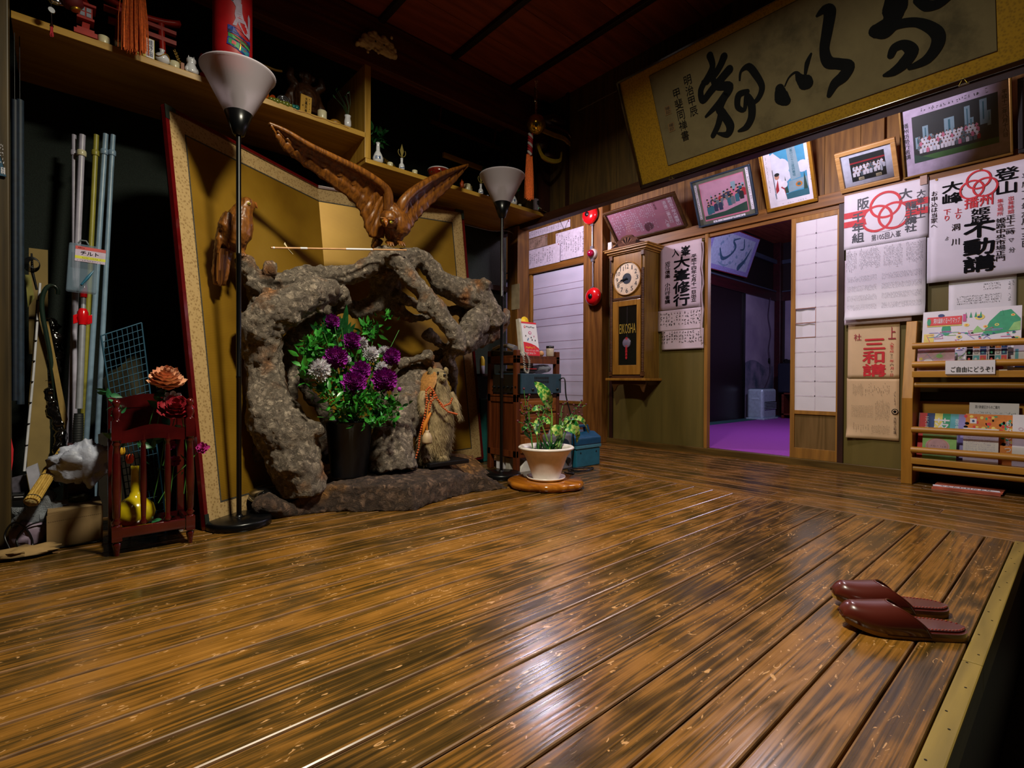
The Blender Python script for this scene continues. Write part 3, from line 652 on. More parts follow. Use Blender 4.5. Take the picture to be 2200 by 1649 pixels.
def people(A, u0, v0, u1, v1, n, rows, cols, seed, skin, hair, s=1.0, slope=0):
    R = random.Random(seed); k = (u1-u0)/n
    for r_ in range(rows):
        v = v1-(v1-v0)*r_/max(1, rows-.2)
        for i in range(n):
            u = u0+k*(i+.5+R.uniform(-.2, .2)+(.4 if r_ % 2 else 0)); c = R.choice(cols); vv = v+slope*(u-u0)+R.uniform(-.1, .1)*k; l = 2+r_*.8+i*.02
            A.poly([(u-.42*k*s, vv-1.9*k*s), (u+.42*k*s, vv-1.9*k*s), (u+.46*k*s, vv-.55*k*s), (u+.2*k*s, vv-.25*k*s), (u-.2*k*s, vv-.25*k*s), (u-.46*k*s, vv-.55*k*s)], c, l)
            A.ell(u, vv+.02*k, .21*k*s, .27*k*s, skin, l+.3, 8); A.ell(u, vv+.16*k*s, .22*k*s, .17*k*s, hair, l+.5, 8)
def cm(n, c): return mat(n, c, .5, var=.08, scale=20)
PC = [cm('photo_skin', '#b88470'), cm('photo_hair', '#191a1e'), cm('photo_white', '#dedbe8'), cm('photo_navy', '#26304e'), cm('photo_red', '#9a2632'), cm('photo_pink', '#c8708e'), cm('photo_grey', '#5d6a74'), cm('photo_sky_pink', '#b98aa4'), cm('photo_green', '#22443a'), cm('photo_blue', '#3f93bd'), cm('photo_stone', '#7f9cac'), cm('photo_dark', '#1c2428'), cm('photo_cloud', '#ccd0e2'), cm('photo_teal', '#2d6374'), cm('photo_orange', '#b5742c'), cm('photo_grass', '#3d6a38')]
SK, HR, WH, NV, RD, PK, GY, SP, GN, BL_, ST, DK, CL, TE, OR, GS = range(16)
# 1 pink certificate
P, W_, H_ = lean((1295, 458), (1326, 522), (1478, 482), YF-.02)
r = thing('picture_frame', 'dark wooden frame with a pink sheet of white brush writing, above the clock', 'framed picture', P.O, None)
frame(P, W_, H_, .022, .03, wood('dark_frame_wood', '#2a1a0c', '#4a3018', 'x', 2, .35), r)
b = B(); b.add([P(.02, .02, 0), P(W_-.02, .02, 0), P(W_-.02, H_-.02, 0), P(.02, H_-.02, 0)], [(0, 1, 2, 3)]); b.done('certificate', mat('mauve_paper', '#9a6478', .7, var=.15, scale=4), r)
A = Art(P, .001)
for i, (a, c, rows, nc) in enumerate(((.05, .20, 9, 5), (.22, .45, 12, 8), (.47, .68, 10, 8), (.40, .66, 6, 8))):
    A.print(W_*a, H_*(.12 if i != 2 else .45), W_*c, H_*(.9 if i < 3 else .42), nc, rows, 0, seed=70+i, gap=.25, th=.2)
A.text('昭和五十年大峯登山', W_*.88, H_*.1, W_*.94, H_*.92, 0, 2, .02); A.text('浪速二葉刻烈', W_*.81, H_*.2, W_*.86, H_*.85, 0, 2, .01); A.text('入峯', W_*.75, H_*.1, W_*.80, H_*.35, 0, 2, .01)
A.ell(W_*.54, H_*.27, W_*.055, H_*.11, 1, 1); A.ell(W_*.50, H_*.24, W_*.03, H_*.12, 1, 1.5)
A.text('大先達', W_*.69, H_*.68, W_*.72, H_*.93, 1, 2)
A.done('lettering', [mat('white_ink', '#c9bccb', .6), mat('brown_stamp', '#54303c', .6)], r)
# 2 group photo, pink sky
P, W_, H_ = lean((1483, 391), (1503, 489), (1629, 462), YF-.02)
r = thing('picture_frame', 'group photograph under a pink sky in a grey-green mount, right of the pink certificate', 'framed picture', P.O)
frame(P, W_, H_, .012, .026, mat('steel_blue_frame', '#39485a', .35, .4), r)
A = Art(P, -.004); A.rect(.01, .01, W_-.01, H_-.01, 16, 0); a0, a1, c0, c1 = W_*.14, W_*.86, H_*.13, H_*.88
A.rect(a0-.006, c0-.012, a1+.006, c1+.006, 5, .5); A.rect(a0, c0, a1, c1, SP, 1)
def T_(u, v, w1, w2, h, m, l): A.poly([(a0+(a1-a0)*(u-w1), c0+(c1-c0)*v), (a0+(a1-a0)*(u+w1), c0+(c1-c0)*v), (a0+(a1-a0)*(u+w2), c0+(c1-c0)*(v+h)), (a0+(a1-a0)*(u-w2), c0+(c1-c0)*(v+h))], m, l)
T_(.22, .3, .035, .01, .34, ST, 1.5); T_(.53, .4, .04, .035, .28, ST, 1.5); T_(.76, .45, .06, .05, .4, ST, 1.5); T_(.97, .45, .03, .03, .3, ST, 1.5)
people(A, a0+.02, c0+(c1-c0)*.28, a1-.01, c0+(c1-c0)*.50, 9, 3, [NV, RD, PK, GY, DK, SP, NV, TE], 5, SK, HR, 1.05, slope=.22)
A.poly([(a0, c0), (a1, c0), (a1, c0+(c1-c0)*.24), (a0+(a1-a0)*.5, c0+(c1-c0)*.12), (a0, c0+(c1-c0)*.10)], GN, 5)
for (x, y, x2, y2, n) in ((.04, .16, .085, .9, 20), (.91, .12, .955, .96, 24)):
    A.rect(W_*x, H_*y, W_*x2, H_*y2, WH, .6); A.print(W_*x, H_*y, W_*x2, H_*y2, 1, n, HR, l=1.2, seed=int(x*99), gap=0, th=.14)
A.rect(W_*.26, H_*.03, W_*.8, H_*.075, WH, .6); A.print(W_*.27, H_*.03, W_*.79, H_*.075, 12, 1, HR, l=1.2, seed=8, gap=0, th=.14)
A.done('photo_print', PC+[mat('grey_green_mount', '#5c5f52', .8)], r)
# 3 ascetic in white, gold frame
P, W_, H_ = lean((1632, 342), (1650, 456), (1758, 430), YF-.02)
r = thing('picture_frame', 'gold-framed photograph of a seated person in white before a tall stone pillar', 'framed picture', P.O)
frame(P, W_, H_*1.18, .022, .03, mat('gold_frame', '#a5751e', .35, .5), r); H_ *= 1.18
A = Art(P, -.004); A.rect(.015, .015, W_-.015, H_-.015, WH, 0); a0, a1, c0, c1 = W_*.20, W_*.86, H_*.13, H_*.93
A.rect(a0, c0, a1, c1, BL_, 1); q = lambda u, v: (a0+(a1-a0)*u, c0+(c1-c0)*v)
A.poly([q(0, .15), q(.55, .4), q(.5, .52), q(.35, .75), q(.1, .93), q(0, .9)], CL, 1.3); A.ell(*q(.3, .62), .05, .06, CL, 1.5); A.ell(*q(.9, .55), .04, .04, CL, 1.4)
A.poly([q(.5, .12), q(1, .12), q(1, 0), q(.3, 0), q(.3, .1)], TE, 1.7); A.poly([q(.42, .12), q(1, .16), q(1, .35), q(.45, .33)], ST, 1.9)
A.poly([q(.52, .34), q(.82, .36), q(.74, 1), q(.50, 1)], ST, 2.1); A.text('大峯行三十三度供養塔', *q(.59, .40), *q(.68, .97), TE, 2.6, .02)
A.ell(*q(.74, .24), .022, .018, OR, 2.5); A.ell(*q(.74, .24), .012, .01, TE, 2.7)
for u in (.36, .92): A.poly([q(u-.06, .12), q(u+.06, .12), q(u, .45)], GN, 1.8+u)
A.poly([q(.0, 0), q(.34, .0), q(.30, .25), q(.22, .42), q(.08, .42), q(.03, .25)], WH, 2.9); A.poly([q(.04, .25), q(.14, .42), q(.14, .2), q(.05, .15)], RD, 3.1); A.poly([q(.34, .02), q(.29, .2), q(.2, .25), q(.3, .3)], RD, 3.1)
A.ell(*q(.12, .47), .016, .02, SK, 3.3); A.ell(*q(.13, .51), .017, .012, HR, 3.5); A.line([q(.03, .05), q(-.02+.03, .62)], .004, HR, 3.6); A.ell(*q(.32, .3), .02, .025, WH, 3.4)
A.print(W_*.09, H_*.3, W_*.13, H_*.85, 1, 24, HR, l=1, seed=81, gap=0); A.print(W_*.90, H_*.3, W_*.94, H_*.95, 1, 26, HR, l=1, seed=82, gap=0); A.print(W_*.3, H_*.065, W_*.8, H_*.085, 10, 1, HR, l=1, seed=83, gap=0)
A.done('photo_print', PC, r)
# 4 small group, light wooden frame
P, W_, H_ = lean((1793, 331), (1808, 415), (1935, 382), YF-.02)
r = thing('picture_frame', 'small group photograph in a pale wooden frame, second from the right', 'framed picture', P.O)
frame(P, W_, H_, .026, .03, wood('pale_frame_wood', '#a57a44', '#c79a60', 'x', 2, .4), r)
A = Art(P, -.004); A.rect(.015, .015, W_-.015, H_-.015, 16, 0); a0, a1, c0, c1 = W_*.22, W_*.80, H_*.20, H_*.80; A.rect(a0, c0, a1, c1, DK, 1)
A.rect(a0, c0+(c1-c0)*.72, a1, c0+(c1-c0)*.78, RD, 1.2)
people(A, a0+.01, c0+(c1-c0)*.30, a1-.01, c0+(c1-c0)*.62, 9, 3, [WH, WH, CL, GY, WH], 9, SK, HR, .95, slope=.05)
for u in (.28, .78): A.rect(a0+(a1-a0)*(u-.08), c0+.004, a0+(a1-a0)*(u+.08), c0+.022, 17, 6); A.text('大峯講', a0+(a1-a0)*(u-.06), c0+.007, a0+(a1-a0)*(u+.06), c0+.018, HR, 7, 0, False)
A.rect(a0+(a1-a0)*.86, c0+(c1-c0)*.2, a0+(a1-a0)*.90, c0+(c1-c0)*.6, CL, 6)
A.done('photo_print', PC+[mat('pale_blue_mount', '#c2c6da', .8), mat('cream_card', '#c9bd9c', .8)], r)
# 5 big group
P, W_, H_ = lean((1930, 240), (1942, 386), (2178, 335), YF-.02)
r = thing('picture_frame', 'large photograph of a crowd before stone pillars in a thin brass frame at the right', 'framed picture', P.O)
frame(P, W_, H_*1.02, .012, .026, mat('brass_frame', '#7c5c26', .35, .5), r)
A = Art(P, -.004); A.rect(.01, .01, W_-.01, H_-.01, 16, 0); a0, a1, c0, c1 = W_*.12, W_*.885, H_*.20, H_*.86; A.rect(a0, c0, a1, c1, DK, 1)
for u, v, w2, h in ((.06, .3, .03, .25), (.16, .35, .035, .4), (.22, .3, .02, .25), (.45, .4, .06, .38), (.66, .4, .032, .5), (.70, .4, .03, .25), (.84, .45, .04, .5), (.90, .4, .02, .3)):
    A.rect(a0+(a1-a0)*(u-w2/1), c0+(c1-c0)*v, a0+(a1-a0)*(u+w2/1), c0+(c1-c0)*(v+h), ST, 1.5+u*.3)
    A.rect(a0+(a1-a0)*(u-w2*.2), c0+(c1-c0)*(v+.1), a0+(a1-a0)*(u+w2*.2), c0+(c1-c0)*(v+h*.9), TE, 2)
people(A, a0+.02, c0+(c1-c0)*.24, a1-.08, c0+(c1-c0)*.52, 17, 4, [WH, WH, CL, WH, PK, GY, RD], 12, SK, HR, 1.0)
A.rect(a0, c0, a1, c0+(c1-c0)*.12, GS, 6); A.poly([(a0, c0), (a0+.1, c0), (a0, c0+.05)], GN, 6.3)
A.text('播州坊勢行者講', W_*.028, H_*.28, W_*.085, H_*.80, HR, 1, .02); A.text('平成十二年八月十八日', W_*.915, H_*.25, W_*.96, H_*.86, HR, 1, .01); A.print(W_*.2, H_*.88, W_*.85, H_*.95, 18, 1, HR, l=1, seed=90, gap=0, th=.16)
A.done('photo_print', PC+[mat('mauve_mount', '#c0b0cc', .8)], r)
r = thing('picture_frame', 'dark-framed picture mostly cut off by the right edge, beside the large crowd photograph', 'framed picture', (-.42, YF-.03, 2.0))
P, W_, H_ = lean((2186, 170), (2188, 330), (2290, 305), YF-.02); frame(P, W_, H_, .02, .026, M_DARKB, r); A = Art(P, -.004); A.rect(.01, .01, W_-.01, H_-.01, 0, 0); A.done('photo_print', mat('pale_grey_mount', '#8a8a9c', .7), r)
# ================================================================ calligraphy board over the beam
P, W_, H_ = lean((1330, 180), (1380, 397), (2200, 165), 2.585); W_ = 2.0
r = thing('calligraphy_board', 'very long gold-mounted board with huge black brush characters leaning out over the beam', 'calligraphy', P.O)
b = B(); b.obox(P(W_/2, H_/2, -.02), P.U*W_/2, P.V*H_/2, P.N*.012); b.done('backing', M_DARKB, r)
b = B(); fw = .012
for a, c, e, f in ((-fw, -fw*1.6, W_, 0), (-fw, H_, W_, H_+fw), (-fw, -fw, 0, H_+fw)): b.obox(P((a+e)/2, (c+f)/2, -.01), P.U*(e-a)/2, P.V*(f-c)/2, P.N*.02)
b.done('frame', mat('dark_lacquer_frame', '#1a0a08', .18, coat=.6), r, bevel=.002)
m, t = newmat('gold_brocade', .42, .25); tc = t.n('ShaderNodeTexCoord'); vo = t.n('ShaderNodeTexVoronoi'); vo.inputs['Scale'].default_value = 110; t.l(tc.outputs['Object'], vo.inputs['Vector'])
t.l(t.ramp(vo.outputs[0], [(.15, lin('#86661a')), (.6, lin('#a37e1e'))]), t.b.inputs['Base Color'])
A = Art(P, -.006); A.rect(0, 0, W_, H_, 0); A.done('brocade_mount', m, r)
m, t = newmat('aged_paper', .8); tc = t.n('ShaderNodeTexCoord'); n1 = t.n('ShaderNodeTexNoise'); n1.inputs['Scale'].default_value = 4; n1.inputs['Detail'].default_value = 8; n1.inputs['Roughness'].default_value = .65; t.l(tc.outputs['Object'], n1.inputs['Vector'])
t.l(t.ramp(n1.outputs[0], [(.30, lin('#3f371f')), (.46, lin('#62573a')), (.7, lin('#706545'))]), t.b.inputs['Base Color'])
A = Art(P, -.005); pu0, pv1 = P.px(1394, 166); pu1 = P.px(2140, 60)[0]; pv0 = P.px(1437, 355)[1]; A.rect(pu0, pv0, pu1, H_-.035, 0); A.done('paper', m, r)
b = B(); b.tube([P(pu0, pv0, -.004), P(pu0, H_-.035, -.004), P(pu1, H_-.035, -.004), P(pu1, pv0, -.004), P(pu0, pv0, -.004)], .0015, 5); b.done('paper_edge', mat('worn_edge', '#3a2f1c', .8), r)
A = Art(P, -.0035); K = dict(off=(1300, 0), sc=.4091); l = [0]
def bs(pts, ws): l[0] += .4; A.bpx(pts, ws, 0, l[0]*.3, **K)
bs([(548, 292), (562, 350), (530, 425)], [36, 30, 40]); bs([(622, 298), (600, 350), (565, 400), (515, 432)], [38, 34, 34, 26])
bs([(515, 440), (500, 480), (512, 528), (560, 470), (650, 365)], [30, 30, 32, 36, 40]); bs([(560, 400), (585, 450), (650, 455), (615, 520), (528, 612)], [24, 40, 44, 40, 14])
bs([(655, 460), (600, 560), (620, 600), (655, 660), (640, 705), (590, 700)], [30, 44, 40, 44, 34, 10]); bs([(610, 590), (590, 660), (565, 712)], [36, 30, 26])
bs([(705, 420), (712, 375), (750, 350), (785, 385), (822, 455), (800, 520), (752, 556)], [10, 14, 34, 36, 30, 26, 12])
bs([(745, 480), (700, 500), (695, 560), (730, 575), (740, 500), (765, 540), (768, 610), (742, 665), (700, 688)], [24, 34, 30, 20, 20, 40, 38, 34, 12])
bs([(915, 465), (925, 510), (950, 530)], [44, 70, 44]); bs([(942, 452), (965, 405), (1000, 380), (1020, 410), (1050, 432), (1068, 440)], [6, 8, 12, 40, 70, 40]); bs([(1050, 385), (1060, 330), (1080, 282)], [14, 24, 10])
bs([(1112, 82), (1150, 50), (1178, 62), (1165, 160), (1150, 260), (1170, 325), (1225, 335), (1278, 348), (1250, 400), (1205, 440), (1175, 500)], [14, 40, 56, 52, 46, 54, 50, 52, 58, 48, 24])
bs([(1530, -40), (1520, 40), (1500, 110), (1430, 160)], [90, 110, 70, 70]); bs([(1415, 160), (1470, 170), (1530, 130), (1640, 118), (1735, 165), (1745, 230), (1690, 310), (1600, 355)], [60, 60, 46, 42, 56, 60, 50, 24])
bs([(1500, 290), (1520, 250), (1570, 235), (1608, 270), (1570, 330), (1515, 375), (1465, 395)], [34, 44, 44, 60, 60, 44, 16]); bs([(1640, 0), (1690, 30), (1750, 20), (1800, -10)], [40, 50, 44, 30])
T = A.tpx
T('明治甲辰', 1474, 158, 1492, 252, 0, 2, .0); T('甲斐同禅書', 1453, 186, 1471, 306, 0, 2, .0)
for (x, y) in ((1434, 237), (1442, 273)):
    c = P.px(x, y); A.rect(c[0]-.018, c[1]-.022, c[0]+.018, c[1]+.022, 1, 1); A.text('禅印', c[0]-.013, c[1]-.018, c[0]+.013, c[1]+.018, 2, 2, .03)
A.done('brush_writing', [M_INK, mat('seal_brown', '#6b5433', .7), mat('seal_dark', '#3a2c1c', .7)], r)
b = B()
for x, y in ((1442, 377), (2070, 170)):
    q = Vector(P(P.px(x, y)[0], -.015, -.005)); b.obox(q, (.016, 0, 0), (0, .012, 0), (0, 0, .009)); b.tube([q+Vector((-.012, -.014, -.012)), q+Vector((0, -.016, .012)), q+Vector((.012, -.014, -.012))], .003, 6)
b.done('bracket', mat('tarnished_brass', '#6a5a20', .35, .8), r)
b = B(); b.tube([(-5, 3.0, 2.43), (-4, 3.0, 2.43)], .004); 
b = B(); p0, p1 = atY(1242, 238, 2.6), atY(1325, 195, 2.6); b.tube([p0, p1], .0028, 6); tag(b.done('ceiling_cable', mat('grey_cable', '#6e6858', .6)), 'thin grey cable stretched under the ceiling left of the calligraphy board', 'cable')
# ================================================================ wall clock
YC = 3.705; XC0, XC1 = atY(1312, 700, YC).x, atY(1384, 700, YC).x; xc = (XC0+XC1)/2; wC = XC1-XC0
W_CLK = wood('clock_wood', '#7a5218', '#a3752a', 'z', 1.6, .35, coat=.2); W_CLD = wood('clock_dark_wood', '#3d2412', '#63401f', 'x', 1.6, .4)
r = thing('pendulum_clock', 'tall carved wooden pendulum clock with round face and glass door, on the far wall', 'clock', (xc, 3.8, .62))
zt_, zb_ = atY(1349, 541, YC).z, atY(1349, 812, YC).z
b = B(); b.box((XC0, YC+.005, zb_), (XC1, YF+.02, zt_)); b.done('case', wood('clock_side_wood', '#5b4016', '#80601f', 'z', 1.6, .35), r, bevel=.003)
b = B()
for k, (o, z0, z1) in enumerate(((.012, 0, .012), (.03, .012, .03), (.05, .03, .045), (.06, .045, .055))): b.box((XC0-o, YC-o*.7, zt_-.01+z0), (XC1+o, YF+.02, zt_-.01+z1))
b.done('cornice', W_CLK, r, bevel=.003)
b = B(); pts = [(-.18, 0), (-.17, .018), (-.12, .03), (-.105, .06), (-.07, .075), (-.05, .095), (0, .102), (.05, .095), (.07, .075), (.105, .06), (.12, .03), (.17, .018), (.18, 0)]
b.prism([(xc+u, YC-.01, zt_+.045+v) for u, v in pts], (0, .025, 0)); b.done('carved_crest', wood('crest_wood', '#3a2216', '#644434', 'x', 2, .75, spec=.08), r, bevel=.003)
b = B(); P = Pl((xc, YC-.011, zt_+.05), (1, 0, 0), (0, 0, 1)); A = Art(P, .001)
for k in range(7): a = radians(45+15*k); A.line([(.012*cos(a), .004+.012*sin(a)), (.07*cos(a), .004+.07*sin(a))], [.003, .012], k % 2, .5)
for s_ in (-1, 1): A.poly([(s_*.09, .012), (s_*.15, .012), (s_*.10, .04)], 1, .5)
A.done('carving', [mat('pale_carved_wood', '#7a5844', .8, spec=.1), mat('dark_carved_wood', '#1c100a', .8, spec=.1)], r)
b = B()
for x in (XC0+.012, XC1-.012):
    b.lathe([(.011, 0), (.011, .9)], (x, YC-.004, zb_+.04), 10)
    for k in range(60): b.lathe([(.0125, 0), (.0135, .004), (.0125, .008)], (x, YC-.004, zb_+.06+k*.0145), 8)
    for z in (zb_+.02, zt_-.05): b.box((x-.014, YC-.018, z), (x+.014, YC+.01, z+.035))
b.done('twisted_column', W_CLD, r)
zm = atY(1349, 640, YC).z
b = B(); b.box((XC0+.03, YC-.004, zm+.01), (XC1-.03, YC+.01, zt_-.02)); b.done('dial_panel', W_CLK, r, bevel=.002)
b = B(); b.box((XC0+.03, YC-.01, zm-.012), (XC1-.03, YC+.006, zm+.008)); b.done('moulding', W_CLD, r, bevel=.002); b = B(); b.box((XC0+.01, YC-.012, zb_), (XC1-.01, YC+.006, zb_+.022)); b.done('moulding', W_CLD, r, bevel=.002)
c = atY(1349, 598, YC); rd = .138
b = B(); b.lathe([(rd+.006, 0), (rd+.012, .008), (rd+.004, .014), (rd, .008), (rd, 0)], (xc, YC-.002, c.z), 40, 0, (0, -1, 0)); b.done('dial_ring', W_CLK, r)
P = Pl((xc, YC-.004, c.z), (1, 0, 0), (0, 0, 1)); A = Art(P, .001); A.ell(0, 0, rd, rd, 0, 0, 40); A.ell(0, 0, .047, .047, 1, 2, 24)
for h in range(1, 13):
    a = radians(90-30*h); u, v = .105*cos(a), .105*sin(a); s_ = .018 if h > 9 else (.005 if h == 1 else .012); A.text(str(h), u-s_, v-.019, u+s_, v+.019, 1, 2, .016, False)
for k in range(12): a = radians(30*k); A.ell(.128*cos(a), .128*sin(a), .002, .002, 1, 2, 6)
dl = A.done('dial', [mat('cream_dial', '#d6c3a0', .5), mat('dial_navy', '#15202c', .5)], r)
A = Art(P, .006); a = radians(90-30*8.7); A.line([(0, 0), (.055*cos(a), .055*sin(a)), (.075*cos(a), .075*sin(a))], [.008, .012, .001], 0, 0); A.done('hour_hand', M_INK, dl)
A = Art(P, .008); a = radians(90-6*42); A.line([(0, 0), (.07*cos(a), .07*sin(a)), (.115*cos(a), .115*sin(a))], [.006, .008, .001], 0, 0); A.ell(0, 0, .008, .008, 0, .5); A.done('minute_hand', M_INK, dl)
xg0, xg1, zg0, zg1 = atY(1330, 700, YC).x, atY(1369, 700, YC).x, atY(1349, 784, YC).z, atY(1349, 657, YC).z
d = B()
for q in ((XC0+.03, zb_+.03, xg0, zm-.018), (xg1, zb_+.03, XC1-.03, zm-.018), (xg0, zb_+.03, xg1, zg0), (xg0, zg1, xg1, zm-.018)): d.box((q[0], YC-.012, q[1]), (q[2], YC+.004, q[3]))
dr_ = d.done('door', W_CLK, r, bevel=.003)
b = B(); b.box((xg0, YC+.004, zg0), (xg1, YC+.0045, zg1)); b.done('dark_interior', mat('clock_interior', '#1a2016', .6), dr_)
b = B(); b.box((xg0, YC-.007, zg0), (xg1, YC-.0065, zg1)); b.done('glass_pane', M_PANE, dr_)
b = B(); b.lathe([(.0, 0), (.045, .001), (.047, .003), (.04, .006), (0, .008)], (xc+.0, YC-.001, atY(1349, 736, YC).z), 24, 0, (0, -1, 0)); b.box((xc-.002, YC+.0, atY(1349, 736, YC).z), (xc+.002, YC+.003, zg1)); b.done('pendulum', mat('pale_pendulum', '#9a93a6', .25, .5), r)
P = Pl((0, YC-.0075, 0), (1, 0, 0), (0, 0, 1)); A = Art(P, .0003); A.text('EIKOSHA', xg0+.010, atY(1349, 716, YC).z, xg1-.010, atY(1349, 695, YC).z, 0, 0, .0, False)
A.text('洞川物産委員會', xc-.012, atY(1349, 771, YC).z, xc+.012, atY(1349, 724, YC).z, 1, 0, .03); A.done('lettering', [mat('gold_lettering', '#b59a3c', .4, .3), mat('red_lettering', '#b8242a', .5)], dr_)
b = B(); b.box((XC0-.035, YC-.03, zb_-.022), (XC1+.03, YF+.02, zb_)); b.done('base_ledge', W_CLK, r, bevel=.004)
b = B(); pr = [(-.18, 0), (.18, 0), (.18, -.02), (.165, -.06), (.155, -.10), (.14, -.085), (.12, -.045), (.08, -.035), (0, -.03), (-.08, -.035), (-.12, -.045), (-.14, -.085), (-.155, -.10), (-.165, -.06), (-.18, -.02)]
b.prism([(xc+u, YC+.02, zb_-.022+v) for u, v in pr], (0, .02, 0)); b.prism([(XC1-.02, YC+.04, zb_-.022), (XC1-.02, YF+.02, zb_-.022), (XC1-.02, YF+.02, zb_-.05), (XC1-.02, YC+.10, zb_-.06)], (.012, 0, 0)); b.done('carved_bracket', W_CLD, r, bevel=.003)
# ================================================================ red bells on the post
YP = YF-.085
m_rb = mat('red_enamel', '#d01018', .2, coat=.6)
def alarm(x, y, label):
    c = atY(x, y, YP-.03); t = thing('fire_bell', label, 'bell', (c.x, YP, c.z), 'red alarm bells on the post')
    b = B(); b.lathe([(.075, 0), (.072, .02), (.072, .03)], (c.x, YP, c.z), 28, 0, (0, -1, 0)); b.done('base_plate', mat('grey_metal', '#6e6e74', .4, .5), t)
    b = B(); b.lathe([(.088, .028), (.087, .036), (.078, .056), (.058, .07), (.03, .078), (.022, .078)], (c.x, YP, c.z), 36, 0, (0, -1, 0)); b.done('gong', m_rb, t)
    b = B(); b.lathe([(.024, .076), (.022, .086), (0, .088)], (c.x, YP, c.z), 20, 0, (0, -1, 0)); b.done('hub_cap', M_BLK, t); return c
c1 = alarm(1268, 462, 'red round alarm bell half hidden behind the beam, topmost on the post')
c2 = alarm(1275, 637, 'red round alarm bell low on the wooden post, beneath the purple lamp')
c = atY(1272, 545, YP-.02); t = thing('alarm_lamp', 'small purple-red domed signal lamp between the two red bells on the post', 'signal lamp', (c.x, YP, c.z))
b = B(); b.lathe([(.05, 0), (.05, .02), (.042, .03), (.036, .032)], (c.x, YP, c.z), 28, 0, (0, -1, 0)); b.done('base', mat('cream_plastic', '#b8b0a8', .4), t)
b = B(); b.lathe([(.036, .03), (.037, .045), (.03, .062), (.016, .073), (0, .077)], (c.x, YP, c.z), 28, 0, (0, -1, 0)); b.done('lens', mat('magenta_lens', '#a00838', .08, coat=1, trans=.25), t)
b = B()
for za, zb2 in ((c1.z-.07, c.z+.045), (c.z-.045, c2.z+.07)):
    x = (c1.x+c.x)/2 if za > c.z else c.x; b.tube([(x+.004, YP-.012, za), (x+.004, YP-.012, zb2)], .0085, 10); b.box((x-.014, YP-.024, zb2-.0), (x+.02, YP, zb2+.03)); b.box((x-.014, YP-.024, za-.03), (x+.02, YP, za))
tag(b.done('conduit_pipe', mat('galvanised_pipe', '#8c8a92', .35, .7)), 'grey metal conduit running down the post between bells and signal lamp', 'pipe')
b = B(); p = atY(1312, 529, YF-.01); b.box((p.x-.02, YF-.03, p.z-.035), (p.x+.025, YF+.04, p.z+.035)); tag(b.done('junction_box', mat('white_plastic', '#c9c4bc', .4), bevel=.004), 'small white plastic box beside the top of the clock', 'box')
b = B(); p = atY(1312, 520, YF-.02); b.tube([p, p+Vector((0, 0, .28))], .002, 5); tag(b.done('frame_wire', M_BLK), 'thin black cord hanging from behind the pink certificate frame', 'cord')
# ================================================================ folding screen
def quad(b, a, c, d, e, mi=0): b.add([a, c, d, e], [(0, 1, 2, 3)], mi)
LB, LT = Vector((-2.29, .42, .004)), Vector((-2.525, .318, 1.725)); FB, FT = Vector((-2.83, 1.21, .004)), Vector((-2.985, 1.125, 1.725)); RB_, RT = Vector((-2.86, 2.20, .004)), Vector((-2.775, 2.015, 1.725))
RB_ = atZ(1038, 985, .03); 
sc = thing('folding_screen', 'tall two-panel gold-leaf folding screen standing behind the driftwood', 'folding screen', (-2.6, 1.2, 0))
m_gs, t = newmat('old_gold_leaf', .42, .35); tc = t.n('ShaderNodeTexCoord'); n1 = t.n('ShaderNodeTexNoise'); n1.inputs['Scale'].default_value = 2.2; n1.inputs['Detail'].default_value = 6; t.l(tc.outputs['Object'], n1.inputs['Vector'])
wv = t.n('ShaderNodeTexWave', bands_direction='Z'); wv.inputs['Scale'].default_value = 45; wv.inputs['Distortion'].default_value = .6; t.l(tc.outputs['Object'], wv.inputs['Vector'])
f = t.math('ADD', t.math('MULTIPLY', n1.outputs[0], .9), t.math('MULTIPLY', wv.outputs[0], .12))
t.l(t.ramp(f, [(.3, lin('#6e4c0c')), (.55, lin('#97711c')), (.8, lin('#ab8530'))]), t.b.inputs['Base Color'])
m_br, t = newmat('patterned_brocade_border', .75); tc = t.n('ShaderNodeTexCoord'); vo = t.n('ShaderNodeTexVoronoi'); vo.inputs['Scale'].default_value = 90; t.l(tc.outputs['Object'], vo.inputs['Vector']); n1 = t.n('ShaderNodeTexNoise'); n1.inputs['Scale'].default_value = 240; t.l(tc.outputs['Object'], n1.inputs['Vector'])
t.l(t.ramp(t.math('MULTIPLY', vo.outputs[0], t.math('ADD', n1.outputs[0], .5)), [(.18, lin('#84663a')), (.5, lin('#a98c5c'))]), t.b.inputs['Base Color'])
m_lq = mat('dark_red_lacquer', '#54090c', .18, coat=.7); m_bk = mat('worn_dark_edge', '#37332a', .7, var=.6, scale=200)
m_mt = mat('dark_metal_corner', '#3c463e', .4, .8)
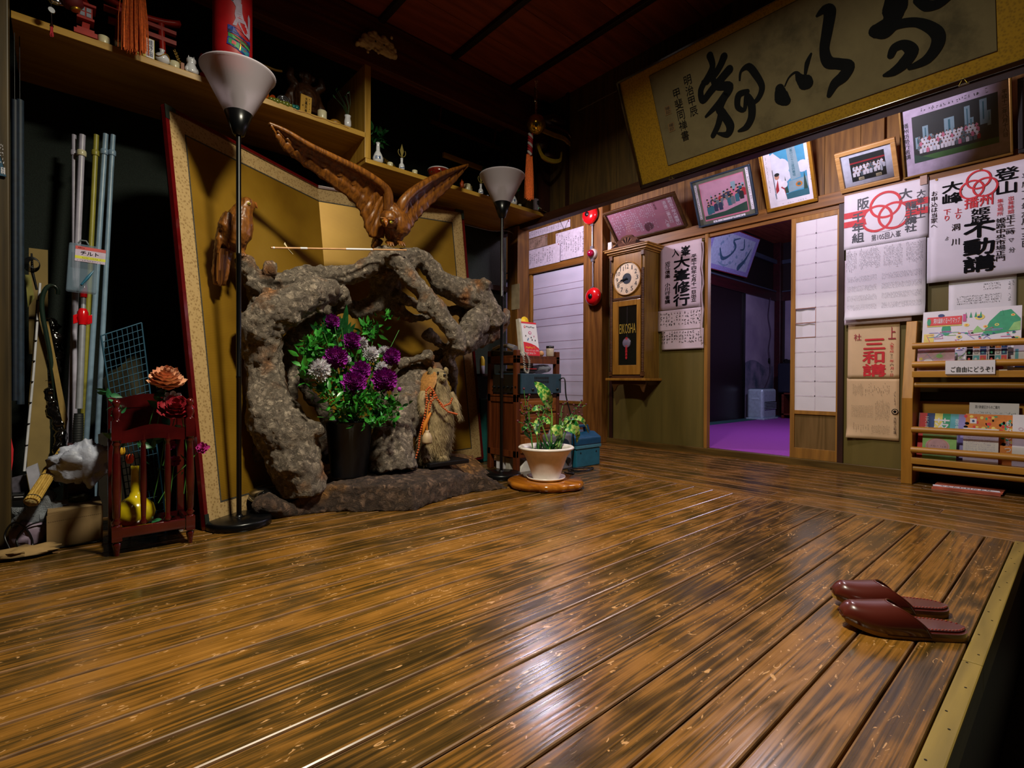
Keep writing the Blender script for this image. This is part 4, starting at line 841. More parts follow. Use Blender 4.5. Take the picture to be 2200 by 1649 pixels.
for nm, bl, tl, br, tr, near in (('left', LB, LT, FB, FT, 0), ('right', FB, FT, RB_, RT, 1)):
    U = ((br-bl)+(tr-tl))/2; V = tl-bl; N = U.cross(V).normalized(); N = N if N.dot(Vector((1, 0, 0))) > 0 else -N
    def S(u, v, o=0): return (bl*(1-u)+br*u)*(1-v)+(tl*(1-u)+tr*u)*v+N*o
    L_ = U.length; H_ = V.length; fw = .016; bw = .075
    def rim(b, i0, i1, o, th):
        # no border along the fold between the two panels
        a, c, d, e = i0/L_, i0/H_, i1/L_, i1/H_; F = 1-2*near
        def m_(u): return u if not near else 1-u
        for q in (((a, c), (1, c), (1, e), (d, e)), ((a, 1-c), (1, 1-c), (1, 1-e), (d, 1-e)), ((a, c), (a, 1-c), (d, 1-e), (d, e))):
            q = [(m_(u), v) for u, v in q]
            for k in range(6):
                t0, t1 = k/6, (k+1)/6; L4 = lambda i, j, t: (q[i][0]*(1-t)+q[j][0]*t, q[i][1]*(1-t)+q[j][1]*t)
                b.prism([S(*L4(0, 1, t0), o), S(*L4(0, 1, t1), o), S(*L4(3, 2, t1), o), S(*L4(3, 2, t0), o)], -N*th)
    b = B(); b.grid(lambda u, v: S(.003+.994*u, .003+.994*v, -.012), 6, 6); pn = b.done('panel_board', M_DARKB, sc, solid=.016)
    b = B(); a, c = (fw+bw)/L_, (fw+bw)/H_
    b.grid(lambda u, v: S(*((a+(1-a)*u, c+(1-2*c)*v) if not near else ((1-a)*u, c+(1-2*c)*v)), -.0005), 6, 6); b.done('gold_leaf_panel', m_gs, sc)
    b = B(); rim(b, fw, fw+bw, .0005, .002); b.done('brocade_border', m_br, sc)
    b = B(); rim(b, fw+bw-.003, fw+bw+.003, .0015, .002); b.done('trim_strip', m_bk, sc)
    b = B(); rim(b, 0, fw, .008, .02); b.done('lacquer_frame', m_lq, sc)
    b = B()
    for (u, v) in ((0, 0), (0, 1), (1, 1), (1, 0)):
        if (u == 1) != (near == 1): continue
        su = 1 if u == 0 else -1; sv = 1 if v == 0 else -1
        p = S(u, v, .004); b.prism([p+N*.006, p+N*.006+U.normalized()*su*.06, p+N*.006+U.normalized()*su*.06+V.normalized()*sv*.018, p+N*.006+U.normalized()*su*.018+V.normalized()*sv*.018, p+N*.006+U.normalized()*su*.018+V.normalized()*sv*.06, p+N*.006+V.normalized()*sv*.06], -N*.004)
    b.done('corner_fitting', m_mt, sc)
# ================================================================ floor lamps
m_shd, t = newmat('frosted_lamp_plastic', .38); t.b.inputs['Base Color'].default_value = lin('#efe6f4'); t.b.inputs['Transmission Weight'].default_value = .6; t.b.inputs['Roughness'].default_value = .5; t.b.inputs['IOR'].default_value = 1.2
m_bulb = mat('lamp_bulb', '#e8e0dc', .3)
def floor_lamp():
    t = thing('floor_lamp', None, 'floor lamp')
    b = B(); b.lathe([(.118, 0), (.122, .006), (.122, .026), (.116, .032), (.03, .034), (.014, .037), (.012, .045)], seg=48); b.done('base', M_BLKM, t)
    b = B(); b.lathe([(.0095, .04), (.0095, .60), (.0105, .602), (.0105, .61), (.0095, .612), (.0095, 1.1), (.0105, 1.102), (.0105, 1.11), (.0095, 1.112), (.0095, 1.60)], seg=14); b.done('pole', M_BLKM, t)
    b = B(); b.lathe([(.016, 1.585), (.022, 1.59), (.052, 1.675), (.05, 1.676), (.0, 1.66)], seg=32); b.done('cone_holder', M_BLKM, t)
    b = B(); b.lathe([(.047, 1.672), (.052, 1.676), (.132, 1.832), (.138, 1.836), (.139, 1.841), (.135, 1.842), (.127, 1.834), (.047, 1.68)], seg=56); b.done('lamp_shade', m_shd, t)
    b = B(); b.lathe([(.0, 1.665), (.016, 1.67), (.018, 1.70), (.028, 1.73), (.03, 1.75), (.02, 1.775), (0, 1.782)], seg=20); b.done('bulb', m_bulb, t); return t
l1 = floor_lamp(); l1.location = (-2.297, .545, 0); l1['label'] = 'black floor lamp with frosted bowl shade standing left of the driftwood, nearer one'; l1['group'] = 'black torchiere floor lamps'
l2 = dup(l1, (-2.375, 2.02, 0), label='black floor lamp with frosted bowl shade standing right of the driftwood by the drawer cabinet')
# ================================================================ driftwood
def bark(name, a, b_, c, d, bs=.8, sc_=1.0):
    m, t = newmat(name, .88); tc = t.n('ShaderNodeTexCoord'); n1 = t.n('ShaderNodeTexNoise'); n1.inputs['Scale'].default_value = 5*sc_; n1.inputs['Detail'].default_value = 5; t.l(tc.outputs['Object'], n1.inputs['Vector'])
    n2 = t.n('ShaderNodeTexNoise'); n2.inputs['Scale'].default_value = 38*sc_; n2.inputs['Detail'].default_value = 8; n2.inputs['Roughness'].default_value = .7; n2.inputs['Distortion'].default_value = .8; t.l(tc.outputs['Object'], n2.inputs['Vector'])
    vo = t.n('ShaderNodeTexVoronoi', feature='DISTANCE_TO_EDGE'); vo.inputs['Scale'].default_value = 26*sc_
    ad = t.n('ShaderNodeVectorMath', operation='ADD'); t.l(tc.outputs['Object'], ad.inputs[0]); ml = t.n('ShaderNodeVectorMath', operation='SCALE'); t.l(n2.outputs[1], ml.inputs[0]); ml.inputs['Scale'].default_value = .10; t.l(ml.outputs[0], ad.inputs[1]); t.l(ad.outputs[0], vo.inputs['Vector'])
    cr = t.ramp(vo.outputs[0], [(.0, (0, 0, 0, 1)), (.22, (1, 1, 1, 1))])
    base = t.ramp(n2.outputs[0], [(.30, lin(a)), (.55, lin(b_)), (.75, lin(c))])
    mx = t.n('ShaderNodeMix', data_type='RGBA'); t.l(t.ramp(n1.outputs[0], [(.56, (0, 0, 0, 1)), (.66, (1, 1, 1, 1))]), mx.inputs['Factor']); t.l(base, mx.inputs[6]); mx.inputs[7].default_value = lin(d)
    m2 = t.n('ShaderNodeMix', data_type='RGBA', blend_type='MULTIPLY'); m2.inputs['Factor'].default_value = .38; t.l(mx.outputs[2], m2.inputs[6]); t.l(cr, m2.inputs[7]); t.l(m2.outputs[2], t.b.inputs['Base Color'])
    h = t.math('ADD', t.math('MULTIPLY', n2.outputs[0], 1.0), t.math('MULTIPLY', cr, .5)); t.bump(h, bs, .022); return m
M_BARK = bark('driftwood_bark', '#4c4038', '#a0907f', '#d2c2ae', '#a06c40')
M_SLAB = bark('burl_slab', '#2a1c1c', '#6d5444', '#93725a', '#9a6a34', 1.0, .7)
r = thing('driftwood', 'huge gnarled grey driftwood root arching over the flower bucket on a rough slab', 'driftwood', (-2.5, 1.2, 0))
def C1(x, y): return 480+x*.394, 500+y*.394
def limb(b, pts, X0=-2.5, mi=0, seg=12):
    """pts: (x, y in the zoomed crop, radius in crop units, depth offset towards the room)"""
    P = []; R_ = []
    for x, y, rr, dx in pts:
        p = atX(*C1(x, y), X0+dx); P.append(p); R_.append(rr*.394*dep(p)/FPX)
    Q = []; S_ = []; n = len(P)
    for i in range(n-1):
        p0, p1, p2, p3 = P[max(0, i-1)], P[i], P[i+1], P[min(n-1, i+2)]
        for k in range(5):
            t_ = k/5; Q.append(.5*((2*p1)+(-p0+p2)*t_+(2*p0-5*p1+4*p2-p3)*t_*t_+(-p0+3*p1-3*p2+p3)*t_**3)); S_.append(R_[i]*(1-t_)+R_[i+1]*t_)
    Q.append(P[-1]); S_.append(R_[-1]); b.tube(Q, S_, seg); return Q
b = B()
limb(b, [(440, 1430, 108, .22), (395, 1250, 142, .20), (325, 1080, 152, .17), (258, 960, 130, .14), (240, 840, 98, .12), (230, 720, 90, .10), (210, 610, 104, .10), (200, 520, 112, .12), (290, 430, 104, .16), (400, 370, 100, .17), (500, 325, 86, .17), (580, 310, 60, .17), (625, 300, 34, .17)], -2.55)
limb(b, [(230, 480, 70, 0), (215, 400, 66, -.02), (175, 280, 58, -.03), (135, 190, 50, -.02), (120, 130, 42, 0)], -2.5)
limb(b, [(200, 260, 30, 0), (240, 210, 24, .02), (245, 195, 12, .03)], -2.5)
limb(b, [(300, 400, 70, 0), (310, 310, 75, -.02), (400, 250, 62, -.02), (520, 225, 48, 0), (640, 235, 50, .02), (720, 220, 52, .04), (800, 170, 52, .06), (880, 110, 46, .08), (900, 80, 34, .08)], -2.5)
limb(b, [(870, 110, 50, .08), (950, 160, 56, .10), (1010, 240, 48, .12), (1090, 330, 50, .14), (1170, 430, 52, .16), (1240, 520, 50, .18), (1280, 590, 48, .18), (1275, 640, 36, .18)], -2.5)
limb(b, [(940, 130, 40, .02), (1050, 130, 44, 0), (1120, 190, 50, 0), (1200, 270, 62, 0), (1300, 320, 78, 0), (1390, 340, 84, 0), (1430, 420, 74, .02), (1480, 470, 60, .02), (1550, 440, 24, 0)], -2.45)
limb(b, [(1440, 390, 60, 0), (1380, 480, 74, .04), (1330, 560, 62, .06), (1260, 620, 48, .02), (1225, 680, 34, 0), (1250, 760, 26, -.03), (1255, 860, 18, -.06), (1245, 960, 14, -.1)], -2.48)
limb(b, [(1500, 440, 50, 0), (1520, 510, 36, 0), (1430, 560, 48, 0), (1330, 620, 38, 0), (1230, 650, 34, 0)], -2.48)
limb(b, [(860, 180, 90, -.02), (880, 270, 70, -.06), (840, 370, 60, -.08), (740, 420, 44, -.08), (650, 390, 36, -.04), (570, 350, 40, .02)], -2.55)
limb(b, [(900, 250, 60, -.1), (900, 380, 62, -.1), (960, 430, 40, -.08), (1040, 465, 28, -.06), (1130, 440, 26, -.04), (1300, 420, 30, 0)], -2.55)
limb(b, [(940, 330, 30, -.05), (1020, 380, 24, -.03), (1110, 420, 22, 0)], -2.5)
limb(b, [(630, 310, 40, .05), (650, 400, 44, 0), (560, 430, 40, -.05), (460, 500, 40, -.1), (350, 620, 50, -.1), (380, 760, 30, -.06), (380, 860, 26, 0), (355, 960, 26, .06), (420, 1050, 40, .1)], -2.5)
limb(b, [(540, 560, 30, -.12), (480, 700, 36, -.12), (430, 800, 26, -.1), (480, 900, 30, -.1), (560, 1000, 40, -.1), (560, 1250, 55, -.1)], -2.53)
limb(b, [(350, 1020, 60, .1), (440, 1060, 70, .16), (510, 1090, 48, .2), (530, 1100, 22, .2)], -2.5)
limb(b, [(280, 1130, 50, .0), (210, 1190, 44, -.04), (195, 1240, 34, -.05)], -2.45)
limb(b, [(920, 1290, 134, .14), (915, 1200, 126, .13), (925, 1110, 108, .12), (960, 1010, 88, .08), (1000, 900, 92, 0), (1030, 800, 108, -.08), (1040, 740, 88, -.12), (1010, 700, 40, -.12)], -2.5)
limb(b, [(1000, 1090, 50, .1), (1040, 980, 44, .1), (1020, 930, 26, .1)], -2.5)
limb(b, [(950, 720, 26, 0), (1040, 690, 24, .02), (1100, 690, 22, .03), (1150, 740, 18, 0)], -2.5)
limb(b, [(1100, 700, 36, -.08), (1180, 660, 30, -.06), (1250, 640, 36, 0)], -2.5)
limb(b, [(900, 620, 16, .0), (905, 700, 22, -.05), (870, 800, 26, -.08), (860, 1000, 40, -.05)], -2.55)
limb(b, [(1150, 560, 14, 0), (1110, 550, 10, 0)], -2.5)
limb(b, [(1190, 620, 26, 0), (1130, 545, 22, 0), (1100, 552, 10, 0)], -2.5)
for _ in range(46):
    q = random.choice(b.v); p = Vector(q)
    if p.z > .2 and random.random() < .8: b.ball(p, random.uniform(.015, .042), 8)
b.done('root', M_BARK, r, remesh=.011, disp=[('CLOUDS', .09, .04), ('CLOUDS', .03, .022), ('CLOUDS', .012, .008)])
b = B(); top = [(-2.37, .575, .04), (-2.31, .70, .05), (-2.31, .80, .11), (-2.27, .92, .13), (-2.14, 1.08, .135), (-2.05, 1.20, .125), (-2.10, 1.32, .115), (-2.15, 1.5, .115), (-2.18, 1.62, .12), (-2.16, 1.72, .09), (-2.13, 1.84, .012)]
back = [(-2.35, 1.95, .02), (-2.58, 1.95, .14), (-2.70, 1.75, .16), (-2.72, 1.4, .14), (-2.66, 1.1, .13), (-2.54, .88, .10), (-2.42, .70, .06)]
ring_ = top+back
bot = [(x+.025*(1 if i < len(top) else -.3), y, 0) for i, (x, y, z) in enumerate(ring_)]
n = len(ring_); ctr = Vector((-2.42, 1.3, .125)); vs = [Vector(p) for p in bot]+[Vector(p)+Vector((.01, 0, -.02)) for p in ring_]+[(Vector(p)*.82+ctr*.18) for p in ring_]+[(Vector(p)*.4+ctr*.6) for p in ring_]+[ctr]
fs = [(k*n+i, k*n+(i+1) % n, (k+1)*n+(i+1) % n, (k+1)*n+i) for k in range(3) for i in range(n)]+[(3*n+i, 3*n+(i+1) % n, 4*n) for i in range(n)]+[tuple(range(n-1, -1, -1))]
b.add(vs, fs, 0, True)
limb(b, [(180, 1510, 44, .0), (240, 1480, 62, .02), (310, 1500, 50, .02), (420, 1510, 36, .02), (560, 1480, 30, .03)], -2.33)
b.done('base_slab', M_SLAB, r, remesh=.010, disp=[('CLOUDS', .07, .022), ('CLOUDS', .02, .010)])
b = B(); ce = atX(*C1(608, 318), -2.36); b.ball(ce, (.03, .022, .03), 14); b.done('cut_end', mat('cut_wood_face', '#3a2c20', .8, var=.3), r)
# dark glazed jar lying behind the root
p = atX(574, 1068, -2.41); t = thing('glazed_jar', 'black glossy jar with a silver wave pattern lying behind the left end of the slab', 'jar', (p.x, p.y, 0))
b = B(); b.lathe([(.03, .05), (.06, .055), (.078, .075), (.070, .105), (.045, .12), (.038, .123), (.034, .12)], (p.x, p.y, 0), 28); b.done('body', mat('black_glaze', '#0a0b0c', .08, coat=1), t)
b = B(); b.tube([Vector((p.x, p.y, 0))+Vector((.077*cos(a/6), .077*sin(a/6), .08+.007*sin(a*1.3))) for a in range(-12, 20)], .0022, 5); b.done('silver_pattern', M_CHROME, t)
# ================================================================ carved birds
W_EAG = wood('carved_eagle_wood', '#3a1c08', '#8c5418', 'z', 3.2, .4, ring=6, bump=.5, coat=.05); m_eye = mat('yellow_glass_eye', '#b8a82a', .08, coat=1)
# flying eagle
r = thing('eagle_carving', 'large carved wooden eagle with both wings raised, perched on top of the driftwood', 'carving', atX(850, 520, -2.42))
def C2(x, y): return 440+x*.2728, 250+y*.2728
def W3(x, y, X): return atX(*C2(x, y), X)
def interp(L, t_):
    n = len(L)-1; f = min(t_*n, n-1e-6); i = int(f); g_ = f-i; p0, p1, p2, p3 = L[max(0, i-1)], L[i], L[i+1], L[min(n, i+2)]
    return .5*((2*p1)+(-p0+p2)*g_+(2*p0-5*p1+4*p2-p3)*g_*g_+(-p0+3*p1-3*p2+p3)*g_**3)
lead = [W3(1440, 740, -2.40), W3(1440, 620, -2.38), W3(1400, 550, -2.37), W3(1240, 440, -2.35), W3(1040, 340, -2.33), W3(820, 230, -2.31), W3(640, 120, -2.30), W3(505, 58, -2.30)]
trail = [W3(1400, 960, -2.45), W3(1290, 930, -2.46), W3(1230, 770, -2.45), W3(1150, 660, -2.44), W3(940, 500, -2.41), W3(720, 340, -2.38), W3(600, 235, -2.34), W3(508, 66, -2.305)]
def wing(b, lead, trail, nf, th=.010):
    nrm = Vector((1, 0, 0))
    def f(u, v):
        a, c = interp(lead, u), interp(trail, u); d = (c-a)
        ph = u*nf; saw = (ph % 1.0); ex = .0 if v < .6 else (v-.6)*.10*(1-abs(saw*2-1))
        p = a+d*(v+ex*(1 if u > .08 else 0)); bulge = .018*sin(pi*min(1, v*1.4))*(1-u*.6)
        feather = .013*((ph+v*.35) % 1.0)*min(1, v*3)
        p = p-nrm*bulge+nrm*feather+nrm*(.006*sin(v*26+ph*.4)*(1-v)*.5); return p
    b.grid(f, nf*6, 16)
b = B(); wing(b, lead, trail, 13); wl = b.done('wing', W_EAG, r, solid=.012)
b = B(); b.tube([interp(lead, k/24)+Vector((.004, 0, 0)) for k in range(25)], [.026*(1-k/27)**.8+.002 for k in range(25)], 10); b.done('leading_edge', W_EAG, wl)
lead2 = [W3(1530, 750, -2.40), W3(1560, 670, -2.38), W3(1640, 590, -2.38), W3(1760, 510, -2.40), W3(1880, 450, -2.43), W3(1990, 410, -2.46), W3(2068, 382, -2.48)]
trail2 = [W3(1570, 950, -2.43), W3(1640, 840, -2.44), W3(1700, 770, -2.45), W3(1800, 670, -2.46), W3(1910, 570, -2.48), W3(2000, 470, -2.49), W3(2066, 388, -2.485)]
b = B(); wing(b, lead2, trail2, 11); wl2 = b.done('wing', W_EAG, r, solid=.012)
b = B(); b.tube([interp(lead2, k/24)+Vector((.006, 0, 0)) for k in range(25)], [.028*(1-k/26)**.8+.002 for k in range(25)], 10); b.done('leading_edge', W_EAG, wl2)
b = B(); b.tube([W3(1440, 720, -2.42), W3(1490, 800, -2.41), W3(1495, 880, -2.41), W3(1490, 950, -2.44), W3(1480, 1010, -2.47)], [.05, .066, .062, .05, .02], 14)
b.tube([W3(1435, 560, -2.38), W3(1450, 640, -2.39), W3(1455, 740, -2.40), W3(1480, 800, -2.40)], [.02, .02, .028, .04], 10); b.tube([W3(1590, 640, -2.38), W3(1560, 700, -2.39), W3(1535, 770, -2.40)], [.022, .028, .04], 10)
b.ball(W3(1450, 810, -2.345), (.05, .046, .045), 16); b.ball(W3(1520, 850, -2.40), (.06, .075, .07), 16)
b.tube([W3(1370, 960, -2.47), W3(1345, 1010, -2.49), W3(1320, 1040, -2.50)], [.03, .025, .012], 8)
b.done('body', W_EAG, r, remesh=.006, disp=[('CLOUDS', .012, .007)])
b = B(); p = W3(1422, 835, -2.298); b.tube([p+Vector((-.012, 0, .012)), p+Vector((.008, -.002, .004)), p+Vector((.014, -.003, -.012)), p+Vector((.010, -.002, -.024))], [.014, .012, .007, .001], 10); b.done('beak', mat('carved_beak', '#8a5020', .3), r)
for (x, y, X) in ((1468, 833, -2.302), (1408, 822, -2.305)):
    b = B(); p = W3(x, y, X); b.ball(p, .009, 10); e_ = b.done('eye', m_eye, r)
    b = B(); b.ball(p+Vector((.006, 0, 0)), .0045, 8); b.done('pupil', M_BLK, e_)
    b = B(); b.tube([p+Vector((.002, -.018, .012)), p+Vector((.008, 0, .011)), p+Vector((.002, .016, .016))], [.003, .005, .003], 6); b.done('brow', W_EAG, r)
for dx in (-30, 60):
    b = B(); q = W3(1480+dx, 1010, -2.40)
    for k in (-1, 0, 1): b.tube([q+Vector((-.01, k*.006, .015)), q+Vector((.015, k*.013, .004)), q+Vector((.022, k*.017, -.012))], [.010, .008, .003], 7)
    b.done('talon', W_EAG, r)
# perched hawk
r = thing('hawk_carving', 'smaller carved wooden hawk with folded wings perched on the left stub of the driftwood', 'carving', atX(510, 545, -2.44))
XH = -2.42
b = B(); b.tube([W3(330, 690, XH), W3(300, 740, XH), W3(270, 830, XH), W3(250, 930, XH), W3(240, 1010, XH), W3(260, 1070, XH)], [.030, .040, .058, .060, .042, .012], 14)
b.ball(W3(330, 700, XH), (.036, .036, .034), 14); b.tube([W3(220, 830, XH-.02), W3(170, 960, XH-.03), W3(140, 1100, XH-.04), W3(120, 1240, XH-.04), W3(118, 1330, XH-.04)], [.05, .044, .036, .034, .024], 10, sq=.6)
b.tube([W3(290, 980, XH), W3(285, 1060, XH), W3(300, 1085, XH)], [.026, .016, .014], 8)
b.done('body', W_EAG, r, remesh=.006, disp=[('CLOUDS', .012, .008)])
b = B()
for k, (x0_, y0_, x1_, y1_, rr) in enumerate(((190, 760, 130, 960, .022), (215, 775, 150, 1010, .022), (165, 770, 108, 930, .016), (235, 820, 185, 1040, .018), (140, 850, 100, 1080, .014))): b.tube([W3(x0_, y0_, XH+.035-.006*k), W3((x0_+x1_)/2-4, (y0_+y1_)/2, XH+.035-.004*k), W3(x1_, y1_, XH+.012)], [rr*.8, rr, rr*.35], 8)
b.done('folded_wing', W_EAG, r, remesh=.005, disp=[('CLOUDS', .01, .006)])
b = B()
for k in range(7): b.tube([W3(150-8*k+20, 1040, XH-.005), W3(140-7*k+10, 1200, XH-.01), W3(132-7*k+8, 1335-12*abs(k-3), XH-.01)], [.010, .010, .004], 6)
b.done('tail_feathers', W_EAG, r)
b = B(); p = W3(388, 700, XH); b.tube([p+Vector((0, -.02, .004)), p+Vector((0, .006, .004)), p+Vector((0, .014, -.010))], [.016, .011, .002], 10); b.done('beak', MM['carved_beak'], r)
b = B(); p = W3(347, 688, XH+.034); b.ball(p, .007, 10); e_ = b.done('eye', m_eye, r); b = B(); b.ball(p+Vector((.005, 0, 0)), .0035, 8); b.done('pupil', M_BLK, e_)
b = B()
for k in (-1, 0, 1): b.tube([W3(290, 1070, XH+.01), W3(300+k*14, 1085, XH+.03), W3(310+k*14, 1100, XH+.035)], [.008, .007, .003], 6)
b.done('talon', W_EAG, r)
# arrow lying across the root
t = thing('wooden_arrow', 'thin pale wooden ceremonial arrow lying level on the driftwood below the eagle', 'arrow', atX(720, 535, -2.36))
a, c = atX(582, 532, -2.33), atX(873, 537, -2.33)
b = B(); b.tube([a, c], .0042, 8); b.done('shaft', mat('pale_cedar', '#c39468', .5), t)
b = B()
for x0, x1 in ((586, 590), (645, 660), (743, 800)): b.tube([atX(x0, 532+(x0-582)*.017, -2.33), atX(x1, 532+(x1-582)*.017, -2.33)], .0048, 8)
b.done('paper_band', M_WHITE, t)
b = B()
for k in range(3):
    b.add([atX(612, 520, -2.33), atX(617, 532, -2.33), atX(630, 546, -2.33+.01*k), atX(626, 545, -2.33-.01*k), atX(610, 524, -2.33+.004*k)], [(0, 1, 2, 3, 4)])
b.done('fletching', mat('cream_feather', '#cdbf9a', .7), t, solid=.001)
# ================================================================ bucket with flowers
pb = Vector((-2.365, 1.045, .128)); k_ = dep(pb)/FPX
t = thing('flower_bucket', 'black ribbed plastic bucket full of flowers standing on the slab inside the driftwood arch', 'bucket', pb)
b = B(); ns = 96; prof = [(.082, 0), (.084, .01), (.108, .255), (.114, .262), (.114, .274), (.108, .276), (.104, .268), (.08, .012)]
vs = []; 
for i, (r_, h) in enumerate(prof):
    for k in range(ns): a = 2*pi*k/ns; rr = r_*(1-.022*(k % 2) if i in (1, 2) else 1); vs.append(pb+Vector((rr*cos(a), rr*sin(a), h)))
b.add(vs, [(i*ns+k, i*ns+(k+1) % ns, (i+1)*ns+(k+1) % ns, (i+1)*ns+k) for i in range(len(prof)-1) for k in range(ns)]+[tuple(range(ns-1, -1, -1))], 0, True); b.done('bucket_body', mat('black_bucket_plastic', '#0b0d12', .35), t)
b = B(); b.lathe([(0, .235), (.10, .235)], pb, 24); b.done('water', mat('dark_water', '#10140f', .05), t)
def petalflower(n, rad, layers, m, name, cup=.5, wd=.34, droop=0, seed=1, center=None, flat=False):
    """one blossom around the origin facing +Z"""
    R = random.Random(seed); b = B()
    for L in range(layers):
        f = L/(max(1, layers-1)); cnt = max(5, int(n*(1-.55*f))); rr = rad*(1-.62*f); tilt = (.12+cup*1.15*f)-droop*(1-f)
        for k in range(cnt):
            a = 2*pi*(k+.5*(L % 2))/cnt+R.uniform(-.08, .08); l = rr*R.uniform(.88, 1.1); w_ = l*wd*(1 if not flat else 1.2); tt = tilt+R.uniform(-.1, .1)
            d = Vector((cos(a)*cos(tt), sin(a)*cos(tt), sin(tt))); s_ = Vector((-sin(a), cos(a), 0)); u = s_.cross(d)*-1
            p0 = Vector((0, 0, rad*.10*L)); c = -u*l*.10
            P = [p0, p0+d*l*.45-s_*w_*.8+c*0, p0+d*l*.5+c*1.6, p0+d*l*.45+s_*w_*.8, p0+d*l*.85-s_*w_*.62+u*l*.06, p0+d*l*.86+c*.6, p0+d*l*.85+s_*w_*.62+u*l*.06, p0+d*l+u*l*.12]
            b.add(P, [(0, 1, 2), (0, 2, 3), (1, 4, 5, 2), (2, 5, 6, 3), (4, 7, 5), (5, 7, 6)], 0, True)
    o = b.done(name, m, None); return o
def aim(o, p, d, rz=0, sc=1):
    q = Vector(d).normalized().to_track_quat('Z', 'Y'); o.rotation_mode = 'QUATERNION'; o.rotation_quaternion = q @ Vector((0, 0, 1)).rotation_difference(Vector((0, 0, 1))); o.location = p; o.scale = (sc,)*3
m_pur = mat('purple_petals', '#98209a', .55, var=.35, scale=60, sss=.1); m_wht = mat('white_petals', '#f4f0f6', .6, var=.05, sss=.15)
m_leaf = mat('dark_green_leaves', '#1f6b22', .32, var=.45, scale=25, c2='#3f9a34'); m_leafd = mat('deep_green_leaves', '#12401c', .3, var=.4, scale=25); m_stem = mat('green_stems', '#3e7a30', .5)
dah = petalflower(26, .05, 7, m_pur, 'dahlia_petals', .9, .22, .1, 3); chy = petalflower(34, .05, 7, m_wht, 'chrysanthemum_petals', 1.0, .10, .15, 4)
def bloom(kind, src, x, y, rpx, X, label, group, i):
    p = atX(x, y, X); t = thing(kind, label, 'flower', p, group); o = src if i == 0 else src.copy()
    if i: COL.objects.link(o)
    o.parent = t; o.rotation_mode = 'QUATERNION'; d = (CO+Vector((random.uniform(-.5, .3), random.uniform(-.6, .6), random.uniform(-.2, .9)))-p).normalized()
    o.rotation_quaternion = d.to_track_quat('Z', 'Y'); s_ = rpx*dep(p)/FPX/.05; o.scale = (s_,)*3; o.location = (0, 0, 0)
    b = B(); q = pb+Vector((random.uniform(-.05, .05), random.uniform(-.05, .05), .26)); b.tube([p-d*.012, p-d*.05+(q-p)*.35, q], .0026, 6); b.done('stem', m_stem, t); return t
G1 = 'purple blossoms in the black bucket'; G2 = 'white blossoms in the black bucket'
for i, (x, y, rr, X, lb) in enumerate(((722, 768, 26, -2.25, 'dark purple dahlia right of the white blossom at the left of the bouquet'), (756, 732, 20, -2.28, 'purple dahlia near the top centre of the bouquet'), (712, 691, 18, -2.40, 'topmost small purple blossom under the driftwood arch'), (775, 795, 22, -2.24, 'purple dahlia above the big lowest one in the bouquet'), (761, 822, 27, -2.21, 'large lowest purple dahlia over the bucket'), (826, 816, 28, -2.22, 'large purple dahlia at the lower right of the bouquet'), (841, 765, 20, -2.27, 'purple dahlia at the far right beside a white blossom'))):
    bloom('purple_dahlia', dah, x, y, rr, X, lb, G1, i)
for i, (x, y, rr, X, lb) in enumerate(((686, 794, 27, -2.24, 'largest white chrysanthemum at the left of the bouquet'), (776, 738, 17, -2.29, 'white chrysanthemum right of the top purple dahlia'), (797, 760, 19, -2.27, 'white chrysanthemum in the middle right of the bouquet'), (819, 789, 15, -2.26, 'white chrysanthemum just above the lower right dahlia'), (825, 753, 12, -2.29, 'small white blossom beside the right purple dahlia'), (746, 772, 10, -2.26, 'smallest white blossom between two purple dahlias'))):
    bloom('white_chrysanthemum', chy, x, y, rr, X, lb, G2, i)
def leaf(b, p, d, l, w_, up=None, mi=0, bend=.25, seg=5, fold=.25):
    d = Vector(d).normalized(); s_ = d.cross(Vector(up or (0, 0, 1)));
    if s_.length < .05: s_ = Vector((0, 1, 0))
    s_.normalize(); n = s_.cross(d); vs = []
    for k in range(seg+1):
        f = k/seg; ww = w_*sin(pi*min(1, f**.8*.97+.03))*.5 if f < 1 else 0; c = Vector(p)+d*l*f-n*(l*bend*f*f); vs += [c-s_*ww+n*ww*fold, c, c+s_*ww+n*ww*fold]
    b.add(vs, [(3*k+j, 3*k+j+1, 3*k+j+4, 3*k+j+3) for k in range(seg) for j in (0, 1)], mi, True)
R = random.Random(11)
def rv(R): return Vector((R.gauss(0, 1), R.gauss(0, 1), R.gauss(0, 1))).normalized()
b = B()
for cx, cy, sx, sy, X, n_, l in ((668, 745, 18, 22, -2.30, 60, .045), (660, 790, 14, 26, -2.28, 50, .05), (692, 725, 26, 20, -2.38, 50, .05), (800, 705, 22, 16, -2.33, 60, .045), (832, 680, 14, 10, -2.36, 14, .04), (712, 830, 40, 22, -2.28, 90, .05), (770, 858, 46, 20, -2.22, 130, .045), (818, 880, 30, 26, -2.22, 110, .045), (806, 905, 24, 12, -2.18, 50, .045), (750, 780, 50, 40, -2.36, 120, .05), (740, 885, 30, 16, -2.26, 60, .05), (790, 790, 22, 40, -2.30, 60, .045), (845, 870, 10, 24, -2.25, 26, .04), (690, 760, 30, 30, -2.34, 50, .05)):
    for k in range(n_):
        p = atX(R.gauss(cx, sx*.6), R.gauss(cy, sy*.6), X+R.gauss(0, .03)); d = rv(R)+Vector((.5, -.1, .2)); leaf(b, p, d, l*R.uniform(.6, 1.2), l*.42, rv(R), 0, .2, 3)
for k in range(46):
    c = atX(R.uniform(655, 860), R.uniform(700, 900), -2.28); b.tube([pb+Vector((R.uniform(-.06, .06), R.uniform(-.06, .06), .25)), (pb+c)/2+Vector((.03, 0, .14)), c], .0018, 5, 1)
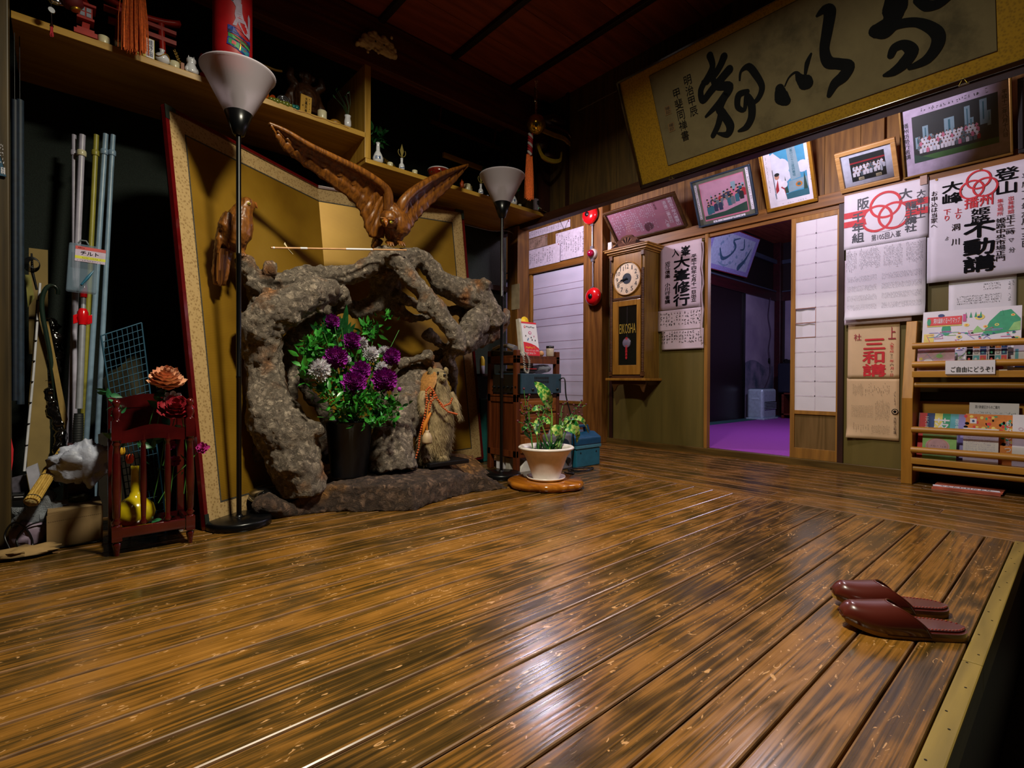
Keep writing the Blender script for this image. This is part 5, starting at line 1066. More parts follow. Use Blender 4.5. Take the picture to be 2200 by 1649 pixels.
tag(b.done('bouquet_greenery', [m_leaf, m_stem]), 'bright green leafy sprays filling the bouquet in the black bucket', 'foliage', kind='stuff')
b = B()
for k in range(26):
    a = R.uniform(-1.1, 1.1); p = atX(722+R.gauss(0, 16), 722+R.gauss(0, 10), -2.42); leaf(b, p, Vector((.3, sin(a), cos(a)*.9)), R.uniform(.08, .13), .028, (1, 0, 0), 0, .15)
tag(b.done('broad_leaves', m_leafd), 'dark broad pointed leaves fanning behind the purple blossoms', 'foliage', kind='stuff')
b = B(); q = atX(858, 836, -2.22); b.tube([pb+Vector((.05, .05, .26)), q+Vector((0, -.01, -.05)), q], .0022, 6, 1); b.ball(q, (.010, .010, .013), 10, 0)
for k in range(6): a = k*pi/3; leaf(b, q-Vector((0, 0, .012)), Vector((cos(a)*.4, sin(a)*.4, 1)), .026, .012, (cos(a), sin(a), 0), 1)
tag(b.done('flower_bud', [m_pur, m_stem]), 'small closed purple bud sticking out at the right of the bouquet', 'flower bud')
b = B(); q = atX(866, 846, -2.20); b.grid(lambda u, v: q+Vector(((v-.5)*.02, (u-.5)*.11, .004*sin(u*3)-.004*u)), 6, 2); tag(b.done('dry_leaf', mat('olive_dry_leaf', '#6a6a2c', .6), solid=.0008), 'flat olive leaf jutting right below the purple bud', 'leaf')
b = B(); q = atZ(814, 1097, .001)
for k in range(5): leaf(b, q+Vector((0, .008*k, 0)), Vector((.2*k-.3, 1, .1)), .018, .008, (0, 0, 1))
tag(b.done('fallen_petal', m_pur), 'fallen purple petals on the floor in front of the slab', 'petal')
# ================================================================ stuffed raccoon dog
bx = atX(945, 1004, -2.40); zs = .13
t = thing('display_board', 'flat black rectangular board on the slab under the stuffed animal', 'board', (bx.x, bx.y, zs))
b = B(); b.box((bx.x-.11, bx.y-.13, zs), (bx.x+.10, bx.y+.13, zs+.022)); b.done('board_slab', M_BLK, t, bevel=.003)
XT = -2.42
def TK(x, y, dx=0): return atX(480+x*.394, 500+y*.394, XT+dx)
r = thing('stuffed_raccoon_dog', 'stuffed light brown raccoon dog standing upright on a black board beside the bucket', 'stuffed animal', (XT, TK(1160, 1240).y, zs+.022))
b = B(); sx_ = .394*dep(TK(1160, 1000))/FPX
body = [(1150, 1235, 60), (1150, 1180, 96), (1150, 1100, 112), (1155, 1010, 108), (1165, 930, 92), (1168, 860, 72), (1165, 810, 58), (1160, 770, 50)]
b.tube([TK(x, y) for x, y, r_ in body], [r_*sx_ for x, y, r_ in body], 18, sq=.85)
b.ball(TK(1165, 785), (.05, .058, .05), 16); b.tube([TK(1180, 790, .03), TK(1200, 782, .065), TK(1205, 778, .078)], [.034, .022, .013], 10)
for y_ in (1128, 1212): b.ball(TK(y_, 748), (.012, .014, .018), 8)
b.tube([TK(1230, 880, .03), TK(1262, 930, .06), TK(1275, 980, .09), TK(1290, 1012, .10)], [.030, .024, .017, .012], 10)
b.tube([TK(1095, 880, .02), TK(1078, 930, .05), TK(1090, 970, .09), TK(1110, 972, .11)], [.030, .024, .018, .013], 10)
for x_ in (1105, 1195): b.tube([TK(x_, 1170, .03), TK(x_, 1225, .05), TK(x_, 1240, .085)], [.045, .032, .018], 10)
b.tube([TK(1110, 1180, -.04), TK(1075, 1215, -.05), TK(1060, 1150, -.06)], [.04, .035, .02], 10)
core = b.v[:]; fc = list(b.f)
m_fur = mat('tawny_fur', '#7d6844', .9, var=.5, scale=14, c2='#a8926a', sheen=1); 
R = random.Random(5); me_ = B(); me_.v = b.v; me_.f = b.f; me_.m = b.m; me_.sm = b.sm
cen = TK(1160, 1000)
for k in range(15000):
    f = R.choice(fc)
    if len(f) != 4: continue
    P = [Vector(core[i]) for i in f]; u, v = R.random(), R.random(); p = (P[0]*(1-u)+P[1]*u)*(1-v)+(P[3]*(1-u)+P[2]*u)*v; n = (P[1]-P[0]).cross(P[3]-P[0])
    if n.length < 1e-9: continue
    n.normalize()
    ax = Vector((XT, cen.y, p.z))
    if n.dot(p-ax) < 0: n = -n
    l = R.uniform(.016, .034)*(.45 if p.z > TK(0, 820).z else 1); d = (n*.55+Vector((R.uniform(-.3, .3), R.uniform(-.3, .3), -.9))).normalized(); s_ = d.cross(n); s_ = s_.normalized()*.0013 if s_.length > .01 else Vector((0, .0013, 0))
    b.add([p-s_, p+s_, p+d*l], [(0, 1, 2)], 0)
bd = b.done('fur_body', m_fur, r)
b = B(); b.ball(TK(1207, 775, .084), (.008, .010, .007), 10); b.done('nose', M_BLK, r)
for x_ in (1170, 1205):
    b = B(); q = TK(x_, 762, .052); b.ball(q, .0065, 10); b.done('eye', M_BLK, r)
b = B(); b.tube([TK(1100, 1120, .10), TK(1100, 1124, .10)], .001, 4)
for k in (-1, 0, 1): b.tube([TK(1290, 1012, .10), TK(1300+k*4, 1018+k*5, .115)], [.004, .0015], 6)
b.done('claws', M_BLK, r)
# straw hat on its back
q0, q1 = TK(1110, 760, -.01), TK(1075, 900, .02)
b = B(); ax = Vector((.05, -.75, .35)); b.lathe([(.0, .02), (.03, .018), (.085, 0), (.090, -.004), (.085, -.006), (.03, .012), (0, .014)], TK(1100, 825, -.01), 28, 0, ax); tag(b.done('straw_hat', mat('woven_straw', '#a8743a', .6, var=.3, scale=90)), 'round woven straw hat hanging behind the stuffed raccoon dog', 'hat')
# rosary
m_bead = mat('orange_beads', '#b8501a', .28, coat=.4); RB = []
def beads(b, pts, r0=.0062):
    P = [TK(*p) for p in pts]; Q = []
    for i in range(len(P)-1):
        n_ = max(1, int((P[i+1]-P[i]).length/(r0*1.9)))
        for k in range(n_): Q.append(P[i].lerp(P[i+1], k/n_))
    for q in Q: b.ball(q, r0, 8)
b = B()
beads(b, [(1125, 840, .09), (1105, 860, .10), (1105, 900, .11), (1125, 930, .12), (1150, 900, .12), (1145, 860, .11), (1125, 840, .10)])
beads(b, [(1150, 870, .11), (1170, 910, .13), (1200, 945, .135), (1235, 930, .12), (1250, 895, .10)]); beads(b, [(1160, 900, .12), (1190, 945, .135), (1225, 975, .14), (1280, 990, .12)])
beads(b, [(1110, 900, .12), (1105, 950, .125), (1095, 1010, .13), (1080, 1060, .13), (1070, 1110, .12), (1065, 1170, .11), (1045, 1240, .10)]); beads(b, [(1130, 870, .12), (1130, 930, .125), (1120, 980, .13)]); beads(b, [(1085, 980, .09), (1070, 1010, .09)])
tag(b.done('prayer_beads', m_bead), 'long string of orange wooden prayer beads draped over the stuffed raccoon dog', 'beads')
b = B(); b.tube([TK(1120, 930, .13), TK(1110, 1000, .14), TK(1110, 1080, .14)], [.003, .004, .004], 6); b.tube([TK(1130, 980, .135), TK(1100, 1040, .14), TK(1085, 1100, .13)], [.006, .012, .003], 6)
tag(b.done('silk_braid', mat('orange_silk_cord', '#c8761c', .6)), 'orange silk cord hanging from the prayer beads to the little flask', 'cord')
q = TK(1110, 1120, .135); t = thing('sake_flask', 'small cream pottery flask hanging in front of the stuffed raccoon dog', 'flask', q)
b = B(); b.lathe([(.0, -.026), (.024, -.026), (.027, -.018), (.026, .005), (.018, .026), (.010, .034), (.013, .042), (.0, .042)], q, 20); b.done('flask_body', mat('cream_stoneware', '#b39a78', .5, var=.2), t)
b = B(); b.tube([q+Vector((.020, .012, -.01)), q+Vector((.018, .014, .01)), q+Vector((.010, .013, .022))], .002, 5); b.done('blue_mark', mat('blue_glaze', '#223a66', .3), t)
# ================================================================ round wooden slab, pot and plant
ps = Vector((-2.02, 2.05, 0)); k_ = .215
t = thing('wood_slice', 'polished amber slice of tree trunk lying on the floor under the white planter', 'wood slab', ps)
b = B(); n = 72; vs = []
for h, f in ((0, .90), (.006, .97), (.022, 1.02), (.036, 1.0), (.041, .96)):
    for k in range(n): a = 2*pi*k/n; rr = .208*f*(1+.04*sin(3*a+1)+.02*sin(7*a)+.012*sin(13*a)); vs.append(ps+Vector((rr*cos(a), rr*sin(a), h)))
b.add(vs, [(i*n+k, i*n+(k+1) % n, (i+1)*n+(k+1) % n, (i+1)*n+k) for i in range(4) for k in range(n)]+[tuple(range(n-1, -1, -1)), tuple(range(4*n, 5*n))], 0, True); b.done('slab', wood('amber_slab_wood', '#7a3d0c', '#c47a22', 'x', 1.4, .15, ring=5, bump=.1, coat=.6), t)
pz = Vector((-2.01, 2.04, .042))
t = thing('planter', 'white plastic bowl planter with wide rim and saucer on the amber wood slice', 'planter', pz)
m_pl = mat('white_planter_plastic', '#e6dcd6', .35, var=.06, scale=40)
b = B(); b.lathe([(.0, .004), (.095, .004), (.106, .016), (.110, .018), (.104, .006), (.09, 0), (0, 0)], pz, 48); b.done('saucer', m_pl, t)
b = B(); b.lathe([(.075, .008), (.082, .03), (.118, .13), (.142, .165), (.155, .172), (.157, .180), (.150, .186), (.136, .182), (.126, .165), (.125, .155)], pz, 56); b.done('pot', m_pl, t)
b = B(); b.lathe([(0, .160), (.127, .158)], pz, 28); b.done('soil', mat('dark_soil', '#1c130c', .95, var=.6, scale=90, bump=.8), t)
m_var, tt = newmat('variegated_leaf', .4); tc = tt.n('ShaderNodeTexCoord'); n1 = tt.n('ShaderNodeTexNoise'); n1.inputs['Scale'].default_value = 55; n1.inputs['Detail'].default_value = 3; tt.l(tc.outputs['Object'], n1.inputs['Vector'])
tt.l(tt.ramp(n1.outputs[0], [(.42, lin('#1f7a34')), (.50, lin('#7fb84a')), (.60, lin('#c8d67a'))]), tt.b.inputs['Base Color'])
pt = thing('dumb_cane_plant', 'green and cream variegated leafy plant growing in the white planter', 'plant', pz+Vector((0, 0, .16)))
def PX(x, y, X=-2.0): return atX(1000+x*.2669, 640+y*.2669, X)
def bigleaf(pts, w_, m=None, name='leaf'):
    """pts: midrib from stem to tip"""
    b = B(); P = [Vector(p) for p in pts]; n_ = 12; vs = []
    Q = [interp(P, k/n_) for k in range(n_+1)]
    for k, c in enumerate(Q):
        d = (Q[min(n_, k+1)]-Q[max(0, k-1)]).normalized(); s_ = d.cross(Vector((1, -.55, .3))).normalized(); nn = s_.cross(d); f = k/n_; ww = w_*(sin(pi*min(1, f**.75*.98+.02)))*.5
        for j in (-1, -.5, 0, .5, 1): vs.append(c+s_*ww*j+nn*(abs(j)*ww*.22+.004*sin(k*2+j*3)))
    b.add(vs, [(5*k+j, 5*k+j+1, 5*k+j+6, 5*k+j+5) for k in range(n_) for j in range(4)], 0, True); return b.done(name, m or m_var, pt)
for pts, w_ in (([(690, 890), (650, 800), (600, 720), (550, 672)], .075), ([(690, 960), (620, 890), (560, 890), (515, 930)], .035), ([(680, 1010), (620, 985), (570, 1030), (575, 1110)], .055), ([(560, 1030), (520, 1020), (480, 1040), (465, 1060)], .03), ([(700, 1030), (730, 1060), (755, 1110), (735, 1170)], .06), ([(755, 1040), (810, 1000), (880, 1010), (920, 1060)], .055), ([(760, 1040), (850, 1050), (900, 1090), (895, 1165)], .05), ([(800, 980), (880, 960), (950, 990), (990, 1085)], .032), ([(700, 1180), (730, 1190), (720, 1215), (690, 1230)], .03)):
    bigleaf([PX(x, y, -2.02+.04*sin(x)) for x, y in pts], w_)
for pts, w_ in (([(500, 1050), (470, 1050), (490, 1090), (530, 1140)], .03), ([(490, 1010), (490, 980), (485, 950)], .02)): bigleaf([PX(x, y) for x, y in pts], w_, m_leafd)
b = B()
for a, c in (((690, 890), (695, 1020)), ((690, 960), (690, 1100)), ((755, 1040), (720, 1190)), ((680, 1010), (690, 1190)), ((695, 1020), (680, 1220)), ((800, 980), (745, 1200)), ((560, 890), (660, 1150)), ((735, 1120), (730, 1220))): b.tube([PX(*a), PX((a[0]+c[0])/2+6, (a[1]+c[1])/2), PX(*c)], [.003, .004, .006], 7)
b.done('stems', mat('pale_green_stem', '#6fa040', .45), pt)
b = B()
for k in range(22): leaf(b, pz+Vector((R.uniform(-.05, .05), R.uniform(-.05, .05), .16)), Vector((R.uniform(-.6, .6), R.uniform(-.6, .6), 1)), R.uniform(.05, .10), .012, rv(R), 0, .2)
b.done('grass_blades', m_leafd, pt)
def berrytwig(base, tips, label, name='berry_twig'):
    t = thing(name, label, 'twig', PX(*base), 'artificial berry twigs in the white planter'); b = B(); c = B(); mids = PX(*base)
    for path in tips:
        P = [PX(*base)]+[PX(*q) for q in path]; b.tube(P, [.0022]*len(P), 5)
        for q in P[2:]: c.ball(q+Vector((0, 0, .004)), .0062, 8)
        for i in range(1, len(P)-1):
            s_ = P[i]+Vector((.01, random.uniform(-.03, .03), random.uniform(.005, .025))); b.tube([P[i], s_], .0013, 4); c.ball(s_, .0058, 8)
    b.done('twig', m_stem, t); c.done('berries', mat('dark_red_berries', '#5a1026', .6), t)
berrytwig((545, 1230), [[(520, 1100), (495, 980), (490, 900), (470, 735)], [(510, 1000), (470, 900), (447, 850)], [(505, 960), (470, 940), (440, 910)], [(500, 900), (500, 830), (515, 785)], [(520, 1080), (470, 1010), (420, 995)], [(510, 900), (520, 870)]], 'tall artificial twig with dark red berries at the left of the white planter')
berrytwig((590, 1230), [[(580, 1130), (600, 1000), (590, 960), (592, 885)], [(600, 1000), (640, 900), (655, 835)], [(600, 1020), (650, 960)], [(570, 1100), (530, 1040), (490, 1030), (465, 1080)]], 'short artificial berry twig behind the tallest variegated leaf')
berrytwig((750, 1230), [[(745, 1100), (760, 960), (785, 860), (798, 850)], [(760, 1000), (780, 920)], [(755, 1020), (820, 945)]], 'upright artificial berry twig right of the middle of the planter')
berrytwig((755, 1235), [[(790, 1060), (860, 930), (900, 880), (935, 830)], [(850, 940), (880, 900)], [(880, 880), (930, 880), (970, 860)], [(830, 990), (905, 945), (937, 945)]], 'long artificial berry twig bending to the right over the blue case')
# ================================================================ drawer cabinet with telephone
W_CAB = wood('cabinet_wood', '#3d1a0c', '#6b3418', 'z', 1.6, .35, coat=.15); W_DRW = wood('drawer_wood', '#5c3012', '#8e5424', 'y', 1.6, .35)
xa, xb, ya, yb = -2.70, -2.405, 2.17, 2.57
r = thing('drawer_cabinet', 'dark wooden open-topped cabinet with drawers holding the telephone and the grey-blue amplifier', 'cabinet', ((xa+xb)/2, (ya+yb)/2, 0))
s_ = .034
for x in (xa, xb-s_):
    for y in (ya, yb-s_): b = B(); b.box((x, y, 0), (x+s_, y+s_, .79)); b.done('corner_post', W_CAB, r, bevel=.003)
b = B(); b.box((xa, ya, .735), (xb, yb, .755)); b.box((xa, ya+.004, .70), (xa+.02, yb, .735)); b.box((xb-.016, ya, .705), (xb, yb, .737)); b.box((xa, ya, .705), (xb, ya+.016, .737)); b.done('top_shelf', W_CAB, r, bevel=.002)
b = B(); b.box((xa, ya, .485), (xb, yb, .502)); b.done('amplifier_shelf', W_CAB, r)
b = B(); b.box((xa+s_, ya+.008, .13), (xb-s_, ya+.016, .485)); b.box((xa, ya, .455), (xb, ya+.018, .49)); b.box((xa, ya, .10), (xb, ya+.018, .14)); b.box((xa+.005, ya, .1), (xa+.012, yb, .49)); b.done('side_panel', W_CAB, r)
b = B(); b.box((xb-.01, ya+s_, .095), (xb-.003, yb-s_, .49)); b.done('carcass_front', W_CAB, r)
for i, (z0, z1) in enumerate(((.385, .478), (.255, .372), (.125, .242))):
    b = B(); b.box((xb-.012, ya+s_+.004, z0), (xb+.006, yb-s_-.004, z1)); b.box((xb+.004, ya+s_+.03, z0+.02), (xb+.012, yb-s_-.03, z1-.02)); d = b.done('drawer', W_DRW, r, bevel=.006)
    b = B(); ym = (ya+yb)/2; zz = (z0+z1)/2; b.tube([(xb+.008, ym-.05, zz), (xb+.024, ym-.035, zz-.006), (xb+.026, ym, zz-.012), (xb+.024, ym+.035, zz-.006), (xb+.008, ym+.05, zz)], [.006, .004, .005, .004, .006], 8); b.done('handle', mat('blackened_iron', '#17171a', .35, .7), d)
r = thing('amplifier', 'blue-grey metal public address amplifier on the middle shelf of the cabinet', 'amplifier', (-2.5, 2.35, .503))
b = B(); b.box((-2.66, 2.185, .508), (-2.375, 2.555, .638)); b.done('case', mat('blue_grey_enamel', '#2c4656', .35, .2), r, bevel=.004)
b = B()
for j in range(2):
    for k in range(16): b.box((-2.3755, 2.30+k*.0085, .600-.024*j), (-2.3742, 2.305+k*.0085, .618-.024*j))
b.done('vent_slots', M_BLK, r)
b = B()
for y, z in ((2.285, .535), (2.515, .535)): b.lathe([(.010, 0), (.010, .006), (.004, .008)], (-2.375, y, z), 16, 0, (1, 0, 0))
b.done('screw_cap', M_BLK, r)
b = B(); b.box((-2.655, 2.181, .512), (-2.385, 2.185, .634))
for k in range(6): b.lathe([(.009, 0), (.008, .012)], (-2.64+k*.045, 2.181, .55), 12, 0, (0, -1, 0))
b.done('control_front', M_BLK, r)
b = B(); P0 = Vector((-2.375, 2.535, .60)); pts = [P0, P0+Vector((.03, .02, .005)), atX(1216, 850, -2.33), atX(1226, 890, -2.30), atX(1231, 930, -2.28), atX(1232, 960, -2.29), Vector((-2.30, 2.58, .012)), Vector((-2.22, 2.50, .008)), Vector((-2.16, 2.56, .008)), Vector((-2.2, 2.68, .008)), Vector((-2.27, 2.52, .008)), Vector((-2.14, 2.42, .008)), Vector((-2.2, 2.4, .008))]
b.tube([interp(pts, k/60) for k in range(61)], .0048, 6); tag(b.done('black_cable', M_BLK), 'black cable looping from the amplifier down to the floor beside the blue case', 'cable')
b = B()
b.box((-2.62, 2.20, .640), (-2.40, 2.33, .655)); t = thing('black_recorder', 'flat black electronic device with a red strip on top of the amplifier', 'device', (-2.5, 2.3, .64)); b.done('case', M_BLK, t, bevel=.003)
b = B(); b.box((-2.60, 2.25, .657), (-2.42, 2.37, .672)); b.done('lid', M_BLK, t, bevel=.003); b = B(); b.box((-2.418, 2.27, .668), (-2.4165, 2.36, .672)); b.done('red_strip', M_RED, t)
b = B(); R = random.Random(3)
def crumple(c, r3, seed, n=14, amp=.35):
    bb = B(); c = Vector(c)
    def f(u, v):
        a = 2*pi*u; t_ = pi*v; d = Vector((sin(t_)*cos(a), sin(t_)*sin(a), cos(t_))); k = 1+amp*noise.noise(d*2.2+Vector((seed, 0, 0)))+amp*.5*noise.noise(d*6+Vector((0, seed, 0)))
        return c+Vector((d.x*r3[0], d.y*r3[1], d.z*r3[2]))*k
    bb.grid(f, n*2, n); return bb
m_film, tt = newmat('crumpled_plastic_film', .18); tt.b.inputs['Base Color'].default_value = lin('#9aa0aa'); tt.b.inputs['Alpha'].default_value = .62; nz = tt.n('ShaderNodeTexNoise'); nz.inputs['Scale'].default_value = 60; tt.bump(nz.outputs[0], .8, .01)
bb = crumple((-2.47, 2.45, .672), (.07, .07, .028), 3); tag(bb.done('plastic_bag', m_film), 'small crumpled clear plastic bag behind the black device on the amplifier', 'bag')
# telephone
r = thing('telephone', 'dark telephone with silver handset at the left end of the cabinet top', 'telephone', (-2.58, 2.24, .756))
b = B(); b.prism([(-2.68, 2.18, .757), (-2.68, 2.18, .80), (-2.45, 2.18, .78), (-2.44, 2.18, .757)], (0, .17, 0)); b.done('base', M_BLK, r, bevel=.005)
b = B(); b.tube([(-2.66, 2.20, .802), (-2.60, 2.20, .822), (-2.52, 2.20, .822), (-2.45, 2.20, .798)], [.020, .015, .015, .022], 12); b.done('handset', mat('silver_grey_plastic', '#8f8f9a', .25, .5), r)
b = B(); pts = []
for k in range(170):
    f = k/169; base = interp([Vector((-2.44, 2.20, .79)), Vector((-2.392, 2.215, .75)), Vector((-2.385, 2.225, .66)), Vector((-2.385, 2.25, .645)), Vector((-2.385, 2.262, .72)), Vector((-2.40, 2.24, .775))], f); a = k*1.3
    pts.append(base+Vector((.007*cos(a), .007*sin(a), 0)))
b.tube(pts, .0022, 5); b.done('coiled_cord', mat('pale_grey_cord', '#a8a4a0', .5), r)
# payment display card
r = thing('payment_display', 'red and white cashless payment card display standing on the cabinet top', 'display card', (-2.46, 2.35, .756))
c0, c1, c2, c3 = atX(1128, 757, -2.42), atX(1160, 757, -2.42), atX(1148, 690, -2.45), atX(1119, 690, -2.45)
c0.z = c1.z = .757; U = (c1-c0).normalized(); Vv = ((c3-c0)-U*(c3-c0).dot(U)).normalized(); P = Pl(c0, U, Vv); wd, hh = (c1-c0).length, (c3-c0).dot(Vv); sk = (c3-c0).dot(U)
def sh_(u, v): return (u*wd+sk*v, v*hh)
b = B(); b.prism([P(*sh_(u, v), 0) for u, v in ((0, 0), (1, 0), (1, 1), (0, 1))], -P.N*.012); b.done('card', M_WHITE, r)
b = B(); b.prism([P(*sh_(u, v), -.013) for u, v in ((-.10, 0), (.3, 0), (.3, 1.1), (-.02, 1.1))], -P.N*.03); b.done('back_stand', mat('cream_card_back', '#c4bcae', .7), r)
A = Art(P, .0008); q = lambda *L: [sh_(u, v) for u, v in L]
A.poly(q((0, 0), (1, 0), (1, .22), (.8, .30), (.5, .36), (.2, .39), (0, .40)), 0, 0); A.poly(q((0, .95), (1, .95), (1, 1), (0, 1)), 0, 0)
A.ell(*sh_(.20, .85), .008, .008, 0, 1); A.ell(*sh_(.20, .85), .004, .004, 2, 2); 
def tx(s_, u0, v0, u1, v1, mi, l=2, bo=.01): a, c = sh_(u0, v0), sh_(u1, v1); A.text(s_, a[0], a[1], c[0], c[1], mi, l, bo, False, )
tx('PayPay', .30, .82, .85, .875, 3); tx('PayPayで、', .12, .20, .8, .27, 1); tx('キャッシュレスを', .12, .125, .95, .18, 2); tx('はじめよう!', .12, .04, .72, .10, 2)
A.ell(*sh_(.5, .68), .014, .011, 4, 1); A.ell(*sh_(.5, .68), .008, .006, 2, 2)
for i, (u, v) in enumerate(((.2, .58), (.35, .5), (.55, .54), (.75, .58), (.3, .46), (.8, .46), (.6, .47))): A.ell(*sh_(u, v), .004, .006, (3, 5, 3, 4, 5, 3, 3)[i], 1)
A.done('printing', [mat('payment_red', '#d01c2c', .5), mat('payment_yellow', '#e8c020', .5), M_WHITE, M_INK, mat('print_pink', '#c8588c', .5), mat('print_blue', '#3a6a9a', .5)], r)
b = B(); c = P(*sh_(.35, 1.02), -.014); b.lathe([(0, 0), (.034, 0), (.034, .003), (0, .003)], c, 20, 0, P.N); b.done('yellow_badge', MM['payment_yellow'], r)
p = Vector((-2.43, 2.50, .756)); r = thing('jar', 'small cream jar with a black lid at the right end of the cabinet top', 'jar', p)
b = B(); b.lathe([(0, 0), (.024, 0), (.027, .004), (.027, .052), (.024, .058), (0, .058)], p, 22); b.done('jar_body', mat('cream_jar', '#b8a898', .3), r); b = B(); b.lathe([(.0255, .056), (.0265, .058), (.0265, .072), (0, .073)], p, 22); b.done('lid', M_BLK, r)
b = B(); b.ball((-2.45, 2.435, .775), (.02, .02, .02), 12); tag(b.done('peach_ball', mat('peach_clay', '#b88458', .6)), 'small peach-coloured round ornament between payment display and jar', 'ornament')
b = B(); b.box((xa+.06, ya+.03, 0), (xa+.14, ya+.12, .09)); tag(b.done('white_box', M_WHITE, bevel=.003), 'small white carton under the cabinet on the left, behind the lamp base', 'box')
b = B(); b.box((xa+.155, ya+.03, 0), (xa+.20, ya+.12, .085)); tag(b.done('grey_box', mat('light_grey_carton', '#a8a49c', .7), bevel=.003), 'narrow grey carton next to the white one under the cabinet', 'box')
b = B(); b.prism([(xb-.02, ya+.05, 0), (xb-.02, ya+.18, 0), (xb-.02, ya+.18, .075), (xb-.02, ya+.10, .07)], (-.1, 0, 0)); tag(b.done('white_folder', mat('white_card', '#c8c4bc', .7)), 'slanted white folder under the drawers behind the white planter', 'folder')
b = B(); b.ball((xa+.035, ya+.10, .03), .03, 14); tag(b.done('green_ball', mat('bright_green_plastic', '#18b020', .3)), 'bright green plastic ball on the floor under the cabinet', 'ball')
# blue case and grey radio
r = thing('tool_case', 'blue plastic tool case with a handle on the floor by the hall', 'tool case', (-2.38, 2.72, 0)); m_b1, m_b2 = mat('blue_plastic', '#12466a', .3), mat('light_blue_plastic', '#1f6078', .35)
ta, tb, tc_, td = -2.52, -2.275, 2.60, 2.865
b = B(); b.box((ta, tc_+.006, 0), (tb-.006, td-.006, .128)); b.done('lower_case', m_b2, r, bevel=.008)
b = B(); b.box((ta, tc_, .128), (tb, td, .150)); b.done('rim_band', mat('pale_blue_band', '#3f7488', .4), r, bevel=.003)
b = B(); b.prism([(tb, tc_, .15), (tb, tc_, .20), (tb-.06, tc_, .235), (ta+.06, tc_, .235), (ta, tc_, .2), (ta, tc_, .15)], (0, td-tc_, 0)); b.done('lid', m_b1, r, bevel=.008)
b = B(); xm = (ta+tb)/2+.03; b.prism([(xm, tc_+.05, .23), (xm, tc_+.075, .285), (xm, td-.075, .285), (xm, td-.05, .23), (xm, td-.085, .23), (xm, td-.10, .268), (xm, tc_+.10, .268), (xm, tc_+.085, .23)], (.035, 0, 0)); b.done('handle', m_b1, r, bevel=.004)
b = B()
for y in (tc_+.05, td-.05): b.lathe([(.005, 0), (.005, .003)], (tb-.006, y, .10), 10, 0, (1, 0, 0))
b.done('rivet', M_BLK, r)
b = B(); b.box((ta+.03, tc_+.03, .232), (ta+.09, tc_+.12, .262)); tag(b.done('red_pouch', M_RED, bevel=.006), 'small red object behind the handle of the blue tool case', 'pouch')
r = thing('portable_radio', 'grey portable radio with a round speaker between planter and blue case', 'radio', (-2.33, 2.47, 0)); m_g = mat('grey_plastic', '#6e6c74', .4)
b = B(); b.box((-2.42, 2.40, 0), (-2.30, 2.585, .235)); b.done('case', m_g, r, bevel=.012)
b = B(); b.lathe([(.056, 0), (.054, .006), (.05, .004), (.012, -.002+.004)], (-2.30, 2.50, .155), 28, 0, (1, 0, 0)); b.done('speaker_grille', mat('dark_blue_grille', '#1b3040', .5), r)
b = B(); b.lathe([(.022, 0), (.02, .012)], (-2.30, 2.54, .06), 18, 0, (1, 0, 0)); b.lathe([(.014, 0), (.012, .012)], (-2.30, 2.47, .06), 18, 0, (1, 0, 0)); b.done('knob', M_BLK, r)
b = B(); b.tube([(-2.36, 2.42, .23), (-2.36, 2.43, .262), (-2.36, 2.55, .262), (-2.36, 2.565, .23)], .008, 8); b.done('handle', m_g, r)
# things glimpsed behind the screen's right edge
b = B(); b.box((-3.1, 2.25, .62), (-2.86, 2.55, .64)); tag(b.done('low_shelf', W_DARK), 'dark wooden board behind the right edge of the folding screen', 'shelf')
p = atX(1036, 775, -2.93); p.z = .64; r = thing('spray_bottle', 'thin yellow and white spray bottle behind the right edge of the folding screen', 'bottle', p)
b = B(); b.lathe([(0, 0), (.018, 0), (.018, .10), (0, .11)], p, 16); b.done('bottle_body', M_WHITE, r); b = B(); b.lathe([(.0185, .06), (.0185, .10), (.01, .125), (.0, .13)], p, 16); b.done('yellow_top', MM['payment_yellow'], r)
b = B(); p = atX(1034, 900, -2.93); b.box((p.x-.03, p.y-.03, 0), (p.x+.03, p.y+.05, .46)); tag(b.done('teal_canister', mat('teal_tin', '#1d5a58', .4), bevel=.006), 'tall teal canister behind the right edge of the folding screen', 'canister')
# ================================================================ leaflet rack
YR = 3.69
def rx(x, y, Y=YR): return atY(x, y, Y)
r = thing('leaflet_rack', 'wooden leaflet rack with round rails standing against the far wall at the right', 'rack', (-.2, 3.8, 0))
xl, xr = rx(1937, 860).x, rx(1961, 860).x; zt = rx(1950, 687).z
b = B(); b.prism([(xl, YR, 0), (xl, YF-.02, 0), (xl, YF-.02, zt), (xl, YR+.10, zt), (xl, YR+.0, .50)], (xr-xl, 0, 0)); b.done('side_panel', W_RACK, r, bevel=.003)
b = B(); b.box((.55, YR, 0), (.60, YF-.02, zt)); b.done('side_panel', W_RACK, r)
rods = ((1975, 743, 0), (1969, 783, -.0), (1977, 827, .03), (1972, 923, 0), (1967, 966, -.01), (1972, 1006, .02))
for i, (x, y, dy) in enumerate(rods):
    p = rx(x, y, YR+dy+.01); Yr = YR+dy+.01; b = B(); b.tube([(xr-.005, Yr, p.z), (-.3, Yr, p.z+.004), (.55, Yr, p.z)], .0185 if i not in (2,) else .016, 12); b.done('round_rail', W_RACKX, r)
for y in (799, 985): p = rx(1965, y, YR-.0); b = B(); b.box((xr-.005, YR+.005, p.z-.006), (.55, YF-.03, p.z+.006)); b.box((xr-.005, YR-.002, p.z-.03), (.55, YR+.016, p.z+.006)); b.done('tray', W_RACKX, r, bevel=.002)
b = B(); b.box((xr-.005, YF-.04, rx(1980, 935).z), (.55, YF-.03, rx(1980, 863).z)); b.done('back_board', W_RACKX, r)
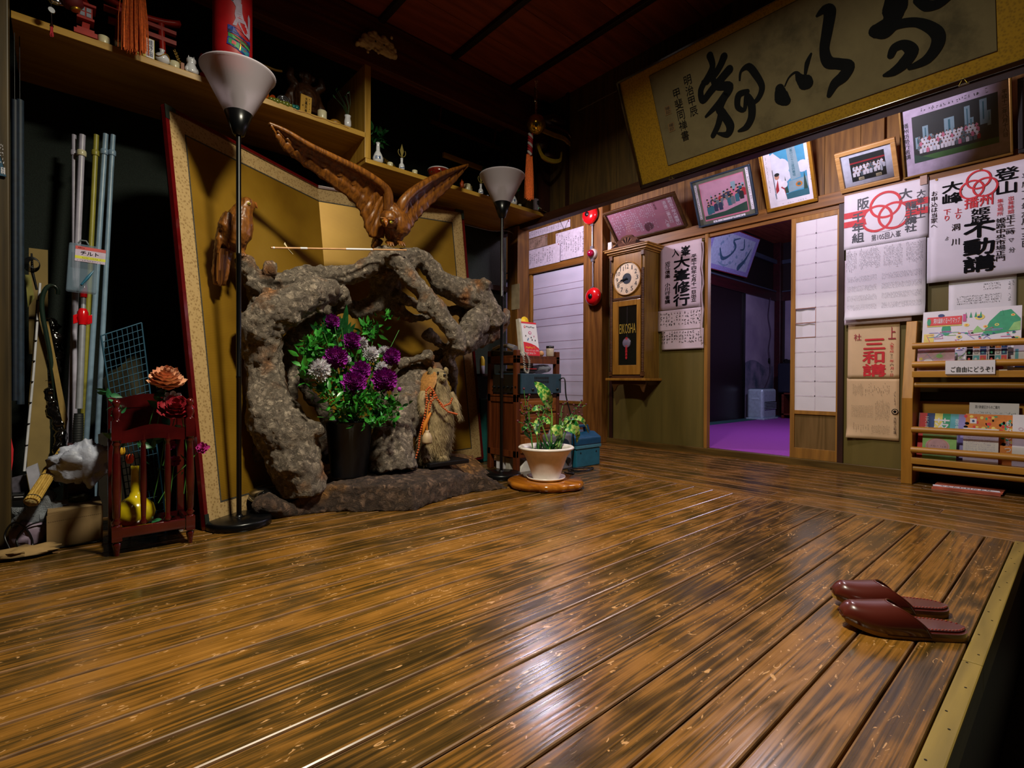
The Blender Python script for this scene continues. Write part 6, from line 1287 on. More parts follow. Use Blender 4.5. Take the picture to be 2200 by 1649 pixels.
b = B(); b.box((xr-.03, YF-.028, 0), (.55, YF-.022, rx(1980, 880).z+.1)); b.done('back_panel', mat('dark_rack_back', '#1c1308', .7), r)
def leaf_sheet(name, label, x0, x1, ytop, zbot, tilt, mats, draw, group, cat='leaflet', dyb=.05, th=.003):
    a, c = rx(x0, ytop, YR+dyb+tilt), rx(x1, ytop, YR+dyb+tilt); h0 = a.z-zbot; V = Vector((0, tilt, h0)); P = Pl((a.x, YR+dyb, zbot), (1, 0, 0), V); W_, H_ = c.x-a.x, V.length
    t = thing(name, label, cat, P.O, group); b = B(); b.obox(P(W_/2, H_/2, -th/2), P.U*W_/2, P.V*H_/2, P.N*th/2); b.done('sheets', M_WHITE, t); A = Art(P, .0006); draw(A, W_, H_); A.done('printing', mats, t); return t
cmm = [mat('print_green', '#2e9a70', .6), mat('print_lightgreen', '#8fc47a', .6), mat('print_yellow', '#e2cf6a', .6), MM['payment_red'], M_WHITE, mat('print_violet', '#8f86c4', .6), mat('print_cyan', '#5aa8b8', .6), M_INK, mat('print_navy', '#22407a', .6), mat('print_orange', '#cf7a2a', .6), mat('print_magenta', '#c0508a', .6), mat('print_pinkwhite', '#c8a0b4', .6)]
zA, zB = rx(1965, 799).z+.006, rx(1965, 985).z+.006
def draw_map(A, w, h):
    R = random.Random(4)
    A.poly([(w*.62, h*.55), (w*.70, h*.78), (w*.80, h*.93), (w*.90, h*.95), (w*.99, h*.80), (w*.99, h*.62)], 0, 1); A.ell(w*.26, h*.68, w*.05, h*.10, 0, 1.2); A.poly([(w*.88, h*.62), (w*.93, h*.74), (w*.99, h*.76), (w*.99, h*.62)], 1, 1.5); A.poly([(w*.52, h*.60), (w*.58, h*.72), (w*.66, h*.62)], 1, 1.5)
    for u, v, a in ((.60, .86, .05), (.47, .74, .028), (.77, .72, .022), (.92, .86, .020), (.66, .70, .024), (.40, .55, .03), (.96, .5, .03), (.12, .24, .03), (.5, .16, .04)):
        A.ell(w*u, h*v, w*a, w*a*.8, 2, 2.2); A.ell(w*u, h*v, w*a*.5, w*a*.35, R.choice((0, 8, 9, 3)), 2.6)
    for k in range(46):
        p = [(w*R.uniform(.08, .98), h*R.uniform(.06, .66))]
        for _ in range(3): p.append((min(w*.98, max(w*.05, p[-1][0]+w*R.uniform(-.12, .12))), min(h*.68, max(h*.04, p[-1][1]+h*R.uniform(-.14, .14)*(_ % 2)))))
        A.line(p, h*.010, R.choice((5, 5, 6, 1, 10)), 3+k*.01)
    for k in range(60):
        u, v = w*R.uniform(.12, .97), h*R.uniform(.06, .62); s_ = w*R.uniform(.007, .017); A.poly([(u-s_, v-s_*.5), (u+s_, v-s_*.5), (u+s_*1.2, v+s_*.2), (u, v+s_), (u-s_*1.2, v+s_*.2)], R.choice((8, 7, 9, 3, 0, 6)), 4+k*.01)
    for k in range(5): u = w*(.46+.05*k+(.16 if k > 3 else 0)); A.poly([(u-w*.014, h*.86), (u+w*.014, h*.86), (u, h*.95)], 0, 3)
    A.rect(w*.05, h*.76, w*.42, h*.90, 3, 5); A.rect(w*.05, h*.74, w*.42, h*.755, 2, 5); A.text('洞川温泉', w*.12, h*.79, w*.22, h*.875, 4, 6, .03, False); A.text('ぐる〜りマップ', w*.225, h*.785, w*.40, h*.88, 4, 6, .02, False); A.ell(w*.07, h*.82, w*.022, h*.06, 0, 6.5); A.ell(w*.20, h*.92, w*.035, h*.028, 8, 5.5)
    A.rect(w*.43, h*.80, w*.465, h*.92, 10, 5); A.poly([(w*.02, h*.45), (w*.13, h*.45), (w*.13, h*.62), (w*.02, h*.62)], 2, 1.5)
G3 = 'leaflets in the upper tray of the rack'; G4 = 'leaflets in the lower tray of the rack'
leaf_sheet('map_leaflet', 'wide colourful illustrated hot spring map in the upper tray of the rack', 1984, 2196, 671, zA, .07, cmm, draw_map, G3, 'map', .07)
def draw_cards(A, w, h):
    for c in range(3):
        for j in range(3):
            u, v = w*(.06+.31*c), h*(.92-.21*(j+1)); A.rect(u, v, u+w*.28, v+h*.19, (7, 9, 8, 7, 4, 8, 7, 6, 3)[j*3+c], 1)
            A.ell(u+w*.12, v+h*.08, w*.06, h*.04, (9, 2, 6, 0, 7, 6, 3, 4, 9)[j*3+c], 2)
    u, v = w*.51, h*.595; A.rect(w*.42, h*.53, w*.60, h*.66, 7, 2); A.rect(w*.44, h*.545, w*.58, h*.645, 4, 2.5); A.ring(u, v, w*.035, w*.016, 7, 3)
    A.print(w*.05, h*.2, w*.9, h*.26, 18, 1, 7, l=1, seed=5, gap=0); A.ell(w*.6, h*.09, w*.22, h*.06, 10, 1)
leaf_sheet('photo_card_leaflet', 'white card with a grid of small photographs in front of the map, left one', 2075, 2122, 729, zA, .03, cmm, draw_cards, G3, 'leaflet', .035)
leaf_sheet('photo_card_leaflet', 'white card with a grid of small photographs in front of the map, right one', 2124, 2166, 728, zA, .03, cmm, draw_cards, G3, 'leaflet', .032)
leaf_sheet('blue_leaflet', 'leaflet with a pale blue waterfall picture at the right end of the upper tray', 2178, 2215, 738, zA, .03, cmm, lambda A, w, h: (A.rect(w*.1, h*.1, w*.95, h*.8, 6, 1), A.rect(w*.3, h*.25, w*.7, h*.8, 4, 2), A.rect(w*.1, h*.1, w*.95, h*.25, 8, 2)), G3, 'leaflet', .04)
def draw_small(A, w, h): 
    R = random.Random(9); A.rect(0, 0, w, h, 11, .5)
    for k in range(16): A.line([(w*R.random(), h*R.random()) for _ in range(2)], h*.008, R.choice((5, 6, 1)), 1+k*.02)
    A.ell(w*.85, h*.25, w*.09, h*.08, 9, 2); A.ell(w*.6, h*.6, w*.09, h*.08, 1, 2); A.ell(w*.3, h*.4, w*.12, h*.1, 4, 2); A.ell(w*.1, h*.5, w*.05, h*.06, 2, 2)
leaf_sheet('map_leaflet', 'folded map leaflet low at the left of the upper tray, under the large map', 1972, 2052, 745, zA, .02, cmm, draw_small, G3, 'map', .03)
t = thing('paper_sign', 'white folded paper sign reading in Japanese please take one, hung over the lower upper-tray rail', 'sign', rx(2085, 790, YR-.01))
P = Pl((0, YR-.014, 0), (1, 0, 0), (0, 0, 1)); a, c = P.px(2031, 790)[0], P.px(2138, 790)[0]; z1, z0 = P.px(2085, 774)[1], P.px(2085, 803)[1]
b = B(); b.box((a, YR-.0135, z0), (c, YR-.0125, z1)); b.box((a, YR-.0135, z1), (c, YR+.03, z1+.001)); b.prism([(a, YR-.013, z0), (c, YR-.013, z0), (c, YR+.005, z0-.012), (a+.01, YR+.005, z0-.014)], (0, .001, 0)); b.done('sheet', M_WHITE, t)
A = Art(P, .0006); A.tpx('ご自由にどうぞ！', 2043, 787, 2133, 799, 0, 1, .02, False); A.done('lettering', M_INK, t)
def d_nara(A, w, h):
    for i, c in enumerate((3, 8, 2, 0, 6, 5)): A.poly([(w*(i/6-.02), 0), (w*((i+1)/6), 0), (w*((i+1)/6+.04), h), (w*(i/6+.02), h)], c, 1+i*.01)
    A.text('落', w*.33, h*.45, w*.68, h*.9, 4, 2, .0, False); A.text('天平文化', w*.14, h*.3, w*.22, h*.92, 4, 2); A.text('奈良興福', w*.78, h*.3, w*.86, h*.9, 4, 2)
leaf_sheet('booklet', 'booklet with rainbow-striped cover and large white characters in the lower tray', 1975, 2076, 886, zB, .05, cmm, d_nara, G4, 'booklet', .07)
leaf_sheet('pink_booklet', 'pale green leaflet with a round pink picture at the lower left of the rack', 1983, 2056, 918, zB, .02, cmm, lambda A, w, h: (A.rect(0, 0, w, h, 1, .5), A.rect(0, h*.8, w, h, 2, 1), A.ell(w*.45, h*.42, w*.36, h*.26, 11, 1.5, 24), A.ring(w*.45, h*.42, w*.30, w*.01, 9, 2), A.print(w*.25, h*.38, w*.7, h*.46, 8, 1, 7, l=2, seed=3, gap=0)), G4, 'leaflet', .03)
def d_not(A, w, h): A.text('洞川財産区からのご案内', w*.12, h*.90, w*.62, h*.955, 7, 1, .0, False); A.print(w*.04, h*.62, w*.95, h*.86, 26, 4, 7, l=1, seed=31, gap=0, th=.1)
leaf_sheet('notice_sheet', 'grey-white printed notice standing tallest in the lower tray', 2083, 2190, 864, zB, .07, cmm, d_not, G4, 'leaflet', .075)
def d_aut(A, w, h):
    R = random.Random(2); A.rect(0, 0, w, h, 9, .5)
    for k in range(90): A.ell(w*R.random(), h*R.uniform(.4, .98), w*R.uniform(.02, .05), h*R.uniform(.015, .04), R.choice((2, 9, 3, 0, 7)), 1+k*.01)
    A.rect(w*.1, h*.80, w*.24, h*.90, 4, 3); A.ell(w*.17, h*.85, w*.03, h*.025, 8, 4); A.text('もみじまつり', w*.84, h*.12, w*.97, h*.88, 4, 4, .02)
leaf_sheet('autumn_leaflet', 'autumn festival leaflet with yellow and red leaves in the lower tray', 2075, 2178, 888, zB, .045, cmm, d_aut, G4, 'leaflet', .05)
leaf_sheet('timetable_leaflet', 'white printed timetable standing in front of the autumn leaflet', 2070, 2146, 918, zB, .02, cmm, lambda A, w, h: (A.print(w*.08, h*.12, w*.9, h*.88, 18, 12, 5, l=1, seed=12, gap=0, th=.1),), G4, 'leaflet', .034)
leaf_sheet('white_leaflet', 'plain white leaflet with a small grey emblem at the right edge of the lower tray', 2176, 2222, 890, zB, .04, cmm, lambda A, w, h: (A.ring(w*.4, h*.72, w*.10, w*.03, 11, 1),), G4, 'leaflet', .045)
# magazine on the floor
q = [atZ(*p, .001) for p in ((2001, 1050), (2150, 1066), (2158, 1055), (2012, 1038))]; t = thing('magazine', 'stack of two thin magazines lying on the floor under the leaflet rack', 'magazine', q[0])
b = B(); b.prism(q, (0, 0, .008)); b.prism([p+Vector((.006, .004, .009)) for p in q], (0, 0, .006)); b.done('pages', mat('orange_pink_cover', '#b8604c', .5, var=.3, scale=16), t)
U = (q[1]-q[0]).normalized(); V = Vector((-U.y, U.x, 0)); P = Pl(q[0]+Vector((.006, .004, .0155)), U, V); w_ = (q[1]-q[0]).length; A = Art(P, .0004); A.rect(.0, .02, w_*.98, .07, 1, 0); A.text('てんかわ村だより', .03, .03, w_*.85, .062, 0, 1, .03, False); A.done('printing', [M_INK, M_WHITE], t)
# ================================================================ slippers
m_lea = mat('oxblood_leather', '#451610', .3, coat=.6, var=.1, scale=6, c2='#521c12'); m_in = mat('slipper_lining', '#3a1208', .6); m_sole = mat('tan_rubber_sole', '#a5813e', .6)
def hw(f):
    f = min(.999, max(.001, f)); e = sqrt(max(0, 1-max(0, (.16-f)/.16)**2)) if f < .16 else (max(0, 1-max(0, (f-.62)/.385)**2.4))**.62
    return (.036+.010*f+.004*sin(pi*f))*max(.06, e)
r = thing('slipper', None, 'slipper', (0, 0, 0), 'pair of leather slippers'); L_ = .268
def outline(off, n=28):
    a = [(L_*i/n, hw(i/n)-off) for i in range(n+1)]; return [(x, max(.002, y)) for x, y in a]+[(x, -max(.002, y)) for x, y in reversed(a)]
def lift(x): f = x/L_; return .020*max(0, (f-.62)/.38)**2
def slab(z0, z1, off, m, nm, pa):
    b = B(); o = outline(off); n = len(o); vs = [(x, y, z0+lift(x)) for x, y in o]+[(x, y, z1+lift(x)) for x, y in o]; b.add(vs, [(i, (i+1) % n, n+(i+1) % n, n+i) for i in range(n)], 0, True)
    h = n//2; 
    for i in range(h-1):
        b.add([vs[i], vs[i+1], vs[n-2-i], vs[n-1-i]], [(0, 1, 2, 3)]); b.add([vs[n+i], vs[n+i+1], vs[2*n-2-i], vs[2*n-1-i]], [(3, 2, 1, 0)], 0, True)
    return b.done(nm, m, pa)
slab(0, .010, .001, m_sole, 'sole', r); slab(.010, .019, -.001, m_lea, 'insole_edge', r); slab(.019, .023, .008, m_lea, 'insole_pad', r)
b = B()
for i in range(16):
    f = .04+i*.028
    for s_ in (-1, 1): b.ball((L_*f, s_*(hw(f)-.012), .0235), (.0032, .0012, .0012), 6)
b.done('stitching', mat('dark_red_thread', '#a04030', .5), r)
def up(u, v):
    # u from opening to toe, v across
    c = abs(2*v-1); x0 = .62-.27*c**1.5; f = x0+(1.0-x0)*u**.9; x = L_*min(f, .999); w_ = hw(min(f, .985))+.003; a = pi*v; hgt = (.058-.026*max(0, (f-.55)/.45)**1.5)*(1-max(0, (f-.90)/.10)**2*.75)
    return (x, -cos(a)*w_, .012+lift(x)+hgt*sin(a)**.62)
b = B(); b.grid(up, 24, 22); b.done('upper', m_lea, r, solid=.003)
b = B(); b.grid(lambda u, v: tuple(Vector(up(u*.5, v))*1.0-Vector((0, 0, .004))), 8, 18); b.done('lining', m_in, r)
b = B(); b.tube([up(.004, k/24) for k in range(25)], .0028, 6); b.done('rim_piping', m_lea, r)
def place(o, heel, toe): d = toe-heel; o.location = (heel.x, heel.y, 0); o.rotation_euler = (0, 0, atan2(d.y, d.x))
h1, t1 = atZ(2036, 1318), atZ(1803, 1298); h2, t2 = atZ(2073, 1366), atZ(1822, 1346)
r['label'] = 'glossy oxblood leather slipper on the floorboards, the nearer one to the bottom edge'; place(r, h2, t2)
o = dup(r, label='glossy oxblood leather slipper on the floorboards, farther from the camera behind its mate'); place(o, h1, t1)
for o_ in (r, o):
    for ch in o_.children: ch.matrix_parent_inverse = Matrix.Identity(4)
# ================================================================ things in the carpeted room
c = atZ(1639, 902, .05); r = thing('fan_heater', 'silver-blue fan heater on the purple carpet in the back room', 'heater', c)
hh = .43; m_h = mat('silver_blue_plastic', '#b4cede', .3, .2)
b = B(); b.box((c.x-.22, c.y, .06), (c.x, c.y+.46, .05+hh)); b.done('case', m_h, r, bevel=.03)
b = B(); b.box((c.x-.23, c.y-.01, .05), (c.x+.02, c.y+.47, .075)); b.done('base', m_h, r, bevel=.005)
b = B(); b.box((c.x-.002, c.y+.05, .19), (c.x+.003, c.y+.43, .30)); b.done('outlet', M_BLK, r)
b = B()
for k in range(5): b.box((c.x+.002, c.y+.05, .195+k*.021), (c.x+.012, c.y+.43, .203+k*.021))
b.done('louvre', m_h, r)
b = B(); b.box((c.x-.16, c.y-.004, .33), (c.x-.06, c.y+.002, .355)); b.done('hand_grip', mat('pale_grip', '#b8d0e0', .4), r, bevel=.006)
b = B(); b.box((c.x-.20, c.y+.06, .05+hh), (c.x-.04, c.y+.38, .056+hh)); b.done('control_panel', mat('dark_panel', '#3a5064', .3), r)
b = B(); q = atX(1655, 640, XL+.03); pts = [q, atX(1651, 680, XL+.03), atX(1656, 715, XL+.03), atX(1652, 750, XL+.04), atX(1655, 800, XL+.05), Vector((c.x-.2, c.y+.3, .3))]; b.tube([interp(pts, k/20) for k in range(21)], .006, 6); tag(b.done('hanging_wire', mat('grey_violet_cord', '#4a4254', .6)), 'thin cord hanging down the sliding door behind the fan heater', 'cord')
q = atZ(1688, 898, .05); b = B(); b.box((q.x-.1, 7.85, .42), (q.x+.6, 8.3, .85)); t = thing('television', 'back corner of a dark television on a small stand behind the sliding door', 'television', (q.x, 8.0, .42)); b.done('case', mat('navy_plastic', '#141a2c', .4), t, bevel=.02)
b = B(); b.box((q.x-.02, 7.9, .85), (q.x+.2, 8.1, .90)); b.done('top_box', M_BLK, t)
t = thing('television_stand', 'small reddish wooden stand under the dark television in the back room', 'stand', (q.x, 8.0, .05)); b = B()
for x in (q.x-.04, q.x+.5): b.box((x, 7.85, .05), (x+.03, 8.3, .42))
b.box((q.x-.04, 7.85, .40), (q.x+.53, 8.3, .42)); b.box((q.x-.04, 7.85, .10), (q.x+.53, 8.3, .12)); b.done('frame', wood('reddish_wood', '#4a1c14', '#70301c', 'x', 1.5), t)
b = B(); b.box((-3.24, 4.2, .05), (-3.05, 8.4, .056)); tag(b.done('tatami_border', mat('teal_border_cloth', '#26545a', .8)), kind='structure')
p0, p1, p2, p3 = atX(1521, 576, XL+.04), atX(1603, 597, XL+.04), atX(1622, 512, XL+.22), atX(1521, 490, XL+.22)
P = Pl(p0, p1-p0, p2-p1); V2 = (p2-p1); P.V = (V2-P.U*V2.dot(P.U)).normalized(); P.N = P.U.cross(P.V); q_ = [P.px(*k) for k in ((1521, 576), (1603, 597), (1622, 512), (1570, 494), (1521, 488))]; L2, H2 = q_[1][0], V2.length
if P.N.x < 0: P.N = -P.N
t = thing('picture_frame', 'blue-toned framed ink painting of a dragon leaning from the wall of the back room', 'framed picture', p0)
b = B(); b.obox(P(L2/2-.1, H2/2, 0), P.U*(L2/2+.1), P.V*H2/2, P.N*.012); b.done('frame', mat('dark_red_frame', '#6a1420', .4), t)
A = Art(P, .014); A.rect(-.18, .012, L2-.012, H2-.012, 0, 0); A.rect(-.1, .07, L2-.10, H2-.06, 1, 1)
R = random.Random(8); A.brush([(L2*.1, H2*.5), (L2*.22, H2*.3), (L2*.38, H2*.42), (L2*.45, H2*.62), (L2*.36, H2*.75), (L2*.5, H2*.85)], [.02, .05, .03, .04, .03, .01], 2, 2); A.brush([(L2*.6, H2*.85), (L2*.66, H2*.65), (L2*.58, H2*.6)], [.02, .03, .01], 2, 3); A.brush([(L2*.85, H2*.7), (L2*.78, H2*.4), (L2*.68, H2*.2)], [.01, .05, .09], 2, 4); A.brush([(L2*.15, H2*.2), (L2*.3, H2*.15), (L2*.4, H2*.2)], [.01, .03, .01], 3, 3)
for k in range(20): A.ell(L2*R.uniform(.05, .8), H2*R.uniform(.2, .85), .03*R.random()+.01, .02, 3, 1.5+k*.01)
A.done('painting', [mat('lilac_mount', '#8f88c4', .7, var=.2, scale=60), mat('pale_blue_paper', '#a8b4d0', .7), mat('teal_ink', '#3a5a74', .6), mat('pale_teal_ink', '#7f98b4', .6)], t)
# ================================================================ things on the display shelves
m_rd = mat('vermilion_paint', '#a01c10', .4); m_win = mat('pale_window_film', '#8a94a8', .5); m_org = mat('orange_silk', '#c85a14', .7, var=.3, scale=120)
def onshelf(px, X=-2.67, S=None):
    if X > -2.72 and px != 943: X += .03
    S = S or (S1 if px < 785 else S2); p = atX(px, 150 if px < 785 else 380, X); p.z = S; return p
def toro(px, s_, label):
    p = onshelf(px, -2.66); t = thing('toy_lantern', label, 'ornament', p, 'small vermilion lantern models'); b = B(); S = lambda a, c, d, e: b.box(p+Vector((-a, -a, c))*s_, p+Vector((a, a, d))*s_, e)
    S(.040, 0, .02, 0); S(.030, .02, .035, 0); b.prism([p+Vector((-.014, -.014, .035))*s_, p+Vector((.014, -.014, .035))*s_, p+Vector((.010, -.010, .075))*s_, p+Vector((-.010, -.010, .075))*s_], Vector((0, .026, 0))*s_)
    S(.030, .075, .085, 0); S(.024, .085, .135, 0); S(.036, .135, .145, 0); b.lathe([(q_[0]*s_, q_[1]*s_) for q_ in ((.034, .145), (.006, .175), (.008, .182), (0, .19))], p, 4); b.done('lantern_body', m_rd, t, bevel=.001)
    c = B()
    for i in (-1, 1):
        for j in (0, 1): c.box(p+Vector((.0235, i*.011-.008, .090+j*.022))*s_, p+Vector((.026, i*.011+.008, .107+j*.022))*s_); c.box(p+Vector((i*.011-.008, -.026, .090+j*.022))*s_, p+Vector((i*.011+.008, -.0235, .107+j*.022))*s_)
    c.done('window_panes', m_win, t)
toro(184, .88, 'vermilion toy stone-lantern with white windows at the far left of the top shelf'); toro(443, .70, 'vermilion toy stone-lantern left of the big red paper lantern')
def lathed(name, label, cat, px, prof, m, X=-2.655, seg=20, group=None, part='body'):
    p = onshelf(px, X); t = thing(name, label, cat, p, group); b = B(); b.lathe(prof, p, seg); b.done(part, m, t); return t, p
CUP = [(0, 0), (.019, 0), (.020, .003), (.020, .030), (.018, .032), (.017, .03), (0, .028)]
for px, lb, s_ in ((223, 'cream cup candle beside the left vermilion toy lantern', 1), (375, 'cream cup candle between silver-patterned flask and white fox figure', .95), (692, 'cream cup candle on the red cloth right of the wooden plaque', 1.15), (838, 'white cup candle right of the sake bottle with leaves', .8), (891, 'white cup candle left of the red bowl', .8), (1004, 'cream cup candle right of the red bowl, near the eagle wing tip', 1.1), (1117, 'tiny white cup at the right of the second sake bottle', .6)):
    lathed('cup_candle', lb, 'candle', px, [(r_*s_, h*s_*(1.2 if px in (692, 1004) else 1)) for r_, h in CUP], M_CREAM, group='cup candles on the display shelves')
FL = [(0, 0), (.018, 0), (.030, .018), (.032, .032), (.024, .048), (.010, .056), (.009, .068), (.013, .074), (.010, .075), (0, .07)]
for px, lb in ((264, 'round white sake flask partly behind the big orange tassel'), (348, 'round white sake flask with a gold pattern right of the yellow card')):
    t, p = lathed('round_flask', lb, 'flask', px, [(r_*.9, h*.85) for r_, h in FL], M_PORC, group='round white flasks on the top shelf')
    b = B(); b.tube([p+Vector((.029*cos(a), .029*sin(a), .030+.010*sin(a*3))) for a in [k*2*pi/24 for k in range(25)]], .0018, 5); b.done('gold_pattern', M_GOLD, t)
# torii
p = onshelf(300, -2.70); t = thing('torii_gate', 'vermilion model torii gate behind the orange tassel on the top shelf', 'ornament', p)
ya_, yb_ = atX(252, 60, -2.70).y, atX(352, 80, -2.70).y
for y in (ya_, yb_): b = B(); b.tube([(-2.70, y, S1), (-2.70, y+(p.y-y)*.12, S1+.225)], .0125, 12); b.done('pillar', m_rd, t)
b = B(); b.box((-2.712, ya_-.045, S1+.185), (-2.688, yb_+.045, S1+.20)); b.box((-2.712, ya_-.03, S1+.14), (-2.688, yb_+.045, S1+.158)); b.done('lower_beam', m_rd, t)
b = B(); b.grid(lambda u, v: (-2.70+(v-.5)*.034, ya_-.06+(yb_-ya_+.12)*u, S1+.215+.03*(2*u-1)**2), 12, 1); b.done('top_beam', m_rd, t, solid=.016)
# card with brush writing
p = onshelf(312, -2.625); t = thing('offering_card', 'small yellow and white card with blue-black brush characters beside the orange tassel', 'card', p); P = Pl((p.x, p.y-.033, S1), (-.10, 1, 0), (0, 0, 1))
b = B(); b.obox(P(.033, .04, -.002), P.U*.033, P.V*.04, P.N*.0015); b.done('card', mat('yellow_card', '#b8a83a', .6), t)
A = Art(P, .0005); A.rect(.036, .0, .064, .078, 0, 0); A.text('蛙舒詣', .040, .006, .060, .074, 1, 1, .02); A.ell(.012, .012, .006, .005, 2, 1); A.done('printing', [M_WHITE, mat('blue_black_ink', '#1c2c58', .6), M_RED], t)
# tassels
def tassel(name, label, x, y0, y1, X, wd, n, m, knot=None, ncol=3):
    a = atX(x, y0, X); c = atX(x, y1, X); t = thing(name, label, 'tassel', a); R = random.Random(int(x)); b = B()
    for k in range(n):
        g_ = k % ncol; oy = (g_-(ncol-1)/2)*wd*.62/max(1, ncol-1)*2*.5+R.gauss(0, wd*.16); ox = R.gauss(0, wd*.10)
        e = R.uniform(-.012, .004)+(-.008 if g_ == ncol-1 else 0); b.tube([(X+ox*.5, a.y+oy*.75, a.z), (X+ox, a.y+oy, (a.z+c.z)/2), (X+ox*1.1, a.y+oy*1.05+R.gauss(0, .0015), c.z-e)], .0011, 4)
    b.done('threads', m, t)
    if knot: kb = B(); kb.tube(knot[0], knot[1], 8); kb.done('cord_knot', knot[2], t)
    return t, a
tassel('hanging_tassel', 'large orange silk tassel of three bunches hanging before the torii, top shelf', 288, -30, 114, -2.53, .075, 170, m_org)
m_rw = mat('red_white_cord', '#a01820', .6, var=.5, scale=60, c2='#c8a8a8')
a = atX(110, 22, -2.53); tassel('wind_chime_tassel', 'tiny red and silver tassel hanging at the far left before the top shelf', 111, 56, 82, -2.53, .012, 40, mat('crimson_silk', '#a81c2a', .7), ([a, atX(111, 45, -2.53), atX(111, 57, -2.53)], [.0015, .0015, .006], M_CHROME), 1)
b = B(); b.lathe([(.010, 0), (.012, .002), (.010, .004)], a, 16, 0, (1, .3, 0)); b.tube([a, a+Vector((0, 0, .3))], .0006, 4); tag(b.done('chime_ring', M_CHROME), 'small silver ring carrying the tiny red tassel', 'ring')
bb = crumple(atX(117, 2, -2.56), (.012, .024, .012), 7, 8, .6); tag(bb.done('silver_ornament', M_CHROME), 'crinkled silver ornament at the top edge above the tiny red tassel', 'ornament')
p = atX(148, -12, -2.56); b = B(); b.lathe([(.012, -.05), (.032, -.04), (.038, 0), (.03, .04)], p, 20, 0, (0, -.4, 1)); b.lathe([(.014, -.056), (.018, -.05), (.014, -.046)], p, 20, 1, (0, -.4, 1)); tag(b.done('small_red_lantern', [mat('deep_red_paper', '#5a0c14', .6), M_GOLD]), 'small dark red lantern with a gold rim cut off by the top edge', 'lantern')
b = B(); p = onshelf(390, -2.68); 
for k in range(16): b.lathe([(0, 0), (.004, .004), (0, .012)], p+Vector((0, -.014+.0035*k*.6-.01, .085-.0052*k)), 6, 0, (.2, -.6+.2*(k % 2)*6, .7))
b.tube([p, p+Vector((0, -.005, .05)), p+Vector((0, -.025, .10))], .0018, 5); tag(b.done('rice_ear', mat('golden_straw', '#8a6a1c', .5)), 'golden ear of rice ornament behind the white fox figure', 'ornament')
# white fox figure
p = onshelf(411, -2.65); t = thing('white_figure', 'small white porcelain animal figure between cup candle and right toy lantern', 'figurine', p)
b = B(); b.lathe([(0, 0), (.024, 0), (.026, .01), (.022, .03), (.015, .045), (.019, .052), (.019, .062), (.012, .07), (0, .072)], p, 18); b.ball(p+Vector((.012, -.018, .012)), (.010, .010, .014), 8); b.ball(p+Vector((.012, .018, .012)), (.010, .010, .014), 8); b.lathe([(.005, .066), (0, .082)], p+Vector((0, -.010, 0)), 6); b.lathe([(.005, .066), (0, .082)], p+Vector((0, .010, 0)), 6); b.done('body', M_PORC, t)
b = B(); b.box(p+Vector((-.01, -.04, 0)), p+Vector((.012, -.028, .032))); tag(b.done('orange_block', mat('orange_block', '#8a4a22', .5)), 'little orange-brown block left of the white animal figure', 'block')
# big paper lantern
class Cyl:
    def __init__(s, c, r, ang): s.c = Vector(c); s.r = r; s.a = ang; s.N = Vector((cos(ang), sin(ang), 0))
    def __call__(s, u, v, w=0): a = s.a+u/s.r; return s.c+Vector((cos(a)*(s.rad(v)+w), sin(a)*(s.rad(v)+w), v))
    def rad(s, v): return s.r*(1 if v > .085 else sqrt(max(.15, 1-((.085-v)/.105)**2)))
lc = atX(500, 130, -2.46); lc.z = atX(500, 158, -2.46).z; r = thing('paper_lantern', 'big red paper lantern with a painted white fox, hanging above the near floor lamp', 'lantern', lc)
LR = .0755; m_rp = mat('red_lantern_paper', '#a81018', .5, var=.12, scale=20)
b = B(); prof = []; z = 0
cy_ = Cyl(lc, LR, 0)
for k in range(100): v = .004+k*.0042; prof.append((cy_.rad(v)+.0009*(k % 2), v))
b.lathe(prof, lc, 48); b.done('paper_shade', m_rp, r)
b = B(); b.lathe([(.03, -.004), (.042, -.002), (.042, .012), (.036, .012)], lc, 28); b.done('lower_ring', M_BLK, r)
an = atan2(-lc.y+.0, -lc.x)+radians(10); cy_ = Cyl(lc, LR, an); A = Art(cy_, .0016)
def F_(x, y): return ((x-500)/1094*2.13*1.0, (158-y)/1094*2.13)
def fp(pts, mi, l): 
    q = [F_(*p_) for p_ in pts]; c = (sum(p_[0] for p_ in q)/len(q), sum(p_[1] for p_ in q)/len(q)); n = len(q)
    s_ = []
    for i in range(n):
        a_, b__ = q[i], q[(i+1) % n]; m_ = max(1, int(sqrt((a_[0]-b__[0])**2+(a_[1]-b__[1])**2)/.008)); s_ += [(a_[0]+(b__[0]-a_[0])*k/m_, a_[1]+(b__[1]-a_[1])*k/m_) for k in range(m_)]
    A.poly(s_, mi, l)
fp([(488, 20), (497, 10), (508, 15), (511, 30), (503, 40), (495, 26)], 0, 1); fp([(490, 20), (500, 3), (502, 14)], 0, 1.2); fp([(506, 14), (509, 6), (510, 20)], 0, 1.3)
fp([(500, 22), (511, 22), (512, 45), (498, 48)], 0, 1.4); fp([(498, 40), (512, 42), (518, 62), (500, 64), (497, 50)], 0, 1.5); fp([(500, 55), (506, 56), (500, 74), (493, 74)], 0, 1.6); fp([(504, 56), (518, 55), (528, 72), (530, 88), (515, 84), (504, 68)], 0, 1.7); fp([(526, 86), (531, 84), (532, 40), (527, 34), (525, 42)], 0, 1.8)
